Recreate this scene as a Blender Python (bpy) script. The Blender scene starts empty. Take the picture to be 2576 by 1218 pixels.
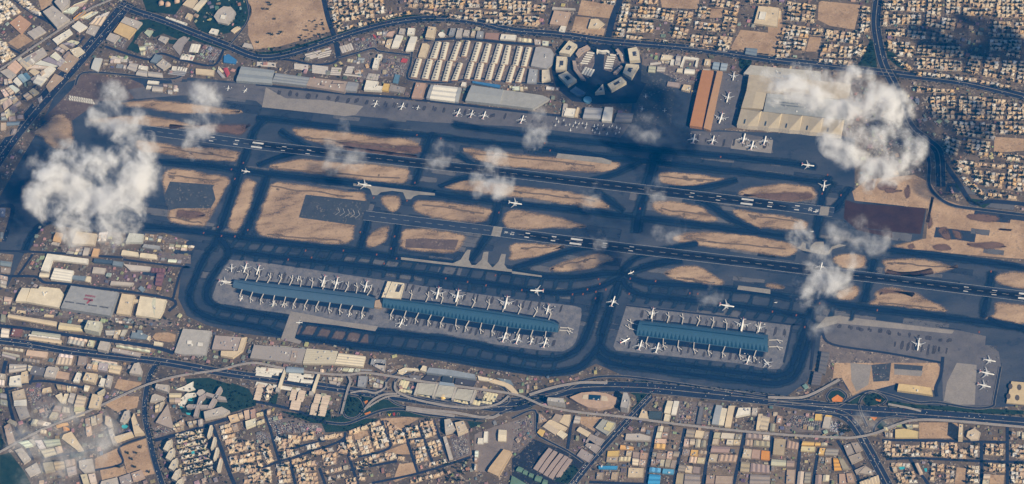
import bpy, math, random
from mathutils import Vector, geometry
random.seed(11)
R = math.radians
SC = bpy.context.scene
COL = SC.collection
# ---------------------------------------------------------------- survey: picture coordinates -> ground metres
FOC, DEP, ROLL, ALT, OY = 6966.2, R(51.131), R(-9.837), 11102.6, 8948.66
CW, CH = 2576.0, 1218.0
_c, _s = math.cos(ROLL), math.sin(ROLL)
FWD = Vector((0, math.cos(DEP), -math.sin(DEP)))
UP0 = Vector((0, math.sin(DEP), math.cos(DEP)))
RT0 = Vector((1, 0, 0))
RT = RT0 * _c + UP0 * _s
UP = RT0 * -_s + UP0 * _c
CAM = Vector((0, -OY, ALT))

def P(x, y, z=0.0):
    v = FWD * FOC + RT * (x - CW / 2) - UP * (y - CH / 2)
    return CAM + v * ((ALT - z) / -v.z)

def pz(s):
    """'rc: x,y x,y' in a tile's own pixels, or plain overview pixels"""
    ox = oy = 0.0; k = 1.0
    if ':' in s:
        h, s = s.split(':'); h = h.strip()
        if h == 'h': ox, oy, k = 1823.8, 125.8, .1859
        else: ox, oy, k = 644.0 * int(h[1]), 304.4 * int(h[0]), .25
    return [(ox + k * float(a), oy + k * float(b)) for a, b in (q.split(',') for q in s.split())]

def gp(s, z=0.0):
    return [P(x, y, z) for x, y in (pz(s) if isinstance(s, str) else s)]

def ccw(p):
    a = sum(p[i - 1].x * p[i].y - p[i].x * p[i - 1].y for i in range(len(p)))
    return p if a > 0 else p[::-1]

def smooth(p, closed, n=5):
    out = []; N = len(p)
    if N < 3: return list(p)
    for i in range(N if closed else N - 1):
        if closed: a, b, c, d = p[i - 1], p[i], p[(i + 1) % N], p[(i + 2) % N]
        else: a, b, c, d = p[max(i - 1, 0)], p[i], p[i + 1], p[min(i + 2, N - 1)]
        for j in range(n):
            t = j / n
            out.append(0.5 * ((2 * b) + (c - a) * t + (2 * a - 5 * b + 4 * c - d) * t * t + (3 * b - a - 3 * c + d) * t ** 3))
    if not closed: out.append(p[-1])
    return out

# ---------------------------------------------------------------- materials
def nt_new(name):
    m = bpy.data.materials.new(name); m.use_nodes = True
    t = m.node_tree; t.nodes.clear()
    return m, t
def N(t, typ, **kw):
    n = t.nodes.new(typ)
    for k, v in kw.items():
        if k.startswith('i_'):
            key = k[2:]; key = int(key) if key.isdigit() else key.replace('_', ' ')
            n.inputs[key].default_value = v
        else: setattr(n, k, v)
    return n
def pos(t, obj=False):
    return N(t, 'ShaderNodeTexCoord').outputs['Object'] if obj else N(t, 'ShaderNodeNewGeometry').outputs['Position']
def noise(t, scale, detail=4, rough=.6, obj=False, vec=None):
    n = N(t, 'ShaderNodeTexNoise', i_Scale=scale, i_Detail=detail, i_Roughness=rough)
    t.links.new(vec or pos(t, obj), n.inputs['Vector']); return n.outputs['Fac']
def mr(t, s, a, b, c, d):
    n = N(t, 'ShaderNodeMapRange', i_1=a, i_2=b, i_3=c, i_4=d); t.links.new(s, n.inputs[0]); return n.outputs[0]
def mth(t, op, a, b=None, clamp=False):
    n = N(t, 'ShaderNodeMath', operation=op, use_clamp=clamp)
    for i, s in enumerate((a, b)):
        if s is None: continue
        if isinstance(s, (int, float)): n.inputs[i].default_value = s
        else: t.links.new(s, n.inputs[i])
    return n.outputs[0]
def mixc(t, f, a, b, blend='MIX'):
    n = N(t, 'ShaderNodeMix', data_type='RGBA', blend_type=blend)
    for i, s in ((0, f), (6, a), (7, b)):
        if hasattr(s, 'links'): t.links.new(s, n.inputs[i])
        elif i == 0: n.inputs[i].default_value = s
        else: n.inputs[i].default_value = (*s[:3], 1)
    return n.outputs[2]
MATS = {}
def surf(name, a, b, size=120, fine=12, rough=.9, feather=False, tint=None, third=None, spec=.2, stretch=None, specks=0):
    """two tone ground or paint; feather = edge thins out by the 'f' attribute; tint = colour from 'object' or 'attr'"""
    m, t = nt_new(name)
    vec = None
    if stretch:
        mp = N(t, 'ShaderNodeMapping'); mp.inputs['Rotation'].default_value[2] = R(21.5)
        mp.inputs['Scale'].default_value = (stretch, 1, 1)
        t.links.new(pos(t), mp.inputs['Vector']); vec = mp.outputs[0]
    n1 = noise(t, 1 / size, 5, .62, vec=vec); n2 = noise(t, 1 / fine, 3, .7)
    if tint:
        if tint == 'object': c = N(t, 'ShaderNodeObjectInfo').outputs['Color']
        else: c = N(t, 'ShaderNodeAttribute', attribute_name='tint').outputs['Color']
        k = mr(t, n1, .3, .7, a, b); k = mth(t, 'MULTIPLY', k, mr(t, n2, .25, .75, .88, 1.1))
        cc = N(t, 'ShaderNodeCombineColor')
        for i in range(3): t.links.new(k, cc.inputs[i])
        c = mixc(t, 1.0, c, cc.outputs[0], 'MULTIPLY')
    else:
        c = mixc(t, mr(t, n1, .32, .68, 0, 1), a, b)
        if third:
            c = mixc(t, mr(t, noise(t, 1 / (size * .37), 4, .7), .56, .72, 0, .8), c, third)
        if specks:
            vo = N(t, 'ShaderNodeTexVoronoi', i_Scale=1 / 7.5); t.links.new(pos(t), vo.inputs['Vector'])
            sv = N(t, 'ShaderNodeSeparateColor'); t.links.new(vo.outputs['Color'], sv.inputs[0])
            big = mr(t, noise(t, 1 / 55, 3, .6), .45, .62, 0, 1)
            c = mixc(t, mth(t, 'MULTIPLY', mth(t, 'MULTIPLY', mth(t, 'GREATER_THAN', sv.outputs[0], .82), big), specks), c, (.4, .34, .28))
            c = mixc(t, mth(t, 'MULTIPLY', mth(t, 'MULTIPLY', mth(t, 'LESS_THAN', sv.outputs[1], .25), big), specks), c, (.03, .03, .036))
        k = mr(t, n2, .2, .8, .78, 1.2)
        cc = N(t, 'ShaderNodeCombineColor')
        for i in range(3): t.links.new(k, cc.inputs[i])
        c = mixc(t, 1.0, c, cc.outputs[0], 'MULTIPLY')
    bs = N(t, 'ShaderNodeBsdfPrincipled', i_Roughness=rough)
    bs.inputs['Specular IOR Level'].default_value = spec
    t.links.new(c, bs.inputs['Base Color'])
    out = N(t, 'ShaderNodeOutputMaterial'); sh = bs.outputs[0]
    if feather:
        f = N(t, 'ShaderNodeAttribute', attribute_name='f').outputs['Fac']
        f = mth(t, 'ADD', f, mr(t, n1, .25, .75, -.6, .35))
        f = mth(t, 'ADD', f, mr(t, n2, .2, .8, -.22, .22))
        mx = N(t, 'ShaderNodeMixShader'); t.links.new(mr(t, f, .12, .8, 0, 1), mx.inputs[0])
        t.links.new(N(t, 'ShaderNodeBsdfTransparent').outputs[0], mx.inputs[1]); t.links.new(sh, mx.inputs[2]); sh = mx.outputs[0]
    t.links.new(sh, out.inputs[0])
    MATS[name] = m; return m

surf('earth', (.064, .053, .044), (.15, .115, .088), 130, 9, third=(.026, .028, .034), specks=.7)
surf('desert_sand', (.26, .172, .105), (.45, .31, .195), 110, 9, third=(.15, .1, .07), specks=.3)
surf('airfield_sand', (.22, .148, .096), (.43, .305, .2), 75, 8, feather=True, third=(.155, .108, .076), stretch=.35)
surf('dark_sand', (.09, .055, .045), (.16, .1, .075), 90, 8, feather=True)
surf('charred_ground', (.028, .012, .012), (.05, .024, .02), 70, 9)
surf('airfield_asphalt', (.013, .028, .058), (.062, .07, .092), 230, 8, stretch=.4, third=(.009, .022, .05))
surf('worn_asphalt', (.002, .011, .036), (.005, .018, .05), 60, 7, feather=True, stretch=.3)
surf('shoulder_stain', (.007, .022, .052), (.014, .031, .06), 70, 7, feather=True, stretch=.3)
surf('runway_asphalt', (.02, .033, .064), (.034, .046, .074), 120, 7, stretch=.25)
surf('rubber', (.003, .006, .016), (.008, .012, .028), 80, 6, feather=True, stretch=.2)
surf('apron_concrete', (.095, .102, .128), (.185, .177, .185), 38, 5, third=(.045, .053, .08))
surf('grey_apron', (.085, .085, .1), (.135, .128, .138), 80, 6, third=(.055, .058, .075))
surf('light_concrete', (.2, .185, .17), (.27, .25, .225), 60, 8)
surf('pale_concrete', (.2, .185, .175), (.26, .235, .215), 60, 8)
surf('stand_stain', (.04, .04, .052), (.065, .062, .074), 25, 5, feather=True)
surf('road_asphalt', (.009, .019, .046), (.021, .03, .056), 60, 6)
surf('street', (.062, .056, .066), (.1, .086, .088), 60, 6)
surf('old_pavement', (.016, .028, .056), (.028, .04, .066), 50, 6, feather=True)
surf('new_pavement', (.085, .088, .105), (.115, .115, .125), 50, 6, feather=True)
surf('track_dirt', (.11, .08, .06), (.17, .125, .09), 30, 5, feather=True)
surf('dark_yard', (.012, .017, .03), (.024, .028, .04), 60, 7, specks=.35)
surf('grey_yard', (.15, .125, .115), (.21, .175, .16), 60, 8, third=(.1, .085, .085))
surf('kerb_stone', (.15, .14, .135), (.26, .24, .22), 60, 6)
surf('lot_paving', (.11, .086, .064), (.22, .163, .115), 40, 5, third=(.045, .043, .046), specks=.35)
surf('yard_paving', (.11, .092, .092), (.18, .148, .132), 30, 4, third=(.06, .054, .058), specks=.8)
surf('lawn_green', (.006, .024, .022), (.018, .042, .032), 30, 4, third=(.04, .045, .028))
surf('flower_orange', (.5, .16, .03), (.6, .22, .05), 30, 4)
surf('orange_paint', (.2, .06, .03), (.26, .09, .04), 12, 3)
surf('pool_water', (.03, .3, .38), (.06, .4, .46), 20, 4, rough=.2)
surf('white_marking', (.42, .42, .42), (.55, .55, .54), 30, 4)
surf('brown_pavement', (.085, .062, .058), (.13, .095, .085), 60, 7, specks=.3)
surf('blue_pavement', (.035, .045, .062), (.055, .064, .082), 50, 7, specks=.25)
surf('painted', .82, 1.06, 30, 4, rough=.75, tint='object')
surf('painted_metal', .93, 1.04, 30, 5, rough=.35, tint='object', spec=.5)
surf('tinted', .8, 1.08, 25, 4, rough=.85, tint='attr')
surf('foliage', (.007, .017, .012), (.018, .036, .02), 4, 1.2)
surf('bark', (.09, .06, .04), (.14, .1, .07), 1, .3)

def wall_mat():
    m, t = nt_new('rendered_wall')
    c = N(t, 'ShaderNodeObjectInfo').outputs['Color']
    sx = N(t, 'ShaderNodeSeparateXYZ'); t.links.new(pos(t), sx.inputs[0])
    u = mth(t, 'ADD', sx.outputs[0], mth(t, 'MULTIPLY', sx.outputs[1], .83))
    a = mth(t, 'GREATER_THAN', mth(t, 'FRACT', mth(t, 'MULTIPLY', u, .22)), .42)
    b = mth(t, 'GREATER_THAN', mth(t, 'FRACT', mth(t, 'MULTIPLY', sx.outputs[2], .28)), .5)
    w = mth(t, 'MULTIPLY', a, b)
    k = mth(t, 'MULTIPLY', mth(t, 'SUBTRACT', 1.0, mth(t, 'MULTIPLY', w, .55)), mr(t, noise(t, .1, 4), .3, .7, .85, 1.08))
    cc = N(t, 'ShaderNodeCombineColor')
    for i in range(3): t.links.new(k, cc.inputs[i])
    bs = N(t, 'ShaderNodeBsdfPrincipled', i_Roughness=.8)
    t.links.new(mixc(t, 1.0, c, cc.outputs[0], 'MULTIPLY'), bs.inputs['Base Color'])
    t.links.new(bs.outputs[0], N(t, 'ShaderNodeOutputMaterial').inputs[0]); MATS['rendered_wall'] = m
wall_mat()
def glass_mat():
    m, t = nt_new('blue_glass')
    bs = N(t, 'ShaderNodeBsdfPrincipled', i_Roughness=.3, i_Metallic=.0)
    t.links.new(mixc(t, mr(t, noise(t, .03, 4), .3, .7, 0, 1), (.005, .026, .06), (.012, .045, .085)), bs.inputs['Base Color'])
    t.links.new(bs.outputs[0], N(t, 'ShaderNodeOutputMaterial').inputs[0]); MATS['blue_glass'] = m
glass_mat()

# ---------------------------------------------------------------- mesh helpers
class MB:
    def __init__(s): s.v = []; s.f = []; s.m = []; s.a = []; s.t = []
    def add(s, vs, fs, mi=0, att=None, tint=None):
        b = len(s.v); s.v += [tuple(q) for q in vs]
        s.a += att if att else [1.0] * len(vs)
        s.t += [(*(tint or (1, 1, 1)), 1)] * len(vs)
        for q in fs: s.f.append(tuple(b + i for i in q)); s.m.append(mi)
    def box(s, cx, cy, z0, lx, ly, h, rot=0, mi=0, tint=None, roof=None):
        c, n = math.cos(rot), math.sin(rot); vs = []
        for z in (z0, z0 + h):
            for a, b in ((-1, -1), (1, -1), (1, 1), (-1, 1)):
                x, y = a * lx / 2, b * ly / 2
                vs.append((cx + x * c - y * n, cy + x * n + y * c, z))
        s.add(vs, [(0, 1, 5, 4), (1, 2, 6, 5), (2, 3, 7, 6), (3, 0, 4, 7)], mi, tint=tint)
        s.add(vs[4:], [(0, 1, 2, 3)], mi if roof is None else roof, tint=tint)
    def poly(s, pts, z=None, mi=0):
        pts = [Vector((p.x, p.y, p.z if z is None else z)) for p in ccw(pts)]
        tr = geometry.tessellate_polygon([pts]); fs = []
        for a, b, c in tr:
            n = (pts[b] - pts[a]).cross(pts[c] - pts[a])
            fs.append((a, b, c) if n.z > 0 else (a, c, b))
        s.add(pts, fs, mi)
    def patch(s, pts, z, d, mi=0, inset=.5):
        """polygon whose rim (width d) carries f=0"""
        pts = ccw(pts); n = len(pts); out = []; inn = []
        for i in range(n):
            t = (pts[(i + 1) % n] - pts[i - 1]); t.z = 0
            if t.length < 1e-6: t = Vector((1, 0, 0))
            t.normalize(); nn = Vector((t.y, -t.x, 0))
            out.append(pts[i] + nn * d * (1 - inset)); inn.append(pts[i] - nn * d * inset)
        o3 = [(p.x, p.y, z) for p in out]; i3 = [(p.x, p.y, z) for p in inn]
        s.add(o3 + i3, [(i, (i + 1) % n, n + (i + 1) % n, n + i) for i in range(n)], mi, [0.0] * n + [1.0] * n)
        s.poly(inn, z, mi)
    def ribbon(s, pts, w, z, d=0, mi=0, ends=True):
        n = len(pts); vs = []; att = []; fs = []
        offs = [(-w / 2 - d, 0.), (-w / 2, 1.), (w / 2, 1.), (w / 2 + d, 0.)] if d else [(-w / 2, 1.), (w / 2, 1.)]
        k = len(offs)
        for i, p in enumerate(pts):
            t = pts[min(i + 1, n - 1)] - pts[max(i - 1, 0)]; t.z = 0; t.normalize(); nn = Vector((-t.y, t.x, 0))
            for o, a in offs:
                q = p + nn * o; vs.append((q.x, q.y, z if z is not None else p.z))
                att.append(0.0 if (d and ends and i in (0, n - 1)) else a)
        for i in range(n - 1):
            for j in range(k - 1): fs.append((i * k + j, (i + 1) * k + j, (i + 1) * k + j + 1, i * k + j + 1))
        fs = [q[::-1] for q in fs]
        s.add(vs, fs, mi, att)
    def mesh(s, name, mats):
        me = bpy.data.meshes.new(name); me.from_pydata(s.v, [], s.f); me.update()
        for m in mats: me.materials.append(MATS[m])
        if len(mats) > 1: me.polygons.foreach_set('material_index', s.m)
        if any(a != 1.0 for a in s.a):
            me.attributes.new('f', 'FLOAT', 'POINT').data.foreach_set('value', s.a)
        if 'tinted' in mats:
            me.attributes.new('tint', 'FLOAT_COLOR', 'POINT').data.foreach_set('color', [x for c in s.t for x in c])
        return me
    def build(s, name, mats, parent=None, color=None, loc=None):
        mats = [mats] if isinstance(mats, str) else mats
        if loc is not None: s.v = [(x - loc[0], y - loc[1], z - loc[2]) for x, y, z in s.v]
        return put(name, s.mesh(name, mats), parent, color, loc if parent is None else None)

def put(name, me, parent=None, color=None, loc=None, rz=0, sc=None):
    o = bpy.data.objects.new(name, me); COL.objects.link(o)
    if parent: o.parent = parent
    if loc is not None: o.location = loc
    if rz: o.rotation_euler.z = rz
    if sc: o.scale = (sc, sc, sc)
    if color: o.color = (*color, 1)
    return o
def tag(o, label=None, cat=None, group=None, kind=None):
    if label: o['label'] = label
    if cat: o['category'] = cat
    if group: o['group'] = group
    if kind: o['kind'] = kind
    return o
def thing(name, label, cat, loc, rz=0, group=None):
    return tag(put(name, None, None, None, loc, rz), label, cat, group)
def structure(name, mb, mats):
    return tag(mb.build(name, mats), kind='structure')

ORD = 'first second third fourth fifth sixth seventh eighth ninth tenth eleventh twelfth thirteenth fourteenth fifteenth sixteenth seventeenth eighteenth nineteenth twentieth'.split()
def nth(i):
    if i < 20: return ORD[i]
    i += 1
    return '%d%s' % (i, 'th' if 10 < i % 100 < 14 else {1: 'st', 2: 'nd', 3: 'rd'}.get(i % 10, 'th'))

C = dict(w=(.66, .63, .56), c=(.56, .46, .32), t=(.38, .285, .205), g=(.27, .275, .29), b=(.05, .17, .36), o=(.6, .28, .06),
         p=(.42, .38, .34), y=(.58, .4, .13), r=(.42, .07, .07), k=(.06, .06, .075), s=(.17, .21, .25), e=(.3, .25, .205),
         m=(.2, .1, .1), n=(.12, .16, .12), d=(.15, .145, .155), q=(.49, .41, .31), u=(.1, .19, .27), v=(.62, .55, .42))
CN = dict(w='white', c='cream', t='tan', g='grey', b='blue', o='orange', p='pale grey', y='yellow', r='red', k='dark', s='blue-grey',
          e='dusty brown', m='maroon', n='green', d='dark grey', q='buff', u='steel blue', v='ivory')

def roof_profile(mb, q, prof, mi=0):
    """loft over quad q (p0->p1 across the ridges, p0->p3 along them); prof = [(u, height)]; ends closed"""
    a, b, c, d = q; n = len(prof); vs = []
    for e, f in ((a, b), (d, c)):
        for u, h in prof: p = e.lerp(f, u); vs.append((p.x, p.y, p.z + h))
    for e, f in ((a, b), (d, c)):
        for u, h in prof: p = e.lerp(f, u); vs.append((p.x, p.y, p.z))
    fs = [(i, i + 1, n + i + 1, n + i) for i in range(n - 1)]
    fs += [(2 * n + i, 2 * n + i + 1, i + 1, i) for i in range(n - 1)]
    fs += [(n + i, n + i + 1, 3 * n + i + 1, 3 * n + i) for i in range(n - 1)]
    mb.add(vs, fs, mi)

UNIT = None
OCC = []
OCR = []
def bld(spec, h, rc, label, name='building', cat='building', roof='flat', n=1, wc=None, units=0, group=None, hole=None, rise=None):
    """walls + roof + roof units traced at roof height"""
    global UNIT
    pts = gp(spec, h); quad = pts; OCC.append(pts)
    rc = C[rc] if isinstance(rc, str) else rc
    wc = C[wc] if isinstance(wc, str) else (wc or tuple(x * .8 for x in rc))
    base = sum(pts, Vector()) / len(pts); base.z = 0
    root = thing(name, label, cat, base, 0, group)
    L = [p - base for p in pts]; Lc = ccw(L); k = len(Lc)
    w = MB()
    w.add([(p.x, p.y, 0) for p in Lc] + [(p.x, p.y, h) for p in Lc], [(i, (i + 1) % k, k + (i + 1) % k, k + i) for i in range(k)])
    w.build('wall', 'rendered_wall', root, wc)
    r = MB()
    if roof == 'flat' or k != 4:
        cen = sum(Lc, Vector()) / k
        inn = [p + (cen - p) * min(.25, 1.6 / max((cen - p).length, 2)) for p in Lc]
        v = [(p.x, p.y, h) for p in Lc] + [(p.x, p.y, h) for p in inn] + [(p.x, p.y, h - 1.1) for p in inn]
        r.add(v, [(i, (i + 1) % k, k + (i + 1) % k, k + i) for i in range(k)])
        r.add(v, [(k + i, k + (i + 1) % k, 2 * k + (i + 1) % k, 2 * k + i) for i in range(k)])
        r.poly(inn, h - 1.1)
    else:
        wd = (L[1] - L[0]).length / n; pr = []
        rs = rise or min(4.5, wd * .13)
        if roof == 'ridge':
            for i in range(n): pr += [(i / n, 0), ((i + .5) / n, rs)]
            pr.append((1, 0))
        elif roof == 'saw':
            for i in range(n): pr += [(i / n, 0), ((i + .8) / n, rs), ((i + .82) / n, rs)]
            pr.append((1, 0))
        else:
            for i in range(n):
                for j in range(8): pr.append(((i + j / 8) / n, rs * math.sin(math.pi * j / 8)))
            pr.append((1, 0))
        roof_profile(r, L, pr)
    r.build('roof', 'painted_metal' if roof != 'flat' else 'painted', root, rc)
    if hole:
        hp = gp(hole, h - .6); m = MB(); m.poly([p - base for p in hp], h - .55); m.build('courtyard', 'painted', root, (.045, .05, .07))
    if units:
        if UNIT is None:
            m = MB(); m.box(0, 0, 0, 6, 4, 2.4); m.box(0, 0, 2.4, 2, 2, .5, 0); UNIT = m.mesh('roof_unit', ['painted_metal'])
        rr = random.Random(int(base.x * 7 + base.y))
        a, b = L[0], L[1]; d = L[-1]
        for i in range(units):
            p = a + (b - a) * rr.uniform(.15, .85) + (d - a) * rr.uniform(.15, .85) if k == 4 else sum(L, Vector()) / k + Vector((rr.uniform(-12, 12), rr.uniform(-12, 12), 0))
            put('roof_unit', UNIT, root, (.3, .3, .32) if rr.random() < .6 else (.6, .6, .58), (p.x, p.y, h - 1.1 if roof == 'flat' else h + .5), math.atan2((b - a).y, (b - a).x), rr.uniform(.8, 1.7))
    return root
# ---------------------------------------------------------------- ground
g = MB(); g.add([(-11000, -10500, 0), (11000, -10500, 0), (11000, 11500, 0), (-11000, 11500, 0)], [(0, 1, 2, 3)])
structure('ground', g, 'earth')

AIR = MB(); AIRP = gp([(150,215),(215,192),(470,200),(472,195),(668,212),(856,236),(1288,280),(1430,298),(1585,310),(1600,160),(1700,196),(1738,210),(1740,320),(1850,330),(2120,342),(2150,350),(2150,500),(2240,520),(2330,530),(2320,600),(2240,618),(2576,664),(2700,690),(2700,1010),(2450,1030),(2240,1010),(2130,980),(2075,860),(2055,905),(2030,960),(1975,1000),(1600,960),(1500,915),(1440,945),(1380,948),(1288,938),(925,878),(600,838),(520,818),(470,795),(448,750),(455,690),(490,610),(410,585),(330,600),(100,560),(60,640),(20,720),(-60,760),(-80,640),(30,440),(95,330)]); OCC.append(AIRP); AIR.poly(AIRP, .3)
structure('airfield', AIR, 'airfield_asphalt')

# sand between the taxiways
S = MB()
ISL = ["10: 1380,200 1500,205 1900,265 2380,300 2395,350 2360,415 2240,400 1850,370 1560,330 1400,300",
 [(225,300),(330,290),(420,298),(475,311),(465,321),(380,318),(260,312)], [(300,262),(380,252),(470,262),(560,272),(610,282),(540,288),(420,280)], "10: 340,120 470,20 560,-60 700,-20 730,250 560,280 430,160",
 "10: 1690,495 1900,500 2280,570 2270,680 2100,1010 1990,1055 1720,1000 1700,880 1640,600",
 [(620,452),(640,458),(637,480),(625,520),(603,575),(585,580),(574,570),(582,540),(605,475)],
 "11: 360,85 600,88 1050,140 1500,190 1640,230 1640,290 1560,340 1200,310 860,270 520,190",
 "11: 130,470 330,400 560,390 900,430 1300,450 1520,490 1535,540 1490,620 1300,610 900,570 500,515",
 [(1166,375),(1288,388),(1400,394),(1541,406),(1555,418),(1520,432),(1470,434),(1370,428),(1290,420),(1220,408)],
 [(1119,472),(1180,454),(1290,465),(1440,485),(1500,500),(1532,523),(1440,515),(1290,494)],
 "11: 210,625 600,660 1000,715 1100,745 1095,960 990,1075 930,1225 600,1225 300,1190 10,1120 40,950 130,740",
 "11: 1270,770 1330,755 1440,770 1440,840 1400,900 1360,895 1270,820",
 "11: 1630,800 1850,810 2350,890 2340,950 2270,1020 1990,1000 1700,950 1590,880",
 "11: 1180,1110 1330,1060 1335,1120 1280,1218 1170,1270 1110,1250 1130,1170",
 [(1022,578),(1100,580),(1165,593),(1163,612),(1145,637),(1100,635),(1017,625),(1010,605)],
 "12: 1530,520 1850,545 2100,580 2170,600 2050,640 1850,660 1700,660 1510,630 1490,560",
 "12: 1430,820 1600,810 1850,850 1980,920 2060,995 1900,1005 1600,950 1440,900",
 [(1845,529),(1935,540),(2020,555),(2032,567),(2020,580),(1930,573),(1905,576),(1880,562)],
 [(1860,482),(1905,468),(1960,462),(2030,470),(2048,482),(2040,505),(1950,508),(1920,498),(1880,494)],
 [(1265,560),(1285,530),(1340,535),(1400,545),(1470,567),(1460,574),(1400,572),(1300,578)],
 [(1695,597),(1745,583),(1850,590),(1990,610),(2003,630),(1985,642),(1930,640),(1830,625),(1720,612)],
 [(1298,613),(1408,620),(1414,624),(1370,640),(1288,656),(1286,640)],
 "22: 380,265 600,180 820,130 960,130 1015,180 900,220 820,260 700,275 480,290",
 "22: 1530,310 1680,260 1830,245 1920,270 2080,370 2130,420 2050,440 1850,430 1600,350",
 "23: 1150,180 1350,165 1600,185 1850,240 1910,250 1700,310 1480,330 1200,310 1170,240",
 "23: 1090,500 1250,460 1400,490 1600,570 1800,690 1600,690 1250,640 1060,660 1010,620 1080,570",
 "23: 2290,370 2340,320 2600,310 2700,400 2700,500 2350,430",
 "23: 2280,640 2330,615 2600,640 2700,700 2700,810 2210,800 2280,730",
 "23: 660,170 750,130 970,150 980,220 930,260 750,250",
 "23: 700,500 850,430 910,450 900,520 860,580 720,570",
 "23: 0,418 150,440 150,472 0,460"]
for s in ISL: S.patch(smooth(gp(s), True, 3), .5, 28, inset=.5)
structure('sand_field', S, 'airfield_sand')
S = MB()
for s in ["10: 1700,60 1900,30 2480,25 2510,60 2460,140 2300,140 1800,70", [(1862,492),(1905,483),(1990,480),(2045,484),(2040,505),(1950,508),(1900,500)],
          [(850,352),(1000,362),(1060,368),(1050,388),(960,383),(870,372)], [(2225,682),(2300,688),(2350,680),(2310,690),(2260,692)],
          "23: 1130,480 1250,465 1400,500 1480,540 1300,530 1120,540", [(860,374),(1045,398),(1000,392)], "10: 1790,890 2000,900 2080,960 1900,1000 1760,980"]:
    S.patch(smooth(gp(s), True, 3), .56, 26, inset=.8)
for i, s in enumerate(("13: 1100,640 1180,600 1300,640 1280,700 1130,700", "13: 1360,700 1420,640 1440,760 1380,790", "13: 1590,950 1640,930 1660,1060 1600,1090", "13: 1700,1100 1800,1060 1850,1180 1780,1200", "13: 2010,930 2300,950 2290,1020 2030,1000", "13: 1840,1090 1940,1110 1950,1190 1880,1180", "23: 1400,40 1460,10 1480,60 1420,80", "13: 2330,1080 2450,1090 2440,1110 2330,1100", "13: 1180,680 1340,690 1340,720 1190,730", "13: 980,610 1060,590 1070,680 1000,690", "23: 1650,30 1800,20 1850,80 1700,90", "23: 2000,10 2300,0 2400,60 2100,70", "13: 1640,790 1665,780 1620,1000 1600,1000")):
    S.patch(smooth(gp(s), True, 3), .6 + .002 * i, 18, inset=.7)
structure('burnt_sand', S, 'dark_sand')

S = MB(); DZ = [0]
for s, z in (([(2144,482),(2180,452),(2300,440),(2340,460),(2370,500),(2450,527),(2700,545),(2700,668),(2576,652),(2420,640),(2240,622),(2330,600),(2335,525),(2150,505)], .36),
          ([(618,-30),(800,-40),(830,80),(700,118),(640,125),(625,90)], .32), ("13: 2280,160 2576,180 2576,300 2270,320", .32),
          ("02: 1490,-20 1890,-20 1870,95 1510,75", .32), ("02: 660,150 700,0 1040,60 980,185", .32), ("02: 2190,500 2300,300 2576,330 2700,560", .32),
          ("02: 590,350 640,165 790,180 800,270 940,290 920,360", .32), ("03: 510,30 530,10 930,50 870,300 620,260 500,200", .32), ("03: 0,560 0,60 130,90 150,300 60,570", .32), ("03: 380,520 420,370 540,380 500,520", .32),
          ("30: 1210,850 1480,755 1575,1110 1400,1150 1280,1110", .32), ("30: 1000,1050 1250,1050 1280,1130 1030,1190", .32), ("30: 960,960 1180,860 1240,1020 960,1080", .32),
          ("30: 1150,250 1190,160 1425,200 1400,260 1280,295", .32), ("30: 1060,420 1230,330 1400,340 1380,450 1180,500", .32), ("31: 1250,560 1540,545 1640,560 1500,640 1400,690 1280,640", .32), ("31: 1300,890 1510,810 1560,920 1420,920 1350,940", .32),
          ("31: 1380,1180 1440,1020 1590,1000 1630,1110 1400,1200", .32), ("31: 980,700 1120,680 1150,770 1000,780", .32), ("33: 1520,600 1900,600 1960,760 1520,760", .32),
          ("33: 670,0 1700,0 1740,60 1690,280 1300,210 1000,290 850,330 740,150 650,160", .42), ("32: 690,540 900,550 830,690 690,610", .32), ("31: 1890,740 2130,700 2170,920 2010,980 1960,760", .32),
          ("20: 1535,955 1570,915 1690,910 1770,935 1760,1000 1700,1010 1560,985", .33), ("00: 80,430 220,330 330,410 180,495", .33),
          ("00: 380,-20 520,-20 540,20 420,110", .33), ("02: 2000,90 2120,90 2110,180 1990,180", .34), ("00: 2480,-20 2600,-20 2600,500 2530,400", .33), ("33: 1900,1050 1990,1060 1980,1218 1880,1218", .33), ("33: 2150,1120 2380,1130 2370,1218 2140,1218", .33)):
    DZ[0] += .0025; S.poly(gp(s), z + DZ[0]); OCC.append(gp(s))
structure('desert', S, 'desert_sand')
S = MB(); S.poly(gp("13: 900,830 1590,880 1535,1140 1250,1115 1000,1080 880,980"), .5); S.poly(gp("13: 780,795 900,830 890,980 1000,1090 1250,1120 1250,1180 900,1100 760,980"), .47)
structure('burnt_field', S, 'charred_ground')
S = MB()
for s in ("10: 1710,610 2160,645 2140,670 2170,790 2120,880 1790,880 1700,900 1650,760", "11: 500,742 1095,805 1150,812 1130,900 1060,1050 990,1050 430,972", "33: 1270,10 1560,30 1540,130 1270,110", "33: 1040,20 1240,0 1220,180 1060,190"):
    S.poly(gp(s), .58)
S.poly(gp([(1608,160),(1702,200),(1688,320),(1590,312)]), .46)
structure('asphalt_yard', S, 'blue_pavement')
S = MB()
S.poly(gp("11: 1690,1180 1800,1190 2040,1195 2000,1300 1500,1275 1510,1190"), .62)
S.poly(gp("20: 910,230 1250,265 1660,275 1620,440 1100,440 910,400"), .34)
S.poly(gp('00: 500,1130 720,900 820,740 1300,790 1440,850 1480,950 1300,1010 1000,1020 720,1218 420,1218'), .4)
structure('rubble_field', S, 'dark_sand' if 0 else 'brown_pavement')

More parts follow.
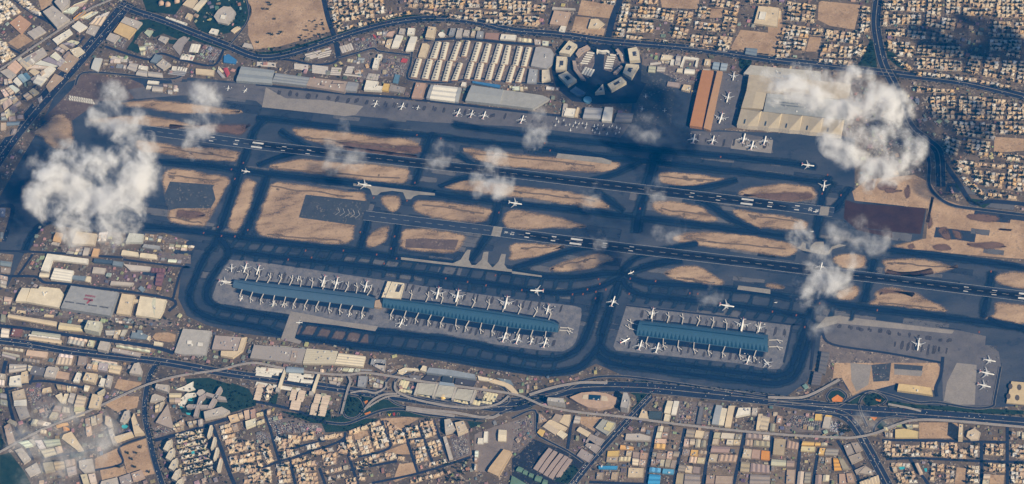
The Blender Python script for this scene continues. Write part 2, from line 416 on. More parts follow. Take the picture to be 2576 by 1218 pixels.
# aprons
A = MB(); A.poly(smooth(gp([(566,660),(590,655),(670,662),(977,707),(1288,752),(1445,770),(1462,785),(1460,808),(1448,860),(1425,880),(1398,884),(1288,872),(952,824),(850,808),(644,779),(555,765),(535,752),(537,738)]), True, 3), .6)
A.poly(gp([(1577,766),(1700,780),(1932,812),(1990,819),(1988,840),(1972,913),(1960,928),(1932,929),(1863,915),(1550,882),(1543,872)]), .6)
structure('apron', A, 'apron_concrete')
A = MB()
A.poly(gp([(472,203),(664,214),(856,236),(1288,280),(1430,299),(1585,313),(1560,347),(1390,328),(1288,318),(1069,307),(900,292),(664,270),(644,254),(560,243),(455,232)]), .55)
A.poly(gp([(322,226),(400,212),(468,206),(556,243),(455,240),(340,250)]), .56)
A.poly(gp([(2077,801),(2110,794),(2410,831),(2480,846),(2478,870),(2512,884),(2520,930),(2505,1000),(2496,1020),(2430,1022),(2372,1012),(2370,910),(2240,893),(2095,866),(2068,845)]), .6)
A.poly(gp([(1738,330),(1850,333),(1935,348),(1945,385),(1840,372),(1735,362)]), .6)
A.poly(gp([(1800,180),(1872,190),(1850,320),(1785,330)]), .57)
structure('cargo_apron', A, 'grey_apron')
A = MB()
for zi, s in enumerate(("21: 350,700 480,722 830,797 1230,852 1200,900 820,842 440,800 390,970 460,1000 440,1030 250,980", [(1843,352),(1945,352),(1940,386),(1838,374)], [(2080,800),(2110,795),(2400,832),(2395,840),(2090,812)], "33: 1770,380 1800,200 1900,0 2100,20 2080,420 1900,420", "01: 100,880 60,1080 900,1170 1000,1160 1080,1070 700,1010 300,990")):
    A.poly(gp(s), .66 if zi else 1.72)
A.poly(gp('33: 830,0 1040,20 1010,220 890,290 840,180'), .56); A.poly(gp('33: 1270,60 1560,80 1540,135 1270,118'), .6)
structure('concrete_slab', A, 'pale_concrete')
A = MB()
for s in ("11: 980,630 1130,652 1460,690 1800,730 1800,752 1640,745 1590,760 1560,790 1510,790 1480,720 1370,705 1260,720 1220,750 1170,747 1150,690 1100,665 980,655",
          "21: 1460,155 1980,217 2060,180 2110,100 2130,80 2160,82 2140,180 2170,235 2210,235 2270,180 2290,105 2340,100 2330,200 2380,260 2440,200 2470,122 2515,125 2500,230 2530,272 2576,280 2576,306 2000,242 1460,180",
          "22: 0,296 300,340 300,356 0,320", "12: 460,328 900,372 1005,405 990,440 800,415 440,375", "22: 2280,440 2600,480 2600,525 2265,480",
          "23: 290,60 330,40 350,0 380,20 380,70 420,80 440,30 480,0 560,0 570,90 610,100 640,50 720,25 790,35 650,75 610,130 560,130 350,90", "23: 480,870 580,760 740,740 700,820 560,860"):
    A.poly(gp(s), 1.9)
structure('concrete_strip', A, 'light_concrete')
A = MB()
A.poly(gp("21: 460,828 820,855 1130,900 1130,1050 720,1005 390,960"), .64)
structure('brown_apron', A, 'brown_pavement')

# dark, worn taxiing lanes
W = MB(); ZT = [.75]
def lane(s, w, d=10, mb=W, sm=True):
    ZT[0] += .008
    p = gp(s)
    mb.ribbon(smooth(p, False, 5) if sm else p, w, ZT[0], d)
SH = MB()
LN = [([(640,296),(715,304),(866,322),(1069,342),(1288,366),(1538,396),(1680,412),(1932,442),(2110,464)], 22),
 ([(1130,312),(1288,335),(1538,364),(1640,376),(1932,405),(2060,422)], 22), ([(350,404),(500,415),(644,434),(880,462),(1069,480),(1100,489),(1288,512),(1560,542),(1932,589),(2230,628),(2600,676)], 24),
 ([(340,568),(512,585),(644,604),(900,634),(1010,651),(1144,664),(1288,684),(1363,696),(1438,699),(1513,691),(1570,689),(1625,671),(1708,652)], 24),
 ([(560,628),(644,640),(770,655),(956,675),(1069,691),(1288,723),(1375,736),(1438,736),(1505,724),(1553,701),(1570,689)], 24),
 ([(548,595),(540,615),(520,640),(500,680),(478,735),(482,768),(510,792),(560,808),(644,822),(744,848),(926,873),(1110,895),(1288,925),(1363,937),(1413,935),(1463,920),(1508,868),(1518,820),(1533,783),(1545,749),(1558,704)], 24),
 ([(548,595),(575,635),(545,680),(525,715),(520,750),(550,773),(644,790),(760,808),(944,834),(1144,857),(1288,890),(1375,904),(1418,899),(1458,874),(1478,834),(1496,781),(1505,749),(1508,734)], 24),
 ([(1565,700),(1575,720),(1600,738),(1638,746),(1788,762),(1932,781),(2040,800)], 24), ([(1570,689),(1620,710),(1760,721),(1932,740),(2000,752),(2157,773),(2307,790),(2432,806),(2640,836)], 24),
 ([(1508,868),(1540,895),(1640,910),(1863,938),(1932,946),(1960,946),(1985,935),(2000,900),(2026,820),(2042,769)], 24),
 ([(1500,890),(1540,915),(1640,930),(1800,950),(1932,965),(1970,962),(2000,945),(2020,900),(2050,800)], 20),
 ([(628,360),(600,440),(548,595)], 26), ([(672,440),(655,490),(628,560),(605,605)], 20), ([(1088,330),(1066,392),(1040,470)], 20), ([(1652,380),(1630,460),(1608,535),(1600,590)], 40), ([(1256,504),(1240,567),(1205,625),(1180,660)], 24),
 ([(930,540),(918,580),(905,630)], 20), ([(1003,556),(990,625),(985,650)], 18), ([(2085,440),(2066,510),(2050,600),(2030,640)], 26), ([(2080,540),(2050,640)], 20), ([(2200,650),(2187,705),(2172,765)], 22), ([(2496,680),(2484,740),(2470,805)], 22), ([(670,296),(640,330),(628,370)], 24),
 ([(1558,704),(1540,760),(1512,850)], 30), ([(701,327),(735,350),(785,378)], 16), ([(644,419),(700,396),(780,378)], 16), ([(1149,389),(1175,405),(1215,428)], 14), ([(1100,472),(1160,450),(1240,440)], 14), ([(1495,475),(1530,502),(1572,535)], 18),
 ([(1480,455),(1540,440),(1575,425),(1615,405)], 18), ([(1750,500),(1795,522),(1843,554),(1913,586)], 22), ([(1680,474),(1740,474),(1800,466),(1860,452)], 18), ([(1288,676),(1388,646),(1463,624),(1520,612)], 22), ([(1610,675),(1650,662),(1720,655)], 24),
 ([(345,404),(300,420),(200,470)], 24), ([(60,640),(90,580),(160,550),(340,568)], 22), ([(2120,480),(2110,520),(2080,540)], 16), ([(2140,470),(2118,500),(2092,528)], 16), ([(560,600),(500,640)], 20), ([(1560,690),(1600,650),(1690,625),(1760,612)], 20), ([(2480,800),(2540,820),(2640,836)], 18)]
for s, w in LN: lane(s, w + 4, 22, SH)
def ladder(a, b, n, w=8, lean=.0):
    a, b = gp(a), gp(b)
    def at(p, t):
        L = [(p[i + 1] - p[i]).length for i in range(len(p) - 1)]; d = t * sum(L)
        for i, l in enumerate(L):
            if d <= l: return p[i].lerp(p[i + 1], d / l)
            d -= l
        return p[-1]
    for i in range(n + 1):
        ZT[0] += .003; q, r = at(a, i / n), at(b, min(1, max(0, i / n + lean)))
        SH.ribbon([q, q.lerp(r, .25), q.lerp(r, .75), r], w * .9, ZT[0], 14)
ladder([(600,598),(644,604),(900,634),(1010,651),(1288,684),(1440,699)], [(575,630),(644,640),(770,655),(956,675),(1288,723),(1430,737)], 24)
ladder([(580,630),(770,655),(956,675),(1288,723),(1440,737)], [(570,655),(764,678),(944,700),(1280,750),(1440,768)], 24)
ladder([(560,773),(644,790),(760,808),(944,834),(1144,857),(1288,888),(1400,902)], [(540,800),(644,822),(744,848),(926,873),(1110,895),(1288,925),(1390,936)], 23)
ladder([(570,765),(644,779),(952,824),(1288,872),(1390,884)], [(560,775),(644,790),(944,834),(1288,890),(1390,904)], 22, 6)
ladder([(1600,738),(1788,762),(2020,795)], [(1590,765),(1780,790),(2000,820)], 12, 6)
ladder([(1590,706),(1760,721),(1932,740),(2150,772)], [(1580,738),(1788,762),(1932,781),(2140,812)], 11)
ladder([(1550,884),(1863,915),(1960,928)], [(1540,900),(1863,938),(1960,946)], 12, 6)
ladder([(1530,900),(1863,938),(1960,946)], [(1520,915),(1863,958),(1960,965)], 10, 6)
structure('taxiway_shoulder', SH, 'shoulder_stain')
for s, w in LN: lane(s, w * .45, 13)
for a, w in (([(660,232),(1288,290),(1500,318)], 4), ([(590,700),(720,716)], 3)): pass
structure('taxiway', W, 'worn_asphalt')
OP, NW = MB(), MB(); pr = random.Random(21); PZ = .302
for i in range(240):
    c = P(pr.uniform(380, 2500), 0); u = pr.uniform(380, 2560); v = 300 + (u - 600) * .124 + pr.uniform(-60, 420); c = P(u, v); t = Vector((math.cos(R(-21.5)), math.sin(R(-21.5)), 0)); nn = Vector((-t.y, t.x, 0)); a, b = pr.uniform(25, 140), pr.uniform(9, 34); PZ += .0007
    (OP if pr.random() < .6 else NW).patch([c - t * a - nn * b, c + t * a - nn * b, c + t * a + nn * b, c - t * a + nn * b], PZ, 8)
structure('old_pavement', OP, 'old_pavement'); structure('new_pavement', NW, 'new_pavement')
TK = MB()
for i, (a, b) in enumerate((((1170,384),(1500,418)), ((1290,480),(1500,506)), ((690,425),(1010,450)), ((760,345),(1000,372)), ((680,470),(890,495)), ((670,590),(860,606)), ((1060,515),(1220,537)), ((1450,516+0),(1460,518)), ((1660,445),(1800,455)), ((1660,525),(1790,545)), ((1720,600),(1980,628)), ((1700,700),(1800,712)), ((2230,662),(2390,672)), ((2210,760),(2360,778)), ((420,440),(550,455)), ((420,545),(510,562)), ((400,370),(590,398)), ((1310,625),(1390,622)), ((1400,670),(1500,650)), ((1880,540),(2010,560)))):
    p, q = P(*a), P(*b); d = (q - p); nn = Vector((-d.y, d.x, 0)).normalized(); k = [p + d * (j / 8) + nn * pr.uniform(-5, 5) for j in range(9)]
    TK.ribbon(smooth(k, False, 4), 3.5, .57 + .003 * i, 5)
    for j in range(3):
        c = p + d * pr.random() + nn * pr.uniform(-14, 14); e = d.normalized(); l = pr.uniform(10, 45); TK.ribbon([c - e * l, c, c + e * l + nn * pr.uniform(-8, 8)], pr.uniform(3, 9), .64 + .003 * (3 * i + j), 7)
structure('infield_track', TK, 'track_dirt')

# runways
RW = MB(); RUB = MB(); MK = MB()
def runway(pts, wz, z):
    p = gp(pts); RW.ribbon(p, 62, z)
    return p
def along(p, d):
    for i in range(len(p) - 1):
        l = (p[i + 1] - p[i]).length
        if d <= l or i == len(p) - 2:
            t = (p[i + 1] - p[i]).normalized(); return p[i] + t * d, t
        d -= l
RN = [(330,323),(644,365.5),(1290,437.5),(1930,514.5),(2098,535)]
RS = [(915,542.5),(1245,582.5),(1575,625),(1932,667),(2576,746),(2720,764)]
for pts, z, rub in ((RN, 2.1, (620, 3700, 55)), (RS, 2.15, (750, 3600, 60))):
    p = runway(pts, 62, z)
    q, t = along(p, rub[0]); 
    line = [along(p, rub[0] + (rub[1] - rub[0]) * i / 16)[0] for i in range(17)]
    RUB.ribbon(line, 15, z + .06, 26)
    Lr = sum((p[i + 1] - p[i]).length for i in range(len(p) - 1))
    for sgn in (-1, 1):
        e = []
        for i in range(41):
            c, t = along(p, 4 + (Lr - 8) * i / 40); nn = Vector((-t.y, t.x, 0)); e.append(c + nn * 30.5 * sgn)
        MK.ribbon(e, 1.0, z + .2)
    d = 30
    while d < Lr - 30:
        a, t = along(p, d); MK.ribbon([a, a + t * 32], .9, z + .2); d += 62
def mark(p, u, v, lx, ly, t, z=2.4):
    c = p + t * u + Vector((-t.y, t.x, 0)) * v; MK.ribbon([c - t * lx / 2, c + t * lx / 2], ly, z)
def touchdown(xy, nxt, wid=1):
    p, q = P(*xy), P(*nxt); t = (q - p).normalized()
    for sgn in (-1, 1):
        mark(p, 410, 14.5 * sgn, 62, 11, t)
        for dd, ly in ((150, 6), (290, 6), (560, 4), (700, 4)): mark(p, dd, 13 * sgn, 24, ly, t)
    return p, t
def lettering(txt, p, t, size, z=2.4, mat='white_marking', name='runway_number'):
    cu = bpy.data.curves.new('text', 'FONT'); cu.body = txt; cu.size = size; cu.align_x = 'CENTER'; cu.align_y = 'CENTER'; cu.offset = size * .012
    o = bpy.data.objects.new('text', cu); COL.objects.link(o)
    me = bpy.data.meshes.new_from_object(o.evaluated_get(bpy.context.evaluated_depsgraph_get()))
    bpy.data.objects.remove(o); me.name = name
    me.materials.clear(); me.materials.append(MATS[mat])
    n = put(name, me, None, None, (p.x, p.y, z), math.atan2(t.y, t.x) - math.pi / 2)
    return n
pS, tS = touchdown((1256,583.5), (1575,625))
pN2, tN2 = touchdown((2078,532.5), (1930,514.5))
pN1, tN1 = touchdown((468,342), (644,365.5))
pS2, tS2 = touchdown((2790,772), (2576,746))
for a, tt in (('R', 35), ('12', 70)): tag(lettering(a, pS + tS * tt, tS, 26), kind='structure')
for a, tt in (('R', 45), ('30', 80)): tag(lettering(a, pN2 + tN2 * tt, tN2, 26), kind='structure')
structure('runway', RW, 'runway_asphalt'); structure('runway_rubber', RUB, 'rubber')
TH = MB(); TH.poly(gp("11: 2392,1064 2482,1075 2458,1166 2366,1156"), 2.3); TH.poly(gp("13: 530,865 620,871 605,956 515,946"), 2.3)
structure('runway_threshold', TH, 'light_concrete')
for i in range(5):
    a, t = along(gp([(850,533),(915,542.5)]), 10 + i * 28); nn = Vector((-t.y, t.x, 0))
    MK.ribbon([a - t * 18 + nn * 26, a, a - t * 18 - nn * 26], 1.6, 2.2)
MK.ribbon(gp("10: 2330,230 2420,245"), 8, 2.4) if 0 else None
structure('runway_marking', MK, 'white_marking')
OR = MB()
for s in ("21: 1290,220 1360,70 1215,130 1415,170 1910,370 2130,405 2315,440 2410,340 560,160 500,90 325,180 880,90", "22: 870,378 885,425 945,482 760,480 845,505 715,528 610,530 840,570 1180,525 1445,398 1190,372 100,488 1790,520 1870,525", "11: 1185,775 1520,805 1395,1165 1600,625 1620,145 1860,180 1050,1122 2445,925", "12: 330,225 385,300 1290,885 2100,365", "23: 1100,690 520,620 285,740 45,705 370,860 2125,910 2245,300", "10: 2450,425 2365,585 2330,490 2195,1070 2050,1130 2230,1160 2365,1165 2495,1100", "13: 545,735 600,545 735,750"):
    for p in gp(s):
        t = Vector((.93, -.366, 0)); nn = Vector((.366, .93, 0))
        OR.ribbon([p - nn * 6, p + nn * 6], 6, 2.42)
structure('taxiway_marking', OR, 'orange_paint')

# stains where aircraft stand
ST = MB(); rr = random.Random(4)
def stands(a, b, n, lx=6, ly=42, off=0):
    a, b = P(*a), P(*b); t = (b - a).normalized(); nn = Vector((-t.y, t.x, 0))
    for i in range(n):
        c = a.lerp(b, (i + .5) / n) + t * rr.uniform(-6, 6); l = ly * rr.uniform(.6, 1.2) / 2; w = lx * rr.uniform(.5, 1.1)
        for k in range(2):
            c2 = c + t * rr.uniform(-9, 9) + nn * rr.uniform(-8, 8); w2 = w * rr.uniform(.4, 1)
            ST.patch(smooth([c2 - t * w2 - nn * l, c2 + t * w2 - nn * l * .8, c2 + t * w2 * .8 + nn * l, c2 - t * w2 + nn * l * .9], True, 3), .9 + .006 * i + .003 * k, 6)
stands((575,678), (960,735), 26); stands((640,752), (940,798), 18); stands((1010,725), (1420,780), 22); stands((985,800), (1400,866), 26)
stands((1600,790), (1980,838), 18); stands((1575,866), (1950,910), 18); stands((690,232), (1280,295), 24, 9, 30); stands((1300,300), (1560,328), 10, 8, 20)
stands((2240,868), (2390,885), 9); stands((2100,820), (2400,858), 12, 10, 20); stands((1740,350), (1935,370), 8)
structure('apron_stain', ST, 'stand_stain')

# roads
RD = MB(); RE = MB(); DT = MB(); ZR = [.8]
def road(s, w, edge=0, mb=None):
    ZR[0] += .016; w *= 1.3 if w < 20 else 1.05
    p = smooth(gp(s), False, 5); (mb or RD).ribbon(p, w, ZR[0]); OCR.append((p, w / 2))
    if edge:
        for sgn in (-1, 0, 1) if edge > 1 else (-1, 1):
            q = []
            for i, c in enumerate(p):
                t = (p[min(i + 1, len(p) - 1)] - p[max(i - 1, 0)]).normalized(); q.append(c + Vector((-t.y, t.x, 0)) * sgn * (w / 2 - 1))
            RE.ribbon(q, 2.2 if sgn else 3.4, 3.0 + ZR[0] * .1)
    return p
HW = {}
HW['diag'] = road("10: -240,760 10,330 100,180 300,-120 560,-290".replace("10: -240,760 10,330 100,180 300,-120 560,-290", "00: -240,1980 20,1540 300,1170 560,870 800,600 1050,310 1230,100 1300,30"), 80, 2)
HW['top'] = road([(300,12),(350,32),(412,52),(500,88),(575,117),(644,144),(706,142),(794,117),(894,82),(994,57),(1094,47),(1194,55),(1288,77),(1413,88),(1538,105),(1738,122),(1932,150),(2044,162),(2182,178),(2282,190),(2432,210),(2600,250)], 46, 2)
HW['right'] = road("03: 1115,-60 1085,200 1105,400 1165,650 1280,880 1420,1260 1600,1420 1720,1550 1740,1880", 50, 2)
road("13: 1560,200 1620,420 1620,640 1700,760 1850,850 2100,890 2600,950", 16, 1); road("13: 1700,330 1900,600 2000,760 2080,835 2250,810 2600,840", 24)
road("02: 1100,-40 1010,200 960,420", 34); road("01: 680,-20 730,200 800,400 830,580", 26); road("01: 820,590 1000,540 1180,490 1250,520 1580,560", 12, 1)
road("01: 1570,520 1555,640 1520,770 1580,810 1900,835 2200,790 2576,830 3000,850", 13, 1); road("01: 1690,410 1900,395 2100,390 2576,435 2980,455", 14)
road("01: 0,610 300,600 560,650 750,640 830,600", 11); road("01: 0,850 850,940 1500,990 2576,1115 3200,1180", 13)
road("20: -40,840 350,885 700,940 1300,1020 1560,1060 1750,1120", 16); HW['south'] = road("20: -40,990 350,1040 700,1100 1300,1170 1700,1220 2300,1325 2900,1400 3200,1450 3800,1535 4376,1620 4676,1655 4920,1640", 44, 2)
HW['south2'] = road([(1100,990),(1220,1020),(1300,1022),(1363,1000),(1463,976),(1613,976),(1788,992),(1932,1006),(2107,1029),(2307,1043),(2600,1066)], 62, 2)
road([(1280,1005),(1400,990),(1475,955),(1560,948),(1700,965),(1930,1000)], 12, 1); road("33: 0,370 300,370 450,330 720,170", 13, 1)
HW['west'] = road("30: 1600,-20 1520,100 1480,250 1455,500 1500,740 1560,1000 1660,1300", 28, 1)
road("30: 0,230 60,-20", 16); road("30: 60,250 90,400 160,650 230,760 330,980", 12); road("30: 80,270 400,180 900,260", 11); road("30: 340,120 300,220", 9); road("30: 1070,130 1000,280 870,470", 12); road("30: 300,700 150,760 -20,900", 12); road("30: 1560,780 1900,690 2140,610 2576,480", 16); road("30: 2130,610 2240,900 2320,1130 2400,1300", 14); road("30: 950,1080 1230,1010 1200,850 1480,740", 9); road("30: 420,960 960,870", 9)
ISTR = ["31: 60,470 130,620 190,840 240,1000 300,1218", "31: 0,1090 250,985 600,880 860,780 900,700", "31: 870,770 930,930 1030,1230", "31: 200,620 290,860 480,830 700,780", "31: 1270,580 1300,700 1340,860 1010,950", "31: 1480,660 1560,900 1630,1110", "31: 1640,620 1720,850 1780,1000", "31: 1780,570 1860,780 1950,990", "31: 1170,1210 1640,1110 2160,950", "31: 340,970 370,1100 400,1230", "31: 640,1060 700,1230", "31: 950,1080 1420,990", "31: 500,830 520,900 330,960", "31: 1500,780 1700,760"]
for s in ISTR: road(s, 10, 0)
road("31: 860,1020 860,520 940,240 900,130", 12, 1) if 0 else None
road("31: 840,520 900,330 945,200 930,140 870,120", 12, 1); road("31: 870,470 900,540 980,560 1050,520 1090,440 1040,350 950,330", 9, 1); road("31: 700,600 900,615 1090,550 1280,480 1480,470 1700,520 2100,560 2300,560 2576,470", 13, 1)
road("31: 1050,520 1180,380 1320,310 1480,320 1800,400 2200,450 2400,440 2540,390 2500,260 2350,190", 12, 1); road("31: 1330,360 1480,440 1900,500", 9, 1); road("31: 1430,310 1390,220 1450,140 1560,110", 10, 1); road("31: 1310,280 1310,190 1400,110 1530,70 1660,70", 12, 1); road("31: 0,390 150,420 400,480 700,600", 13)
HW['dubai'] = road("32: 560,1290 800,990 1150,600 1400,330", 36, 2); road("32: 0,560 230,480 250,700 330,770 560,890 720,1000", 11, 1)
for s in ("32: 1455,640 1400,900 1340,1230", "32: 1740,660 1680,950 1630,1230", "32: 2010,680 1970,930 1920,1230", "32: 2340,700 2290,960 2230,1230", "33: 40,740 20,960", "33: 330,770 290,1230", "33: 640,800 480,1230" if 0 else "33: 500,930 450,1230", "33: 700,780 860,1050 930,1230", "33: 1150,780 1400,780 1900,790 2400,800", "33: 2410,640 2410,1230", "33: 1190,970 1500,960 2140,990 2576,1000", "33: 2150,790 2150,1230", "33: 1430,970 1620,1230", "32: 780,1200 1500,1230", "32: 600,590 560,870"):
    road(s, 11)
HW['curve'] = road("33: 480,480 660,500 800,560 900,680 1000,850 1220,1260", 46, 2)
road("33: 1060,700 1080,640 1160,570 1300,545 1500,560", 10, 1); road("33: 1000,640 930,480 930,380 1000,310 1100,300 1190,370 1150,420", 9, 1); road("33: 620,400 590,340 640,275 720,270 790,330 760,390", 9, 1); road("33: 0,400 640,435 740,420 900,330 1030,285 1200,320 1500,400 1700,400 2050,455 2250,440 2280,360 2340,40", 12, 1)
road("23: 430,1290 480,920 540,890 640,1030 1200,1120 1750,1218", 10); road("23: 160,1218 240,850 200,830 -1426,640", 8); road("33: 1700,340 1690,250 1740,120 1760,-60", 12); road("00: 1060,470 1480,600 1620,540 1850,610 2150,660 2250,500", 11); road("00: 760,860 830,740 1100,740 1700,800 1870,730", 12, 1); road("00: 0,860 300,820 560,700 850,370", 10); road("00: 0,1000 200,950", 10); road("00: 220,1010 700,500", 9); road("00: 130,-20 280,100 560,260", 14); road("00: 0,430 200,540", 9); road("00: 2300,470 2500,200 2480,-20", 9, 1); road("20: 1740,580 1830,280 1900,260 1560,220 1240,180", 10); road("20: 0,350 350,350 450,410 700,430 1700,570 1700,700", 12); road("20: 0,90 500,110 1240,160", 10); road("10: 0,860 130,880 40,1218", 18); road("20: 330,130 170,360", 10)
for s in ("13: 900,800 1200,760 1450,800 1560,850", "13: 1600,900 1560,1100 1500,1218", "13: 1480,560 1560,700 1640,800", "23: 1250,40 1500,0 1700,40 2100,110 2500,150", "13: 1750,880 1900,1020 2000,1100 2200,1180", "13: 2090,960 2200,1100 2250,1218", "33: 700,200 760,60 700,-60", "33: 1250,0 1240,200", "13: 860,720 1100,640 1400,560"): road(s, 6, 0, DT)
structure('dirt_track', DT, 'airfield_sand')
structure('road', RD, 'road_asphalt'); structure('road_marking', RE, 'kerb_stone')

# lawns, lots, parking
LW = MB()
for i, s in enumerate(["00: 1400,200 1520,190 1700,270 1930,370 1930,420 1800,400 1500,280 1420,330 1300,500 1270,500 1340,400", "00: 1290,500 1330,430 1440,470 1390,540", "00: 1430,-20 1480,130 1600,130 1760,150 1840,40 1830,-20", "00: 1500,320 1610,300 1640,340 1550,380", "00: 1690,400 1800,400 1780,450 1700,440", "00: 1450,170 1700,250 1960,345 2300,465 2400,530 2250,500 1900,390",
    "01: 0,530 250,510 750,360 760,390 300,560 0,565", "01: 810,330 1100,250 1400,150 1700,150 2100,200 2100,220 1700,190 1350,205 850,360", "03: 1030,400 1060,420 1095,640 1100,690 900,670 960,560", "03: 1180,420 1290,560 1480,740 1460,750 1290,660 1200,580", "13: 1880,620 2030,780 2200,800 2240,830 2170,880 2100,850 1990,760 1900,680", "02: 2290,590 2420,610 2400,660 2310,700 2280,660",
    "31: 860,530 900,330 1000,300 1100,340 1300,320 1500,440 1450,470 1290,470 1090,540 980,580 720,590 560,600 230,480 430,510 740,470 760,560", "31: 1300,530 1320,485 1500,480 1700,540 2300,600 2160,660 2130,590 1900,560 1500,540", "31: 500,600 880,560 1230,560 1250,560 900,690 700,700 660,610", "31: 100,430 160,340 230,290 200,430", "30: 2330,200 2500,260 2576,380 2576,430 2290,510 2280,470", "30: 1870,160 2100,150 2340,220 2360,310 2280,480 2040,560 1830,500 1800,420 1900,320",
    "32: 0,470 40,330 170,360 350,300 190,460", "32: 1190,480 1260,400 1240,330 1180,300 1270,300 1420,320 1300,430", "32: 700,230 900,190 1350,180 1400,240 900,250 760,270", "32: 1450,250 2576,330 2576,350 1450,290", "33: 0,365 350,390 690,400 900,320 980,300 930,400 700,450 0,420", "33: 930,340 1080,300 1190,340 1180,400 1000,440", "33: 1200,380 1500,420 2576,480 2576,520 1600,500 1200,440", "33: 1080,640 1150,580 1200,620 1130,670", "33: 600,340 640,280 720,275 790,340 740,395 640,390", "32: 420,1190 620,1020 690,1110 560,1218", "30: 700,900 860,880 840,940 700,960", "30: 0,720 60,830 0,870", "30: 0,930 100,900 250,1100 330,1260 0,1260"]):
    LW.poly(gp(s), .5 + .004 * i); OCC.append(gp(s))
p0 = P(560, 37); LW.poly([p0 + Vector((165 * math.cos(a), 150 * math.sin(a), 0)) for a in [i * math.pi / 16 for i in range(32)]], .4)
structure('lawn', LW, 'lawn_green')
FB = MB()
for s in ("33: 640,360 700,320 780,375 740,392 650,390", "31: 1090,390 1120,375 1135,400 1105,420", "31: 1090,510 1150,488 1160,505 1110,530", "33: 1020,540 1100,550 1070,580", "01: 1150,262 1290,220 1320,228 1180,268", "30: 2270,50 2340,40 2330,60 2280,70", "33: 1080,360 1140,370 1130,390 1090,380"): FB.poly(gp(s), .75)
structure('flower_bed', FB, 'flower_orange')
YD = MB()
for i, s in enumerate(["00: 1040,430 1240,360 1290,390 1250,500", "00: 1980,560 2070,440 2240,510 2150,640", "00: 1400,560 1480,400 1700,500 1500,590", "00: 1720,800 1860,730 1780,940", "31: 80,560 220,540 600,610 690,640 700,740 290,700 200,740 160,640", "31: 1410,220 1450,170 1600,160 2200,260 2480,300 2470,380 2350,430 2100,425 1900,400 1600,350 1450,290", "33: 170,600 250,520 700,560 740,690 170,700", "30: 240,260 420,200 560,390 560,420 730,560 480,560 330,480", "30: 1080,380 1130,270 1400,290 1300,320", "33: 1040,-20 1260,-20 1200,200 1040,260 900,250 830,100", "31: 2200,720 2576,590 2576,900 2330,1090 2190,1090", "32: 0,590 220,520 240,740 0,950", "31: 1950,740 2140,660 2160,920 2000,980", "31: 0,700 60,690 160,720 150,780 0,800", "30: 1520,640 1760,640 1770,690 1560,760", "32: 1660,380 2040,410 1990,620 1640,590", "01: 900,600 1130,520 1290,540 1300,780 1130,800 1080,800", "01: 1300,560 1560,570 1520,760 1290,780", "01: 980,440 1190,350 1220,480 1000,520", "02: 1310,540 1500,530 1880,570 1830,840 1700,900 1560,830 1330,820", "20: 1600,100 1920,130 1920,220 1570,190", "20: 150,650 1720,780 1700,860 130,720", "20: 600,30 1000,60 990,150 650,130", "10: 1050,1110 1900,1200 1880,1218 1240,1218"]):
    YD.poly(gp(s), .36 + .003 * i)
YD.poly(gp('02: 690,500 830,520 830,640 770,790 640,700 640,590'), .6); YD.poly(gp('02: 930,540 1060,540 1100,620 1040,740 920,700'), .6); YD.poly(gp('00: 660,960 985,1005 980,1055 640,1010'), .62)
YD.poly(gp('23: 500,1240 530,950 560,900 660,1038 1200,1112 1790,1200 1780,1260'), .4)
YD.poly(gp('01: 1530,790 1600,580 1680,410 2900,480 2790,690 2700,850 1900,830'), .47)
OCC.append(gp('31: 2200,720 2576,590 2640,700 2560,900 2440,1150 2200,1090'))
CP = gp('32: 215,765 380,830 570,890 735,1000 600,1150 520,1225 0,1225 0,960 90,900'); OCC.append(CP)
structure('parking_lot', YD, 'yard_paving')
# dark ring of the office park
RP = MB(); rc = P(1498, 178)
RP.poly(gp([(1388,180),(1395,140),(1425,105),(1470,105),(1500,112),(1525,112),(1560,112),(1605,122),(1615,150),(1612,205),(1625,210),(1600,260),(1500,262),(1440,255),(1400,222)]), .55)
OCC.append(gp([(1388,180),(1395,140),(1425,105),(1605,100),(1640,205),(1600,275),(1500,275),(1440,262),(1400,222)])); OCC.append(gp([(1590,150),(1720,170),(1700,330),(1580,320)])); OCC.append(gp([(1780,175),(1880,185),(1860,330),(1770,335)])); OCC.append(gp('01: 1530,790 1600,580 1680,410 2900,480 2790,690 2700,850 1900,830'))
structure('ring_road', RP, 'road_asphalt')
PW = MB()
for s in ("30: 1222,640 1240,615 1275,620 1290,640 1270,660 1235,660", "30: 1890,370 1930,350 1940,380 1910,390", "30: 1810,420 1840,420 1840,470 1815,460", "30: 1925,890 1955,880 1960,920 1930,925", "30: 1870,500 1920,505 1910,525 1880,520", "31: 1570,690 1590,685 1600,710 1580,720", "33: 1310,1045 1370,1040 1380,1070 1330,1075", "33: 1570,1060 1600,1060 1600,1095 1580,1095"): PW.poly(gp(s), .7)
DC = MB(); DC.poly(CP, .5); structure("dark_yard", DC, "dark_yard"); GY = MB(); GY.poly(gp('31: 2200,720 2400,640 2640,575 2660,640 2600,760 2560,900 2480,1010 2330,1100 2190,1085'), .45); structure('grey_yard', GY, 'grey_yard')
structure('pool', PW, 'pool_water')
# ---------------------------------------------------------------- landmark buildings (traced roofs)
B = bld
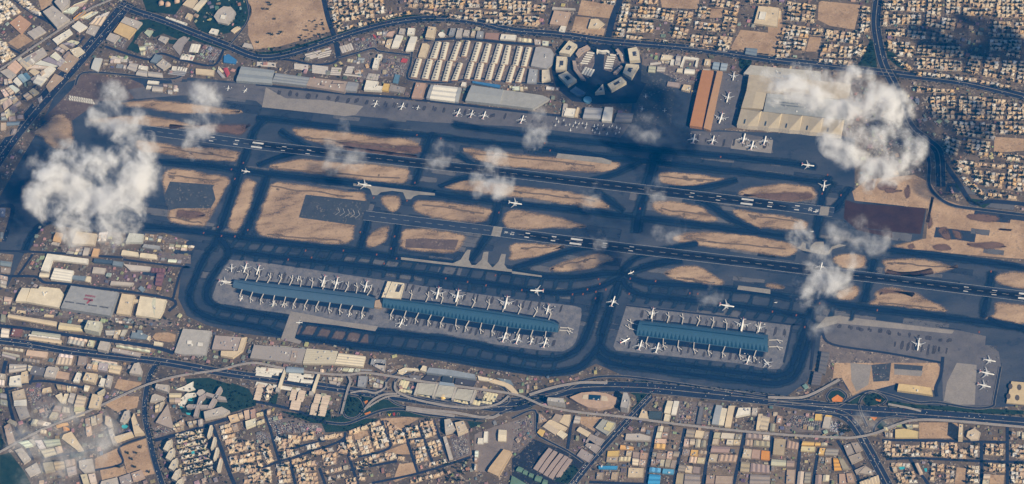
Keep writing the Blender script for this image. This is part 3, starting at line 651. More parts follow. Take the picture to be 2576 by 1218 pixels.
# concourses
def loft(S0, T0, prof):
    return [[S0[i].lerp(T0[i], u) + Vector((0, 0, h)) for u, h in prof] for i in range(len(S0))]
def resample(p, n):
    return [along(p, sum((p[i + 1] - p[i]).length for i in range(len(p) - 1)) * k / n)[0] for k in range(n + 1)]
def concourse(ns, ss, label, hN, hS, crown, col, fins, stripe, n=24):
    a, b = resample(gp(ns, hN), n), resample(gp(ss, hS), n)
    c = sum(a + b, Vector()) / (2 * len(a)); c.z = 0
    root = thing('concourse', label, 'terminal', c)
    pr = []
    for j in range(11):
        u = j / 10; pr.append((u, crown * (math.sin(math.pi * min(1, u * 1.0)) ** .75)))
    rows = loft(a, b, pr); k = len(pr)
    m = MB(); v = [p - c for r in rows for p in r]
    m.add(v, [(i * k + j, i * k + j + 1, (i + 1) * k + j + 1, (i + 1) * k + j) for i in range(n) for j in range(k - 1)])
    m.build('roof', 'painted_metal', root, col)
    w = MB()
    for line, flip in ((a, 1), (b, 0)):
        v = [p - c for p in line] + [Vector((p.x - c.x, p.y - c.y, 0)) for p in line]; q = len(line)
        w.add(v, [((i, i + 1, q + i + 1, q + i) if flip else (i + 1, i, q + i, q + i + 1)) for i in range(q - 1)])
    for r in (rows[0], rows[-1]):
        v = [p - c for p in r] + [Vector((p.x - c.x, p.y - c.y, 0)) for p in r]; q = len(r)
        w.add(v, [(i, i + 1, q + i + 1, q + i) for i in range(q - 1)])
    w.build('wall', 'rendered_wall', root, (.05, .075, .11))
    def onroof(t, u):
        x = t * n; i = min(int(x), n - 1); f = x - i
        h = crown * (math.sin(math.pi * u) ** .75)
        return a[i].lerp(a[i + 1], f).lerp(b[i].lerp(b[i + 1], f), u) + Vector((0, 0, h + .5)) - c
    for i in range(fins):
        t = (i + .7) / (fins + .6); dt = .36 / fins; f = MB()
        pts = []
        for u, wd in ((.74, .02), (.8, .25), (.86, .5), (.92, .75), (.985, 1)): pts += [onroof(t - dt * wd, u), onroof(t + dt * wd, u)]
        f.add(pts, [(0, 2, 3, 1), (2, 4, 5, 3), (4, 6, 7, 5), (6, 8, 9, 7)]); f.build('skylight', 'blue_glass', root)
    for u0, u1 in stripe:
        f = MB(); pts = []
        for i in range(n + 1): t = .03 + .94 * i / n; pts += [onroof(t, u0), onroof(t, u1)]
        f.add(pts, [(2 * i, 2 * i + 1, 2 * i + 3, 2 * i + 2) for i in range(n)]); f.build('roof_glazing', 'blue_glass', root)
    return a, b
TEAL = (.034, .085, .14)
CA = concourse([(592,703),(644,709),(780,724),(914,740),(946,750)], [(586,723),(644,737),(780,755),(900,770),(940,776)], 'long grey-blue concourse with plain barrel roof, nearest the white link block', 9, 5, 14, (.055, .1, .155), 0, [(.44, .49)])
CB = concourse([(968,749),(1100,763),(1288,788),(1390,806),(1408,818)], [(962,773),(1100,795),(1288,825),(1370,834),(1404,836)], 'longest teal concourse with barrel roof and a row of dark triangular skylights', 10, 4, 24, TEAL, 46, [(.36, .42)])
CC = concourse([(1612,806),(1700,814),(1932,842)], [(1601,844),(1700,856),(1932,886)], 'shorter teal concourse standing alone, dark triangular skylights on one slope', 10, 4, 24, TEAL, 32, [(.4, .46)])
B("21: 1262,562 1325,395 1365,400 1300,560", 16, 'v', 'narrow ivory end wing of the link block between two concourses', roof='flat', units=3)
B("21: 1300,562 1368,400 1490,415 1452,568", 18, 'v', 'ivory flat link block between the grey and the teal concourse', hole="21: 1398,500 1430,425 1470,430 1440,505", units=4, cat='terminal')
B("21: 1190,655 1200,590 1265,575 1265,665", 14, 't', 'low tan joint between the two longest concourses', cat='terminal')

SV = MB()  # dark ribbons painted beside the concourses: shadow band over the equipment area
for (a, b), so, no in ((CA, 14, 9), (CB, 18, 8), (CC, 18, 8)):
    for line, sg, w in ((b, -1, so), (a, 1, no)):
        q = []
        for i, p in enumerate(line):
            t = (line[min(i + 1, len(line) - 1)] - line[max(i - 1, 0)]).normalized(); q.append(p + Vector((-t.y, t.x, 0)) * sg * w * .9)
        SV.ribbon(q, w * 1.5, 1.3, 5)
structure('shade_band', SV, 'worn_asphalt')
# the big maintenance hangar, top right
B("h: 250,318 345,205 830,250 1300,290 1290,420 330,335", 22, (.4, .385, .35), 'stepped pale annex on the far edge of the tented hangar', cat='annex', units=6)
B("h: 325,335 900,385 890,570 560,580 290,552", 30, (.4, .345, .265), 'tan far bay of the tented aircraft hangar, half under cloud', 'hangar', 'hangar')
B("h: 288,555 562,582 512,800 220,780", 30, (.42, .36, .265), 'sandy side bay of the tented aircraft hangar with lighter panel', 'hangar', 'hangar', 'ridge', 1, rise=4)
B("h: 570,585 1660,690 1640,940 520,832", 33, (.27, .285, .29), 'grey middle hall of the tented aircraft hangar with dark roof strips', 'hangar', 'hangar', units=5)
B("h: 900,385 1700,460 1660,690 890,575", 28, (.42, .36, .27), 'tan hall of the aircraft hangar hidden under the thickest cloud', 'hangar', 'hangar', 'ridge', 2)
def tent(i, n=5):
    T0, T1, B0, B1 = Vector((218, 795)), Vector((1612, 945)), Vector((160, 1010)), Vector((1570, 1150))
    def hp(u, v, z): q = T0.lerp(T1, u).lerp(B0.lerp(B1, u), v); return P(1823.8 + q.x * .1859, 125.8 + q.y * .1859, z)
    u0, u1 = i / n, (i + 1) / n; z = 27
    c = hp((u0 + u1) / 2, .5, z); c.z = 0
    rt = thing('hangar', '%s tent-roofed bay along the front of the aircraft hangar, counted from the shadowed end' % nth(i), 'hangar', c, 0, 'tented hangar bays')
    p = [hp(u0, 0, z), hp(u1, 0, z), hp(u1, 1, z), hp(u0 + (u1 - u0) * .5, 1, z + 5), hp(u0, 1, z)]
    top = hp(u0 + (u1 - u0) * .93, .1, z + 15); lowp = hp(u0 + (u1 - u0) * .3, .15, z + 3)
    m = MB(); v = [q - c for q in p + [top, lowp]]
    m.add(v, [(4, 3, 6), (3, 2, 5), (3, 5, 6), (2, 1, 5), (1, 0, 5), (0, 6, 5), (0, 4, 6)]); m.build('roof', 'painted_metal', rt, (.41, .35, .255))
    w = MB(); v = [q - c for q in p]; v += [Vector((q.x, q.y, 0)) for q in v]
    w.add(v, [(j, (j + 1) % 5, 5 + (j + 1) % 5, 5 + j) for j in range(5)]); w.build('wall', 'rendered_wall', rt, (.5, .44, .36))
    s = MB(); s.poly([hp(u0 + (u1 - u0) * a, b, z + 6) - c for a, b in ((.32, .62), (.36, .62), (.36, .9), (.32, .9))], z + 6.5); s.build('roof_vent', 'blue_glass', rt)
for i in range(5): tent(i)
B([(1735,316),(1767,176),(1795,178),(1766,320)], 20, (.4, .19, .075), 'longest orange-brown hangar roof beside the shaded apron', 'hangar', 'hangar', 'barrel', 1)
B([(1770,322),(1804,178),(1818,180),(1787,328)], 17, (.42, .25, .13), 'narrow orange-brown hangar roof alongside the parked airliners', 'hangar', 'hangar', 'barrel', 1)

LM = [  # spec, height, colour, label, name/category, roof, ridges, units
 ("00: 430,118 532,55 700,192 572,278", 26, 'p', 'pale block round a dark courtyard beside the golden station', 'b', 'flat', 1, 4),
 ("00: 545,20 600,-40 700,-10 690,40 620,112", 24, 'p', 'irregular pale block on the far edge beyond the courtyard block', 'b', 'flat', 1, 3),
 ("00: 1140,322 1210,226 1372,292 1290,392", 14, (.55, .4, .2), 'large yellow-tan flat roof beside the diagonal highway', 'b', 'flat', 1, 0),
 ("00: 1212,222 1258,165 1430,225 1378,288", 16, 'p', 'pale roof with brown recesses joined to the yellow-tan roof', 'b', 'flat', 1, 5),
 ("00: 1065,395 1110,330 1205,360 1147,432", 14, 'p', 'square pale block with a small central hole beside the highway', 'b', 'flat', 1, 0),
 ("00: 525,398 700,290 730,330 572,442", 12, 'w', 'long white block with stepped end beside the metro line', 'b', 'flat', 1, 3),
 ("00: 720,268 790,210 880,270 792,322", 12, 'w', 'white ridged shed near the golden station', 's', 'ridge', 3, 0),
 ("00: 190,620 245,580 430,475 475,540 262,692", 11, 'p', 'long pale building with blue canopies along the metro', 'b', 'flat', 1, 4),
 ("00: 200,642 255,600 325,655 266,702", 9, 'c', 'cream shed below the blue canopies', 's', 'ridge', 2, 0),
 ("00: 280,590 310,575 362,622 332,646", 9, 'w', 'small white shed between cream shed and blue canopies', 's', 'ridge', 1, 0),
 ("00: 510,560 560,520 626,582 572,612", 10, 'w', 'white block with dark slot courtyard among the sheds', 'b', 'flat', 1, 0),
 ("00: 330,830 385,755 470,785 406,862", 12, 'w', 'large white shed beside the dusty lot near the highway', 's', 'ridge', 2, 0),
 ("00: 130,820 172,775 222,832 182,868", 9, 'w', 'white shed at the end of the pale blue pair', 's', 'ridge', 1, 0),
 ("00: 175,770 222,740 276,802 232,832", 9, (.3, .4, .46), 'pale blue shed beside the white one', 's', 'ridge', 1, 0),
 ("00: 230,750 270,730 312,782 274,802", 9, 'u', 'steel blue shed at the end of its short row', 's', 'ridge', 1, 0),
 ("00: 415,770 445,700 505,660 562,690 480,775", 9, 'w', 'white rounded warehouse with curved roofs near the highway', 's', 'flat', 1, 0),
 ("00: 290,720 340,690 402,722 346,762", 9, 'c', 'cream shed with stepped end in the sheds district', 's', 'ridge', 1, 0),
 ("00: 575,690 700,540 790,582 672,732", 10, 't', 'tan yard block edging the diagonal highway', 'b', 'flat', 1, 3),
 ("00: 460,870 552,740 642,782 492,922", 8, 't', 'sandy flat block beside the diagonal highway shadow', 'b', 'flat', 1, 2),
 ("00: 330,560 366,545 386,590 332,596", 6, 'b', 'bright blue canopy on the long pale building', 'c', 'ridge', 2, 0),
 ("00: 700,500 800,470 852,520 762,582", 10, 'v', 'ivory block with a brown inner yard beside the highway', 'b', 'flat', 1, 2),
 ("00: 0,720 100,680 162,750 102,802", 9, 'p', 'grey-white block with yard at the picture edge', 'b', 'flat', 1, 2),
 ("00: 95,230 200,150 312,232 212,342", 8, (.45, .28, .18), 'orange-tan school block beside the red and green courts', 'b', 'flat', 1, 3),
 ("00: 270,330 400,260 465,320 340,392", 9, 'p', 'pale ridged school hall beside the sand square', 'b', 'ridge', 3, 0),
 ("00: 860,330 910,250 1000,270 945,362", 8, 'p', 'dusty pale yard block between station and highway', 'b', 'flat', 1, 3),
 ("00: 915,690 955,580 1030,590 986,722", 11, (.5, .5, .48), 'pale grey rounded hangar near the highway corner', 'h', 'barrel', 1, 0),
 ("00: 1275,690 1310,635 1390,645 1362,722", 9, 'p', 'grey shed between hangar and white sheds', 's', 'ridge', 2, 0),
 ("00: 1365,752 1390,705 1485,720 1480,772", 9, 'p', 'pale shed with hipped roof, first of a pair', 's', 'ridge', 1, 0),
 ("00: 1490,765 1490,720 1632,735 1640,782", 9, 'p', 'pale shed with hipped roof, second of a pair', 's', 'ridge', 1, 0),
 ("00: 1390,690 1400,655 1490,670 1480,712", 9, 'w', 'white block with roof recess above the hipped sheds', 'b', 'flat', 1, 2),
 ("00: 1970,742 1970,690 2156,705 2150,762", 9, 'c', 'cream shed alone beside the apron service road', 's', 'flat', 1, 0),
 ("00: 1510,620 1565,545 1632,560 1582,637", 14, 's', 'blue-grey shed beside the office with white frames', 's', 'flat', 1, 0),
 ("00: 1570,652 1640,590 1722,650 1642,702", 14, 'p', 'pale courtyard office beside the blue-grey shed', 'b', 'flat', 1, 5),
 ("00: 1725,705 1735,665 1780,670 1770,712", 8, 'w', 'small white shed next to the striped shelters', 's', 'flat', 1, 0),
 ("00: 1480,840 1490,810 1602,820 1592,847", 7, 'w', 'white long cabin on the airfield edge under cloud', 's', 'flat', 1, 0),
 ("00: 1528,915 1540,865 1642,877 1632,922", 10, 'p', 'grey-white domed hangar on the airfield edge under cloud', 'h', 'barrel', 1, 0),
 ("00: 1468,892 1480,860 1532,867 1524,892", 8, 'w', 'small white shed left of the domed hangar', 's', 'flat', 1, 0),
 ("00: 1745,915 1750,880 1795,890 1790,920", 7, 'w', 'white hut beside the dusty square on the airfield edge', 's', 'flat', 1, 0),
 ("00: 1450,330 1480,300 1540,310 1500,370", 10, (.4, .45, .34), 'pale green octagonal hall in the walled garden', 'b', 'flat', 1, 0),
 ("00: 1590,400 1620,360 1700,380 1660,440", 10, 'p', 'white-framed office among the lawns', 'b', 'ridge', 2, 2),
 ("00: 1735,470 1800,390 1850,365 1910,380 1850,450 1810,560", 5, (.3, .27, .26), 'dusty paved deck beside the lawns', 'd', 'flat', 1, 0),
 ("00: 1835,48 1880,0 1990,0 1940,88", 14, 'c', 'cream hall at the far edge beside the domes', 'b', 'flat', 1, 0),
 ("00: 1940,92 2020,0 2082,0 1985,112", 12, 'v', 'long ivory hall at the far edge behind the car park', 'b', 'ridge', 1, 0),
 ("00: 1858,182 1890,130 1942,150 1912,207", 10, 'c', 'small cream block beside the curved white wall', 'b', 'flat', 1, 1),
 ("00: 1665,180 1680,165 1885,235 1870,255", 7, 'w', 'low white wall-like building curving round the junction', 'b', 'flat', 1, 0),
 ("00: 2100,330 2130,285 2202,300 2180,352", 9, 'w', 'white pavilion outside the circular garden', 'b', 'flat', 1, 1),
 ("00: 2320,312 2390,265 2422,280 2352,332", 9, 'c', 'cream pavilion outside the circular garden', 'b', 'barrel', 1, 0),
 ("00: 2150,165 2195,100 2250,62 2330,72 2372,122 2350,192 2290,242 2190,222", 14, 'p', 'pale star-shaped palace inside the circular garden', 'b', 'flat', 1, 7),
 ("00: 2215,185 2225,150 2275,155 2265,195", 18, 'w', 'white raised hall in the middle of the star-shaped palace', 'b', 'flat', 1, 0),
 ("00: 2438,470 2460,430 2530,445 2550,490", 8, 'p', 'pale ridged huts on the sand by the highway', 'b', 'ridge', 4, 0),
 ("00: 2252,562 2300,545 2382,602 2370,642 2250,627", 7, 'b', 'blue roofed site cabins by the highway bend', 'c', 'ridge', 4, 0),
 ("00: 2245,692 2290,680 2312,732 2282,772", 8, 'r', 'bright red roofed structure beside the grey cargo hall', 'c', 'ridge', 1, 0),
 ([(594,203),(607,167),(690,177),(683,210)], 18, (.27, .29, .3), 'grey cargo hall next to the red roofed structure', 'w', 'ridge', 2, 0),
 ("01: 160,822 200,735 540,780 505,862", 18, (.25, .26, .27), 'dark grey middle part of the long cargo terminal', 'w', 'ridge', 3, 0),
 ("01: 507,862 545,780 922,822 892,927", 17, (.33, .26, .215), 'dusty tan part of the long cargo terminal with pipe runs', 'w', 'flat', 1, 6),
 ("01: 897,910 926,822 1032,835 1006,917", 15, (.27, .27, .28), 'short grey end part of the long cargo terminal', 'w', 'ridge', 1, 0),
 ("01: 1362,478 1412,350 1482,360 1430,475", 12, 'w', 'white hangar with green forecourt, nearer the highway curve', 'h', 'ridge', 1, 0),
 ("01: 1505,512 1557,365 1622,370 1580,507", 12, 'w', 'white hangar second from the highway curve', 'h', 'ridge', 1, 0),
 ("01: 1298,470 1320,400 1382,390 1342,492", 8, 'c', 'cream yard block beside the white hangar', 'b', 'flat', 1, 2),
 ("01: 1300,360 1340,320 1400,310 1370,370", 5, (.5, .35, .28), 'red and white striped enclosure beside the highway', 'c', 'flat', 1, 0),
 ("01: 1520,347 1532,280 1602,285 1590,347", 12, 'w', 'white square hall backing on the curving highway', 'b', 'flat', 1, 1),
 ("01: 1435,340 1450,285 1502,290 1490,347", 10, 'p', 'grey house beside the striped enclosure', 'b', 'flat', 1, 1),
 ("01: 1703,372 1735,265 1812,275 1790,387", 20, 'c', 'tall cream block backing on the curving highway', 'b', 'flat', 1, 2),
 ("01: 1830,350 1850,325 1880,320 1905,345 1890,370 1850,372", 7, 'w', 'small white domed pavilion beside the tall cream block', 'b', 'flat', 1, 0),
 ("01: 1938,352 1960,282 2012,285 1990,352", 14, 'g', 'grey office, first in the row under the highway', 'b', 'flat', 1, 2),
 ("01: 2008,372 2030,282 2082,288 2068,372", 14, 'p', 'pale grey office, second in the row under the highway', 'b', 'flat', 1, 2),
 ("01: 2080,357 2100,300 2152,305 2138,367", 13, 'p', 'white-rimmed office, third in the row under the highway', 'b', 'flat', 1, 1),
 ("01: 2160,360 2175,308 2210,312 2198,366", 12, 'q', 'buff office, fourth in the row under the highway', 'b', 'flat', 1, 1),
 ("01: 2215,377 2230,310 2292,315 2280,382", 12, 'g', 'grey office, fifth in the row under the highway', 'b', 'flat', 1, 1),
 ("01: 2300,387 2312,330 2452,336 2440,402", 4, (.3, .19, .15), 'reddish brown building plot in the row of offices', 'd', 'flat', 1, 0),
 ("01: 2455,392 2470,345 2620,352 2610,402", 12, 'w', 'long white office at the end of the row', 'b', 'flat', 1, 3),
 ("01: 1630,572 1675,437 1718,437 1747,455 1705,577", 11, 'c', 'plain cream shed at the corner of the long sheds', 's', 'flat', 1, 0),
 ("01: 1168,682 1196,580 1242,590 1222,687", 18, 'w', 'white stepped tower block beside the round dishes', 'b', 'flat', 1, 2),
 ("01: 1215,590 1230,545 1272,550 1255,600", 14, 'w', 'white wing behind the stepped tower block', 'b', 'flat', 1, 1),
 ("01: 1085,902 1112,805 1232,820 1216,860 1276,867 1260,912", 16, 'w', 'white L-shaped terminal annex with dotted roof', 'b', 'flat', 1, 6),
 ("01: 1268,907 1287,840 1347,845 1332,917", 13, 'y', 'yellow block beside the white L-shaped annex', 'b', 'flat', 1, 0),
 ("01: 1335,912 1357,850 1502,880 1482,937", 11, (.27, .24, .22), 'dusty grey shed next to the yellow block', 's', 'flat', 1, 2),
 ("01: 1565,982 1612,830 1712,840 1672,987", 14, (.4, .27, .2), 'reddish tan office with open roof yard facing the apron', 'b', 'flat', 1, 5),
 ("01: 1713,987 1760,850 1790,853 1745,990", 15, (.3, .31, .32), 'grey edge bay of the white striped hangar', 'h', 'ridge', 1, 0),
 ("01: 1747,992 1792,853 2032,878 2000,1022", 15, 'w', 'white hangar with three ridged bays facing the apron', 'h', 'ridge', 3, 0),
 ("01: 2002,1022 2034,879 2068,882 2032,1027", 15, (.34, .35, .35), 'grey far edge bay of the white striped hangar', 'h', 'ridge', 1, 0),
 ("01: 2060,862 2076,825 2117,830 2112,872", 9, 'w', 'small white block between the hangar and blue canopy', 'b', 'flat', 1, 0),
 ("01: 2105,1012 2170,857 2492,905 2452,1052", 20, (.3, .31, .31), 'large grey hangar with blue rear canopy', 'h', 'ridge', 1, 0),
 ([(1257,263),(1267,226.5),(1290,229),(1365,240),(1383,248),(1340,273)], 18, (.31, .31, .3), 'grey wedge-ended hangar joined to the large grey one', 'h', 'flat', 1, 0),
 ("01: 2175,830 2180,815 2460,855 2450,885", 9, 'b', 'blue canopy behind the large grey hangar', 'c', 'flat', 1, 0),
 ("01: 1455,622 1475,585 1527,595 1510,632", 5, 'r', 'crimson square shed in the container yard', 'c', 'flat', 1, 0),
 ("01: 1375,832 1400,745 1452,757 1430,842", 4, 'u', 'steel blue yard cover beside the container yard', 'c', 'flat', 1, 0),
 ("01: 1175,352 1185,345 1210,365 1200,390", 4, 'r', 'red container stack in the highway side yard', 'c', 'flat', 1, 0),
 ("02: 190,662 240,475 290,470 392,490 422,540 405,642 350,692", 14, (.34, .33, .33), 'grey D-shaped block with dark curved court beside the ring', 'b', 'flat', 1, 3),
 ("02: 150,832 176,690 262,700 245,832", 12, (.3, .31, .33), 'grey block with a diagonal white bar beside the ring', 'b', 'flat', 1, 3),
 ("02: 300,822 302,705 375,700 390,802", 14, 'v', 'ivory block inside an angled surround beside the ring', 'b', 'flat', 1, 1),
 ("02: 1495,600 1512,550 1616,560 1604,600", 10, 'v', 'ivory bar of the first dark courtyard complex', 'b', 'flat', 1, 1),
 ("02: 1590,650 1602,595 1635,600 1625,655", 10, 'w', 'short white bar closing the first dark courtyard', 'b', 'flat', 1, 0),
 ("02: 1640,650 1655,560 1700,565 1690,660", 9, 'p', 'pale workshop row between two dark courtyards', 'b', 'ridge', 2, 1),
 ("02: 1720,590 1730,568 1882,585 1876,606", 10, 'w', 'white far bar of the second dark courtyard', 'b', 'flat', 1, 1),
 ("02: 1690,672 1722,590 1742,592 1714,678", 10, 'w', 'white near bar of the second dark courtyard', 'b', 'flat', 1, 0),
 ("02: 1840,668 1856,604 1876,606 1862,672", 10, 'w', 'white end bar of the second dark courtyard', 'b', 'flat', 1, 0),
 ("02: 1732,737 1742,690 1842,700 1834,742", 9, 'w', 'white barrel shed below the second dark courtyard', 's', 'barrel', 1, 0),
 ("02: 1655,722 1667,690 1722,692 1715,732", 9, 'v', 'small ivory shed next to the white barrel shed', 's', 'flat', 1, 0),
 ("02: 1370,722 1380,660 1450,668 1440,728", 8, (.4, .4, .3), 'dull cream double shed near the courtyards', 's', 'ridge', 2, 0),
 ("02: 1455,715 1465,668 1545,676 1535,720", 8, 'p', 'pale shed next to the dull cream double shed', 's', 'ridge', 2, 0),
 ("02: 1930,652 1945,595 2002,600 1990,662", 12, 'c', 'cream square block beside the steel blue sheds', 'b', 'flat', 1, 2),
 ("02: 2015,692 2030,622 2092,630 2078,702", 9, (.25, .31, .37), 'first steel blue shed beside the long highway', 's', 'ridge', 2, 0),
 ("02: 2094,704 2108,632 2172,640 2156,707", 9, (.28, .33, .38), 'second steel blue shed beside the long highway', 's', 'ridge', 2, 0),
 ("02: 500,1165 520,1040 560,1045 545,1170", 10, 'p', 'narrow pale wing of the white roofed compound', 'b', 'flat', 1, 1),
 ("02: 520,1162 545,1087 642,1095 622,1172", 14, 'w', 'white roof in the compound below the ring', 'b', 'flat', 1, 1),
 ("02: 628,1175 655,1080 680,1085 660,1180", 9, 'c', 'narrow cream wing closing the compound below the ring', 'b', 'flat', 1, 0),
 ("02: 712,1187 740,1080 912,1090 890,1197", 14, (.3, .3, .31), 'wide grey hangar below the ring', 'h', 'ridge', 2, 0),
 ("02: 903,1212 935,1075 1017,1080 1000,1220", 17, 'w', 'white hangar with dark doorway below the ring', 'h', 'barrel', 1, 0),
 ("02: 1030,1225 1060,1135 1222,1142 1200,1225", 12, 'd', 'dark grey hangar in the cloud shadow below the ring', 'h', 'ridge', 2, 0),
 ("02: 1705,902 1730,850 1802,860 1785,922", 13, 'c', 'cream block with roof frames beside the shaded apron', 'b', 'flat', 1, 3),
 ("02: 1558,862 1570,820 1692,835 1680,882", 8, (.33, .27, .25), 'low dusty shed at the top of the shaded apron', 's', 'flat', 1, 0),
 ("02: 380,240 425,105 592,125 547,260", 12, (.42, .31, .23), 'tan school roof with square outline', 'b', 'flat', 1, 5),
 ("02: 470,312 495,255 547,260 527,322", 9, 'w', 'white hall at the foot of the tan school', 'b', 'flat', 1, 0),
 ("02: 400,95 410,70 640,85 640,100", 7, 'p', 'low pale wall block beyond the tan school', 'b', 'flat', 1, 0),
 ("02: 765,285 795,190 870,190 930,240 872,287", 10, 'c', 'cream stepped villa compound on the corner lot', 'b', 'flat', 1, 4),
 ("02: 2435,232 2482,60 2690,80 2670,270", 14, 'c', 'cream palace around a white central hall', 'b', 'flat', 1, 3),
 ("02: 2480,190 2500,115 2560,120 2545,198", 19, 'w', 'white central hall of the cream palace', 'b', 'flat', 1, 0),
 ("02: 2345,540 2360,480 2470,490 2460,560", 8, 's', 'pale double shed on the sand by the long highway', 's', 'ridge', 2, 0),
 ("03: 60,190 75,110 135,110 130,180", 9, 'c', 'cream block beside the palace lot', 'b', 'flat', 1, 1),
 ("10: 722,1225 770,1110 976,1137 950,1245 730,1230", 16, (.55, .47, .36), 'cream hangar with orange flank on the compound corner', 'h', 'flat', 1, 0),
 ("10: 530,1205 562,1120 632,1130 602,1222", 13, (.5, .33, .17), 'orange-tan shed on the compound corner', 'h', 'ridge', 1, 0),
 ("10: 1262,1222 1300,1127 1447,1140 1430,1222", 15, (.45, .46, .42), 'pale grey hangar beside the dark wall under the cloud', 'h', 'flat', 1, 1),
 ("20: 1430,52 1450,20 1612,40 1602,77", 9, 'g', 'grey flat shed beyond the twin hip roofs', 's', 'flat', 1, 1),
 ("20: 830,132 852,55 902,60 885,132", 9, 'p', 'pale shed beside the orange shed', 's', 'barrel', 1, 0),
 ("20: 918,142 942,65 1002,70 985,147", 9, (.55, .36, .2), 'orange-tan shed beside the pale one', 's', 'flat', 1, 0),
 ("20: 510,20 530,0 600,5 590,40", 7, 'p', 'small pale shed in the airfield compound', 's', 'flat', 1, 1),
 ("20: 1218,128 1228,87 1245,82 1390,105 1398,125 1392,147", 9, 'v', 'first of two ivory hip roofed halls end to end', 's', 'flat', 1, 0),
 ("20: 1403,152 1412,113 1430,110 1575,128 1582,148 1578,172", 9, 'v', 'second of two ivory hip roofed halls end to end', 's', 'flat', 1, 0),
 ("20: 410,282 476,117 890,170 880,217 530,177 490,300", 14, 'w', 'white L-shaped hangar bending round a yard', 'h', 'flat', 1, 0),
 ("20: 508,372 550,260 742,290 710,397", 15, 'w', 'white ridged hangar with one dark roof strip', 'h', 'ridge', 4, 0),
 ("20: 393,347 405,307 497,317 490,352", 9, 'v', 'small ivory rounded shed beside the white hangar', 's', 'barrel', 1, 0),
 ("20: 718,372 735,335 872,345 860,392", 9, 's', 'blue-grey shed at the edge of the building site', 's', 'flat', 1, 0),
 ("20: 852,392 870,345 917,350 910,407", 9, 'v', 'ivory cube at the edge of the building site', 's', 'flat', 1, 0),
 ("20: 940,202 950,165 1137,185 1130,217", 12, (.06, .09, .13), 'dark blue roof section over the building site', 's', 'flat', 1, 0),
 ("20: 1130,232 1142,190 1242,202 1225,247", 12, 's', 'blue-grey roof section over the building site', 's', 'flat', 1, 0),
 ("20: 1240,222 1520,250 1512,290 1310,287", 11, (.45, .41, .38), 'long pale ribbed roof in the building site', 's', 'flat', 1, 0),
 ("20: 925,312 940,252 1065,265 1050,322", 9, 'p', 'pale slab roof in the middle of the building site', 's', 'flat', 1, 0),
 ("20: 1520,262 1662,270 1655,310 1515,300", 11, (.16, .08, .085), 'maroon steel frame roof, long arm', 's', 'ridge', 4, 0),
 ("20: 1560,432 1580,312 1655,312 1620,440", 11, (.16, .08, .09), 'maroon steel frame roof, short arm', 's', 'ridge', 3, 0),
 ("20: 1108,430 1120,393 1347,410 1330,442", 10, 'p', 'pale strip roof along the near edge of the building site', 's', 'flat', 1, 0),
 ("20: 1390,470 1420,440 1460,470 1430,505", 8, 's', 'small blue-grey canopy tilted in the building site', 'c', 'flat', 1, 0),
 ("20: 610,662 715,440 1192,507 1110,742", 24, (.27, .275, .285), 'huge grey hangar roof with faded red lettering', 'h', 'flat', 1, 0),
 ("20: 155,595 222,460 302,465 260,600", 15, 'v', 'ivory barrel end of the many-ridged works', 'w', 'barrel', 1, 0),
 ("20: 262,600 310,465 385,470 400,447 602,470 640,522 600,662", 15, 'v', 'large ivory works with stepped far edge', 'w', 'flat', 1, 5),
 ("20: 1170,717 1226,520 1357,535 1345,577 1310,735", 16, 'c', 'narrow cream block linked by a bridge to its twin', 'w', 'flat', 1, 3),
 ("20: 1330,607 1340,575 1410,582 1402,610", 12, 'c', 'cream link bridge between two cream blocks', 'b', 'flat', 1, 0),
 ("20: 1365,737 1411,545 1677,582 1642,692 1600,767", 17, 'v', 'wide ivory hall with a pale green panel near the taxiway bend', 'w', 'flat', 1, 4),
 ("20: 75,757 86,725 572,802 565,847", 10, 'c', 'very long cream hall in three joined lengths', 'w', 'barrel', 1, 0),
 ("20: 585,877 602,810 832,845 825,897", 11, (.55, .47, .3), 'yellowish ridged hall beside the six storey block', 'w', 'ridge', 1, 0),
 ("20: 845,875 885,787 1022,803 990,905", 38, (.48, .47, .38), 'pale green-white six storey block with rooftop plant', 'b', 'flat', 1, 6),
 ("20: 1312,962 1330,910 1380,912 1385,885 1432,892 1432,917 1512,947 1502,982", 10, 's', 'blue-grey stepped hall with ivory end beside the brown oval', 'w', 'flat', 1, 2),
 ("20: 1475,980 1495,942 1515,947 1502,995", 12, 'v', 'ivory end wing of the blue-grey stepped hall', 'b', 'flat', 1, 0),
 ("20: 1545,1037 1552,1000 1642,1015 1632,1047", 8, 'v', 'ivory shed at the foot of the brown oval', 's', 'flat', 1, 0),
 ("20: 165,712 175,685 260,695 252,717", 7, 'c', 'short cream shed between trees by the many-ridged works', 's', 'flat', 1, 0),
 ("20: 440,750 450,728 540,735 532,757", 7, 'c', 'short cream shed in front of the grey hangar', 's', 'flat', 1, 0),
 ("20: 780,800 790,775 850,780 842,803", 7, 'c', 'tiny buff shed beside the six storey block', 's', 'flat', 1, 0),
 ("20: 105,945 130,870 227,880 205,947", 12, (.2, .1, .085), 'brown-roofed block in the street row', 'b', 'flat', 1, 2),
 ("20: 1140,965 1160,895 1192,897 1180,970", 10, 'q', 'buff block with ivory edge beside the brown plot', 'b', 'flat', 1, 1),
 ("20: 980,1077 1010,995 1107,1010 1077,1097", 24, 'p', 'pale cube round a dark roof court in the street row', 'b', 'flat', 1, 0),
 ("20: 1755,1112 1842,872 2130,895 2072,1137 1830,1130", 12, (.36, .345, .33), 'vast pale grey parking deck with two white roof boxes', 'b', 'flat', 1, 6),
 ("20: 2132,1077 2166,940 2442,960 2402,1092", 12, (.33, .28, .26), 'dusty grey terminal wing beside the parking deck', 'b', 'flat', 1, 8),
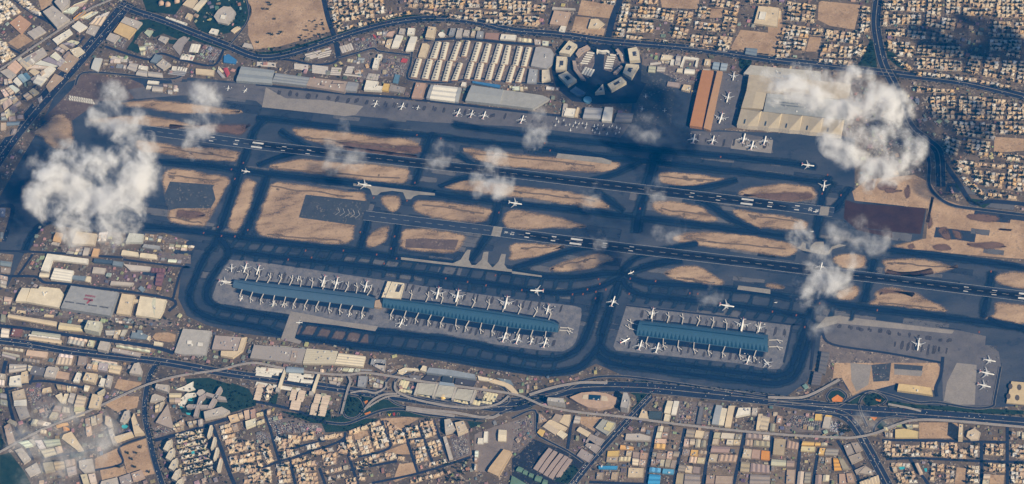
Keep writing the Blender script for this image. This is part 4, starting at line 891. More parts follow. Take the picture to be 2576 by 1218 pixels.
 ("20: 2220,1142 2225,1095 2392,1100 2432,965 2487,957 2442,1092 2342,1162", 15, 'c', 'cream corner wing wrapping the dusty terminal wing', 'b', 'flat', 1, 2),
 ("21: -60,1165 -20,1035 505,1075 460,1222", 14, (.3, .27, .25), 'old terminal roof with rows of grey ribs', 't', 'ridge', 14, 6),
 ("21: 340,1192 365,1092 420,1096 395,1205", 17, (.34, .28, .24), 'tan square tower block on the old terminal', 'b', 'flat', 1, 2),
 ("21: 470,1222 510,1070 825,1098 795,1225", 15, (.45, .41, .32), 'beige beaded terminal roof with a dark vent square', 't', 'saw', 8, 8),
 ("21: 795,1222 832,1118 1102,1150 1075,1250", 16, 'v', 'ivory terminal hall with low ridges', 't', 'ridge', 4, 1),
 ("21: 1150,1230 1165,1175 1305,1185 1300,1245", 12, 'g', 'grey plant block beside the ivory terminal hall', 'b', 'flat', 1, 5),
]
NM = dict(b=('building', 'building'), s=('shed', 'shed'), h=('hangar', 'hangar'), w=('warehouse', 'warehouse'), t=('terminal', 'terminal'), c=('canopy', 'canopy'), d=('paved_deck', 'deck'))
for s, h, c, l, k, rf, n, u in LM:
    B(s, h, c, l, *NM[k], rf, n, units=u)
LM2 = [
 ("31: 1178,25 1200,-5 1305,5 1290,90", 12, 'p', 'pale block with brown roof between terminals', 'b', 'flat', 1, 3),
 ("31: 1020,235 1035,130 1125,135 1100,245", 10, 'g', 'grey flat hall inside the ramp loop', 'w', 'flat', 1, 2),
 ("31: 1650,70 1680,25 1720,35 1715,90", 18, 'v', 'ivory end tower of the long barrel terminal', 'b', 'flat', 1, 0),
 ("31: 1715,95 1740,45 1970,70 2205,115 2210,160 1960,128", 18, (.24, .27, .31), 'long blue-grey curved roof of the newest terminal', 't', 'flat', 1, 0),
 ("31: 1840,220 1850,187 1990,205 2000,235", 12, (.25, .3, .36), 'small ribbed blue-grey station roof before the car park', 't', 'ridge', 8, 0),
 ("31: 300,90 312,35 482,50 477,100", 14, (.24, .29, .34), 'blue-grey metro station hall with dark panels', 't', 'barrel', 1, 0),
 ("31: 1430,75 1500,45 1640,60 1645,80 1510,75 1440,100", 9, 'v', 'ivory curved forecourt canopy at the far bend of the ramps', 'c', 'flat', 1, 0),
 ("31: 2340,190 2400,165 2500,190 2576,225 2640,300 2600,320 2500,235", 9, 'c', 'cream curved forecourt canopy at the near bend of the ramps', 'c', 'flat', 1, 0),
 ("31: 2330,1090 2350,1050 2492,868 2560,885 2576,905 2440,1140", 16, (.47, .35, .22), 'large tan vaulted hall standing skewed in the grey yard', 'w', 'flat', 1, 0),
 ("31: 2435,782 2442,670 2522,675 2517,787", 10, 'v', 'ivory square shed alone on the grey yard', 's', 'ridge', 1, 0),
 ("31: 2288,797 2296,690 2337,690 2332,797", 9, 'w', 'white narrow shed on the grey yard', 's', 'flat', 1, 0),
 ("31: 2228,810 2236,755 2287,757 2287,812", 8, 'w', 'white low shed at the corner of the grey yard', 's', 'flat', 1, 0),
 ("31: 1905,700 1895,570 1955,560 2010,665", 26, 'p', 'first pair of pale apartment slabs beside the green verge', 'b', 'flat', 1, 4),
 ("31: 2030,715 2000,600 2090,580 2132,668", 26, 'q', 'second pale apartment slab beside the green verge', 'b', 'flat', 1, 4),
 ("31: 1880,745 1915,735 1985,960 1945,975", 9, 'p', 'long pale row block with dark car bays', 'b', 'flat', 1, 2),
 ("30: 1560,250 1572,210 1702,222 1690,292", 24, 'p', 'pale slab hotel beside the interchange', 'b', 'flat', 1, 3),
 ("30: 1510,392 1530,325 1560,310 1662,345 1640,372", 12, 'p', 'pale wedge shaped house near the triangle', 'b', 'flat', 1, 1),
 ("30: 1565,597 1690,412 1752,667", 14, (.36, .3, .26), 'dusty triangular block with roof square', 'b', 'flat', 1, 4),
 ("30: 1768,265 1850,235 1947,185 1940,235 1965,262 1890,285", 9, 'w', 'white star-roofed hall beside the hospital', 'b', 'flat', 1, 0),
 ("30: 1975,305 2000,270 2040,265 2065,285 2050,325 2005,335", 16, 'p', 'round grey drum at the joint of the hospital wings', 'b', 'flat', 1, 0),
 ("30: 1945,535 2000,345 2080,300 2060,345 2030,370 1985,540", 20, (.35, .3, .28), 'long slanting wing of the hospital', 'b', 'flat', 1, 3),
 ("30: 2065,325 2080,295 2270,345 2282,375 2200,370", 20, (.35, .31, .29), 'cross wing of the hospital reaching the lawn', 'b', 'flat', 1, 2),
 ("30: 2085,455 2200,250 2222,235 2237,260 2130,460", 20, (.36, .31, .29), 'second slanting wing of the hospital', 'b', 'flat', 1, 3),
 ("30: 1870,435 1900,415 2130,425 2120,465 1880,450", 18, (.34, .3, .28), 'near wing of the hospital beside the garden pools', 'b', 'flat', 1, 2),
 ("30: 2050,490 2230,440 2310,480 2250,520 2060,560", 22, 'p', 'pale stepped block below the hospital wings', 'b', 'flat', 1, 4),
 ("30: 1790,420 1815,360 1880,305 1970,300 1975,330 1890,350 1850,440", 9, 'w', 'white curved pavilion by the hospital pools', 'b', 'flat', 1, 1),
 ("30: 1055,615 1062,527 1112,545 1135,645 1085,640", 26, 'q', 'buff short wing of the U-shaped hotel', 'b', 'flat', 1, 2),
 ("30: 1088,675 1130,660 1165,750 1172,812 1130,805", 22, 'p', 'pale grey middle wing of the U-shaped hotel', 'b', 'flat', 1, 3),
 ("30: 1140,745 1325,690 1340,720 1160,785", 24, 'c', 'cream ribbed front wing of the U-shaped hotel', 'b', 'saw', 14, 1),
 ("30: 1205,590 1250,490 1300,470 1310,540 1240,600", 24, 'p', 'pale angled wing behind the turquoise pool', 'b', 'flat', 1, 2),
 ("30: 1320,560 1350,500 1400,640 1450,700 1350,715", 24, 'c', 'cream curved wing beside the turquoise pool', 'b', 'flat', 1, 3),
 ("30: 620,760 640,720 720,690 840,870 780,880", 16, 'c', 'cream palace-like block with grey court under thin cloud', 'b', 'flat', 1, 3),
 ("30: 630,640 690,655 700,672 640,678", 8, 'o', 'golden shell roof of the smaller metro stop', 'c', 'barrel', 1, 0),
 ("30: 560,630 680,600 690,618 570,650", 8, (.6, .36, .14), 'golden long shell of the metro station under thin cloud', 'c', 'barrel', 1, 0),
 ("30: 470,50 490,35 590,45 560,120 550,150 440,135", 16, 'p', 'pale block with white gable end near the highway', 'b', 'flat', 1, 3),
 ("30: 555,150 585,80 700,100 690,170", 4, (.42, .3, .22), 'bare sandy plot between two blocks', 'd', 'flat', 1, 0),
 ("30: 735,185 775,95 820,105 790,190", 14, 'w', 'white narrow block beside the sandy plot', 'b', 'flat', 1, 2),
 ("30: 830,170 865,95 980,110 950,200", 22, 'c', 'cream tower block with roof corner frame', 'b', 'flat', 1, 4),
 ("30: 300,110 325,25 465,55 440,130", 10, 'd', 'dark grey yard hall beside the gabled block', 'w', 'flat', 1, 2),
 ("30: 90,225 100,140 210,120 215,230", 14, 'w', 'white block at the bend of the shaded avenue', 'b', 'flat', 1, 3),
 ("30: 205,195 215,95 275,80 285,190", 12, 'c', 'cream block next to the white one at the bend', 'b', 'flat', 1, 2),
 ("30: 90,95 95,10 270,15 260,70", 9, 'p', 'dusty long hall at the top of the shaded avenue', 'w', 'ridge', 2, 1),
 ("30: 135,375 120,290 240,260 260,345", 12, 'q', 'buff block along the shaded avenue', 'b', 'flat', 1, 3),
 ("30: 140,430 140,375 265,365 268,430", 9, 'w', 'white roofed shed along the shaded avenue', 's', 'ridge', 3, 0),
 ("30: 150,440 265,432 300,530 200,570", 9, 'p', 'pale yard shed along the shaded avenue', 's', 'flat', 1, 2),
 ("30: 420,295 430,260 510,240 520,285", 9, 'c', 'cream small block at the dark car park', 'b', 'flat', 1, 1),
 ("30: 555,330 620,300 640,360 610,400", 10, 'v', 'ivory pentagonal shed beside the ridged row', 's', 'flat', 1, 0),
 ("30: 618,400 650,310 690,310 660,405", 9, 'v', 'ivory narrow shed beside the pentagonal one', 's', 'flat', 1, 0),
 ("30: 680,390 710,300 760,310 730,410", 9, 'p', 'grey-white shed in the ridged row', 's', 'ridge', 2, 1),
 ("30: 745,440 780,320 870,340 840,445", 9, 'q', 'buff ridged shed in the ridged row', 's', 'ridge', 3, 0),
 ("30: 745,490 750,440 850,445 855,480", 8, (.5, .47, .3), 'yellow-cream shed under the ridged row', 's', 'flat', 1, 0),
 ("30: 760,540 760,495 850,485 850,520", 8, 'v', 'ivory low shed above the viaduct', 's', 'flat', 1, 0),
 ("30: 890,450 930,310 1030,330 1000,460", 16, 'c', 'cream rounded block touching the viaduct', 'b', 'flat', 1, 4),
 ("30: 990,230 1020,150 1065,160 1045,235", 12, 'w', 'white block near the dark lane', 'b', 'flat', 1, 1),
 ("30: 1055,235 1085,120 1135,135 1105,250", 14, 'p', 'grey-white glazed block near the sand square', 'b', 'flat', 1, 2),
 ("30: 1090,90 1115,10 1225,30 1200,110", 10, 'c', 'cream double shed with barrel end near the highway', 's', 'barrel', 2, 0),
 ("30: 1300,100 1350,5 1400,-5 1430,70 1420,120", 20, 'p', 'pale block with a round tower cap near the interchange', 'b', 'flat', 1, 2),
 ("30: 790,985 930,960 955,1090 850,1110 800,1060", 14, 'p', 'pale square block round a small court', 'b', 'flat', 1, 4),
 ("30: 1195,1150 1310,1110 1330,1190 1230,1260", 12, (.3, .26, .25), 'dusty row block at the near edge, first of a chain', 'b', 'flat', 1, 5),
 ("30: 1320,1110 1425,1075 1460,1150 1340,1190", 12, (.4, .3, .24), 'peach edged row block at the near edge, second of a chain', 'b', 'flat', 1, 5),
 ("30: 1000,1250 1020,1190 1180,1150 1200,1250", 12, 'p', 'pale long row block at the near edge', 'b', 'flat', 1, 5),
 ("30: 40,640 100,600 150,780 80,810", 16, (.42, .32, .25), 'tan apartment block beside the shaded motorway', 'b', 'flat', 1, 5),
 ("30: 150,880 220,850 310,960 240,1010", 14, 'p', 'pale block under thin cloud by the viaduct', 'b', 'flat', 1, 3),
 ("30: 250,1070 370,1000 410,1090 300,1140", 12, 'p', 'pale stepped block under thin cloud', 'b', 'flat', 1, 3),
 ("32: 352,378 362,345 520,357 535,402", 44, (.4, .38, .36), 'pale slab hotel tower at one end of the boat-shaped complex', 'b', 'flat', 1, 2),
 ("32: 580,345 700,298 825,288 950,305 1060,352 1085,385 990,440 860,460 760,445 660,395", 20, (.42, .3, .22), 'boat-shaped tan hotel podium with dark central roof', 'b', 'flat', 1, 4),
 ("32: 1090,440 1122,297 1160,300 1187,350 1162,455", 44, (.36, .34, .33), 'pale slab hotel tower with blue glazed end', 'b', 'flat', 1, 2),
 ("32: 305,640 375,575 400,570 555,650 530,682", 9, 'c', 'cream long shed lying across the yard', 's', 'ridge', 1, 0),
 ("32: 310,642 352,602 482,682 432,722", 9, 'q', 'buff ridged shed in front of the cream long shed', 's', 'ridge', 4, 0),
 ("32: 398,572 440,510 522,532 470,602", 9, (.33, .27, .22), 'brown-grey shed near the roundabout', 's', 'flat', 1, 0),
 ("32: 468,592 522,520 592,520 588,580 570,642", 9, 'c', 'cream wedge shed near the roundabout', 's', 'flat', 1, 0),
 ("32: 448,717 490,670 557,717 510,762", 9, 'v', 'ivory square shed at the yard corner', 's', 'flat', 1, 0),
 ("32: 253,702 282,662 332,682 300,742", 8, 'y', 'yellow shed at the road bend', 's', 'ridge', 1, 0),
 ("32: 840,652 912,565 1042,602 1035,640 952,722", 14, (.33, .33, .3), 'grey hall with pale yellow panel beside the avenue', 'w', 'flat', 1, 1),
 ("32: 920,665 965,590 1030,610 985,690", 16, (.5, .45, .26), 'pale yellow upper hall on the grey hall beside the avenue', 'w', 'flat', 1, 0),
 ("32: 738,800 790,712 932,772 890,832", 9, (.3, .26, .24), 'dusty brown shed, first beside the avenue', 's', 'flat', 1, 1),
 ("32: 735,832 780,772 892,850 842,912", 9, (.31, .27, .25), 'dusty brown shed, second beside the avenue', 's', 'flat', 1, 1),
 ("32: 650,932 702,860 822,932 770,1002", 8, (.3, .26, .25), 'dusty brown shed, third beside the avenue', 's', 'flat', 1, 2),
 ("32: 648,682 682,640 792,702 760,747", 8, 'c', 'cream shed beside the bare sand plot', 's', 'ridge', 1, 0),
 ("32: 618,600 640,528 692,540 680,602", 9, 'p', 'pale twin barrel shed beside the bare sand plot', 's', 'barrel', 2, 0),
 ("32: 1275,550 1310,468 1360,490 1375,560", 12, 'c', 'cream curved block at the avenue corner', 'b', 'flat', 1, 1),
 ("32: 1365,560 1385,485 1512,490 1500,565", 10, (.05, .075, .09), 'dark glazed hall at the avenue corner', 'b', 'flat', 1, 0),
 ("32: 1530,500 1565,378 1622,385 1592,512", 9, 'v', 'ivory long shed, first below the shaded highway', 's', 'ridge', 1, 0),
 ("32: 1602,517 1632,380 1682,385 1650,520", 9, 'w', 'white long shed, second below the shaded highway', 's', 'ridge', 1, 0),
 ("32: 1525,580 1540,512 1597,522 1580,584", 9, 'v', 'ivory short shed above the viaduct', 's', 'flat', 1, 0),
 ("32: 1855,612 1890,440 1932,450 1900,612", 9, 'd', 'dark narrow shed in the scrapyard', 's', 'flat', 1, 0),
 ("32: 2010,612 2055,420 2117,430 2080,622", 10, (.3, .32, .34), 'blue-grey long shed right of the scrapyard', 's', 'ridge', 1, 0),
 ("32: 2080,622 2110,450 2167,460 2130,627", 9, 'v', 'ivory long shed next to the blue-grey one', 's', 'ridge', 1, 1),
 ("32: 2140,642 2180,430 2242,430 2200,642", 9, 'c', 'cream long shed third right of the scrapyard', 's', 'ridge', 1, 0),
 ("32: 2250,540 2280,450 2402,450 2400,510", 14, 'w', 'white angular villa hall below the shaded highway', 'b', 'flat', 1, 3),
 ("32: 2455,672 2480,510 2522,512 2490,672", 9, 'c', 'cream narrow long shed near the interchange end', 's', 'ridge', 1, 0),
 ("32: 2410,520 2420,450 2475,455 2465,525", 12, 'p', 'pale block beside the white angular hall', 'b', 'flat', 1, 2),
 ("32: 1140,772 1150,712 1290,710 1395,740 1390,780", 12, 'p', 'pale arched office facing the avenue', 'b', 'barrel', 3, 2),
 ("33: 1300,275 1315,207 1480,225 1645,250 1660,325 1500,300", 14, (.55, .42, .22), 'curved yellow-tan hall at the edge of the far apron', 'w', 'flat', 1, 2),
 ("33: 435,215 465,85 550,95 520,222", 14, (.12, .11, .115), 'dark louvred hall with white rim below the twin court hall', 'w', 'ridge', 5, 0),
 ("23: 505,1310 540,1100 620,1110 575,1330", 14, (.12, .115, .12), 'dark louvred hall with white rim beside the taxiway', 'w', 'ridge', 5, 0),
 ("33: 2400,400 2450,185 2640,200 2620,420", 9, (.5, .4, .25), 'sandy walled court with four shadowed domes at the edge', 'b', 'flat', 1, 0),
 ("33: 760,830 830,812 870,900 800,932", 10, (.3, .26, .23), 'brown flat warehouse, first of the skewed group', 'w', 'flat', 1, 1),
 ("33: 835,802 905,798 955,872 885,902", 10, (.31, .26, .22), 'brown flat warehouse, second of the skewed group', 'w', 'flat', 1, 1),
 ("33: 808,942 930,900 960,960 845,1015", 10, (.33, .28, .23), 'brown flat warehouse, third of the skewed group', 'w', 'flat', 1, 1),
 ("33: 915,1105 985,1035 1052,1080 1060,1130", 10, (.36, .31, .26), 'buff warehouse with pale L edge beside the big road', 'w', 'flat', 1, 2),
 ("33: 870,1080 980,1030 990,1060 890,1120", 9, (.3, .26, .23), 'brown warehouse strip beside the big road', 'w', 'flat', 1, 0),
 ("33: 920,1200 1110,1130 1125,1200 940,1260", 14, 'c', 'cream comb-shaped apartment block beside the big road', 'b', 'saw', 6, 1),
 ("33: 1915,745 1925,615 1965,620 1960,745", 44, 'c', 'cream tower casting a long shadow on the sand', 'b', 'flat', 1, 2),
 ("33: 1995,740 2010,690 2080,655 2140,700 2120,770 2040,775", 12, 'q', 'buff clustered domed building next to the cream tower', 'b', 'flat', 1, 3),
 ("33: 545,650 570,540 640,545 620,660", 8, 'p', 'pale long shed in the crowded car yard', 's', 'flat', 1, 0),
 ("33: 470,575 478,512 545,515 545,575", 7, 'y', 'bright yellow shed beside the interchange', 's', 'flat', 1, 0),
 ("33: 575,540 580,522 645,528 640,548", 6, 'y', 'bright yellow strip canopy beside the interchange', 'c', 'flat', 1, 0),
 ("33: 1280,670 1370,660 1515,690 1510,752 1280,752", 9, (.52, .41, .2), 'golden terraced block on the sand beside the ramp', 'b', 'saw', 5, 0),
]
for s, h, c, l, k, rf, n, u in LM2: B(s, h, c, l, *NM[k], rf, n, units=u)
for i in range(4):
    pass
# details that sit on the big roofs
def deco(name, s, h, mat, parent_label, color=None):
    par = next(o for o in COL.objects if o.get('label') == parent_label)
    m = MB(); b = par.location; m.poly([p - b for p in gp(s, h)], h); m.build(name, mat, par, color)
EK = 'huge grey hangar roof with faded red lettering'
for k in range(2):
    for j in range(9 - k):
        x0 = 862 - 14 * k + j * 11.5; y0 = 528 + 34 * k + j * 1.7
        deco('lettering', "20: %f,%f %f,%f %f,%f %f,%f" % (x0, y0, x0 + 7.5, y0 + 1, x0 + 1.5, y0 + 22 - (j * 5) % 9, x0 - 6, y0 + 21 - (j * 3) % 7), 24.4, 'painted', EK, (.3, .085, .1))
deco('emblem', "20: 893,585 918,589 880,622 868,618", 24.4, 'painted', EK, (.33, .07, .09)); deco('emblem', "20: 905,580 940,583 930,598 898,594", 24.4, 'painted', EK, (.3, .1, .12))
for x in range(4):
    for j in range(7):
        a = 657 + x * 116 + j * 13; b = 592 + x * 17 + j * 1.8
        deco('roof_vent', "20: %f,%f %f,%f %f,%f %f,%f" % (a, b, a + 7, b + 1, a + 4, b + 15, a - 3, b + 14), 24.5, 'painted', EK, (.05, .055, .07))
deco('roof_strip', "20: 1525,620 1545,560 1570,563 1555,750", 16.3, 'painted', 'wide ivory hall with a pale green panel near the taxiway bend', (.5, .5, .4))
HT = 'boat-shaped tan hotel podium with dark central roof'
deco('skylight', "32: 775,318 895,325 885,378 770,368", 20.5, 'blue_glass', HT); deco('roof_rim', "32: 718,320 765,315 765,368 705,360", 20.4, 'painted', HT, (.5, .42, .32)); deco('roof_rim', "32: 900,328 955,335 970,385 895,380", 20.4, 'painted', HT, (.5, .42, .32))
for q in ("20: 1880,1025 1885,990 1930,992 1925,1030", "20: 1985,1045 1990,1010 2042,1014 2040,1050"): deco('roof_box', q, 15, 'painted', 'vast pale grey parking deck with two white roof boxes', (.62, .6, .56))
for i, s in enumerate(("h: 630,690 1180,745 1176,757 626,702", "h: 620,722 1140,778 1136,790 616,734", "h: 660,650 1000,682 998,692 658,660")): deco('roof_strip', s, 32.6, 'painted', 'grey middle hall of the tented aircraft hangar with dark roof strips', (.1, .12, .14))
AP = 'dusty tan part of the long cargo terminal with pipe runs'
for s in ("01: 655,812 665,813 655,855 645,853", "01: 645,850 690,856 688,862 644,856", "01: 750,838 885,840 884,846 750,843", "01: 770,815 778,816 765,840 757,838"): deco('pipe_run', s, 16.6, 'painted', AP, (.06, .06, .075))
PL = 'sandy walled court with four shadowed domes at the edge'
for q in ((2440,235),(2530,245),(2420,335),(2510,350)): deco('dome', "33: " + ' '.join('%f,%f' % (q[0] + 22 * math.cos(a), q[1] + 30 * math.sin(a)) for a in [k * .785 for k in range(8)]), 9.6, 'painted', PL, (.09, .075, .065))  # flat dark octagons: the domes' shadow is put into their colour
deco('roof_court', "22: 0,0 1,0 1,1", 1, 'painted', EK, (.2, .2, .2)) if 0 else None

for s, h, c, l in (("31: 1725,118 1845,132 1800,185 1668,165", 7, 'k', 'dark glazed arrivals hall before the newest terminal, far part'), ("31: 1885,118 1985,132 1972,198 1868,182", 9, (.04, .055, .075), 'dark glazed arrivals hall before the newest terminal, middle part'), ("31: 2010,150 2215,182 2190,235 2000,205", 7, 'k', 'dark glazed arrivals hall before the newest terminal, near part'), ("31: 1530,120 1665,130 1640,180 1560,165", 5, 'd', 'dark grey ramp deck at the bend of the terminal oval'), ("31: 1420,100 1480,60 1520,80 1470,120", 6, 'v', 'ivory ribbed canopy stub at the loop of the oval'), ("31: 2230,130 2390,160 2370,190 2240,170", 7, 'v', 'ivory angular canopy beyond the newest terminal'), ("31: 2420,150 2560,170 2600,230 2480,190", 8, 's', 'blue-grey curved roof at the end of the forecourt')):
    B(s, h, c, l, 'building', 'building', units=1)
c = P(*pz("31: 1885,345")[0]); rt = thing('dome', 'shining golden dome in the middle of the terminal oval', 'dome', c); m = MB(); k = 14; v = []
for a in range(6): v += [(16 * math.cos(a * .3) * math.cos(b * 2 * math.pi / k), 16 * math.cos(a * .3) * math.sin(b * 2 * math.pi / k), 4 + 12 * math.sin(a * .3)) for b in range(k)]
m.add(v, [(a * k + b, a * k + (b + 1) % k, (a + 1) * k + (b + 1) % k, (a + 1) * k + b) for a in range(5) for b in range(k)]); m.build('shell', 'painted_metal', rt, (.6, .4, .12))
m = MB(); m.box(0, 0, 0, 30, 30, 4, .3); m.build('plinth', 'painted', rt, (.5, .44, .33))
# ring-shaped office park
RB = ["475,527 575,405 655,450 580,545", "440,700 450,567 555,572 545,702", "465,757 555,717 650,800 562,857", "1165,490 1255,472 1282,520 1290,602 1185,612", "1150,642 1277,652 1202,782 1115,732", "960,847 1100,772 1150,822 1000,907", "835,932 915,845 932,922"]
RL = ['far', 'outermost', 'near', 'far corner', 'outer corner', 'shadowed', 'triangular shadowed']
for i, (s, l) in enumerate(zip(RB, RL)):
    p = pz('02: ' + s); cx = sum(q[0] for q in p) / len(p); cy = sum(q[1] for q in p) / len(p)
    B(p, 24, (.56, .5, .38), '%s ivory ring park office with dark roof court, %s of seven along the ring' % (l, nth((i, 1, 2, 6, 5, 4, 3)[i] if i else 0)), units=2, group='offices of the ring park',
      hole=[(cx + (a - cx) * .36, cy + (b - cy) * .36) for a, b in p])
CR = ["640,542 670,495 760,452 787,482 720,515 662,572", "608,610 642,612 660,690 720,770 742,800 690,790 620,700", "1040,502 1067,487 1112,540 1127,612 1100,612 1078,550", "1100,657 1117,672 1050,737 1018,732"]
for i, s in enumerate(CR): B('02: ' + s, 15, (.38, .3, .25), '%s of four brown-grey curved blocks inside the ring park' % nth(i), group='inner curved blocks of the ring park', units=2)
B("02: 855,492 870,500 905,507 955,503 980,512 985,545 950,522 905,522 870,515 850,525", 20, 'w', 'white bow-shaped gateway at the entrance of the ring park', 'gateway', 'gateway')
B([(1288 + .25 * (760 + 42 * math.cos(a)), .25 * (1000 + 32 * math.sin(a))) for a in [k * math.pi / 10 for k in range(20)]], 12, (.1, .25, .38), 'round pale blue pavilion at the tip of the ring park')
B("02: 580,915 640,870 740,930 720,960 650,960", 10, (.1, .15, .22), 'dark lens-shaped pavilion in the shaded ring garden')

# freezone long sheds with roof lights
TOP = ["1740,587 1802,420 1872,425 1822,592", "1840,597 1882,425 1952,430 1907,602", "1940,607 2012,420 2072,425 2012,612", "2060,565 2112,410 2162,415 2122,570", "2150,617 2212,425 2282,430 2222,622", "2250,627 2312,440 2377,445 2332,632", "2360,637 2422,440 2492,450 2432,642", "2455,647 2512,455 2574,462 2542,652", "2576,653 2626,465 2691,470 2641,665", "2661,665 2711,475 2781,480 2726,672"]
BOT = ["1550,772 1612,590 1677,595 1622,782", "1660,787 1722,595 1787,605 1737,797", "1755,802 1822,605 1882,610 1837,807", "1865,812 1922,615 1987,620 1932,817", "1960,807 2032,630 2087,640 2032,807", "2090,787 2142,625 2202,630 2152,802", "2190,797 2237,635 2302,640 2262,802", "2300,802 2352,640 2412,645 2372,807", "2400,807 2457,650 2512,655 2462,812", "2505,827 2562,660 2622,665 2572,832", "2601,822 2661,680 2711,690 2671,832"]
for row, rn in ((TOP, 'far'), (BOT, 'near')):
    for i, s in enumerate(row):
        q0 = pz('01: ' + s); q0 = [tuple(Vector(q0[k]) * .91 + Vector(q0[3 - k]) * .09) for k in range(4)]; q0 = q0[1:] + q0[:1]; q = gp(q0, 10)
        rt = B(q0, 10, (.56, .52, .42), 'long cream shed with roof lights, %s from left in the %s row' % (nth(i), rn), 'shed', 'shed', 'ridge', 1, (.36, .22, .14), group='long cream sheds of the estate')
        a, b, c, d = [p - rt.location for p in q]
        for j in range(7):
            t = (j + .6) / 7.2; e = a.lerp(b, .45).lerp(d.lerp(c, .45), t); m = MB(); ang = math.atan2((d - a).y, (d - a).x)
            m.box(e.x, e.y, 12.6, 7, 9, 2, ang); m.build('roof_light', 'painted', rt, (.12, .11, .11))

# strips: parking canopies
CAN = 0
def strips(s, wd, n, dx, dy, col, place, h=3.5, name='parking_canopy'):
    a, b = pz(s); kx, ky = dx * .25, dy * .25
    for i in range(n):
        p, q = gp([(a[0] + kx * i, a[1] + ky * i), (b[0] + kx * i, b[1] + ky * i)], h)
        t = (q - p).normalized(); nn = Vector((-t.y, t.x, 0)) * wd / 2; c = (p + q) / 2; c.z = 0
        lab = ('%s of %d ' % (nth(i), n) if n > 1 else 'single ') + place
        rt = thing(name, lab, 'canopy', c, 0, 'parking canopies' if n > 1 else None)
        m = MB(); roof_profile(m, [p - nn - c, p + nn - c, q + nn - c, q - nn - c], [(0, 0), (.5, 1.1), (1, 0)]); m.build('roof', 'painted', rt, C[col] if isinstance(col, str) else col)
        for e in (.15, .85):
            w = MB(); z = p.lerp(q, e) - c; w.box(z.x, z.y, 0, .5, .5, h); w.build('post', 'painted', rt, (.3, .3, .3))
PK = (.5, .46, .42)
strips("01: 492,553 742,488", 14, 1, 0, 0, PK, 'pale canopy along the highway bend'); strips("01: 505,572 625,540", 12, 3, 20, 8, PK, 'pale parking canopies under the highway bend'); strips("01: 640,540 760,510", 12, 3, -8, 22, PK, 'pale parking canopies nearer the bridge road')
strips("01: 850,468 878,535", 13, 5, 24, -8, PK, 'grey-white bus shelters beside the bridge road'); strips("01: 385,645 525,660", 12, 4, 0, 14, PK, 'dusty canopies left in the cargo car park'); strips("01: 565,660 725,680", 13, 5, 0, 16, PK, 'dusty canopies middle of the cargo car park')
strips("01: 760,685 865,692", 13, 4, -5, 20, PK, 'pale canopies right of the cargo car park'); strips("01: 920,672 990,680", 13, 4, -8, 18, PK, 'pale canopies by the container yard'); strips("01: 1005,708 1062,714", 12, 3, -3, 15, PK, 'short canopies by the container yard'); strips("01: 880,748 1060,770", 12, 1, 0, 0, PK, 'white canopy closing the cargo car park')
strips("01: 10,628 200,640", 12, 3, 0, 14, PK, 'white canopies behind the grey cargo hall'); strips("01: 1125,800 1150,740", 22, 4, 26, 3, (.4, .37, .34), 'grey huts beside the container yard')
strips("00: 1915,525 1945,442", 20, 3, 30, 3, 'w', 'white shelters at the crowded car park'); strips("00: 1825,598 1850,545", 20, 4, 32, 4, 'w', 'white shelters below the crowded car park'); strips("00: 1115,570 1290,585", 12, 3, -4, 17, PK, 'pale strip roofs inside the highway corner'); strips("00: 1690,740 1860,760", 9, 3, 8, -16, (.3, .3, .32), 'grey vehicle rows by the apron gate'); strips("00: 1790,710 1805,672", 12, 4, 24, 4, 'w', 'small white shelters by the cream shed')
strips("02: 755,528 830,536", 10, 6, -13, 21, 'w', 'white canopies inside the ring park, outer fan'); strips("02: 965,550 1045,556", 10, 7, -6, 22, 'w', 'white canopies inside the ring park, inner fan'); strips("02: 705,745 745,675", 13, 4, 26, 8, 'w', 'curving white canopies inside the ring park'); strips("02: 1040,1215 1070,1140", 5, 3, 60, 4, PK, 'roof ribs of pale shelters below the ring') if 0 else None
strips("02: 1390,640 1500,628", 10, 2, 0, 10, PK, 'pale curved shelters near the dark courtyards')
for i, s in enumerate(["31: 0,55 280,82", "31: 0,78 120,90", "31: 75,92 230,110", "31: 0,108 160,128", "31: 330,110 580,135", "31: 330,128 485,146", "31: 320,158 440,178", "31: 450,180 575,190", "31: 0,205 205,240", "31: 250,245 445,275"]):
    strips(s, 22, 1, 0, 0, 'w', 'white strip roof %s along the old terminal road' % nth(i), 5)
HB = [("31: 15,225 80,240", 5, -8, 30, 'hall rows by the minaret'), ("31: 110,245 170,258", 2, -4, 28, 'hall pair by the minaret'), ("31: 355,285 410,293", 4, -5, 22, 'first cargo village block'), ("31: 430,292 495,305", 4, -5, 22, 'second cargo village block'), ("31: 355,395 450,408", 3, -5, 24, 'third cargo village block'), ("31: 595,330 655,340", 3, -6, 24, 'fourth cargo village block'), ("31: 670,340 745,352", 3, -6, 24, 'fifth cargo village block'), ("31: 560,425 625,435", 4, -5, 24, 'sixth cargo village block'), ("31: 645,435 715,446", 4, -5, 24, 'seventh cargo village block')]
for s, n, dx, dy, l in HB: strips(s, 27, n, dx, dy, (.58, .47, .37), 'peach flat roofs in the ' + l, 8, 'office_roof')
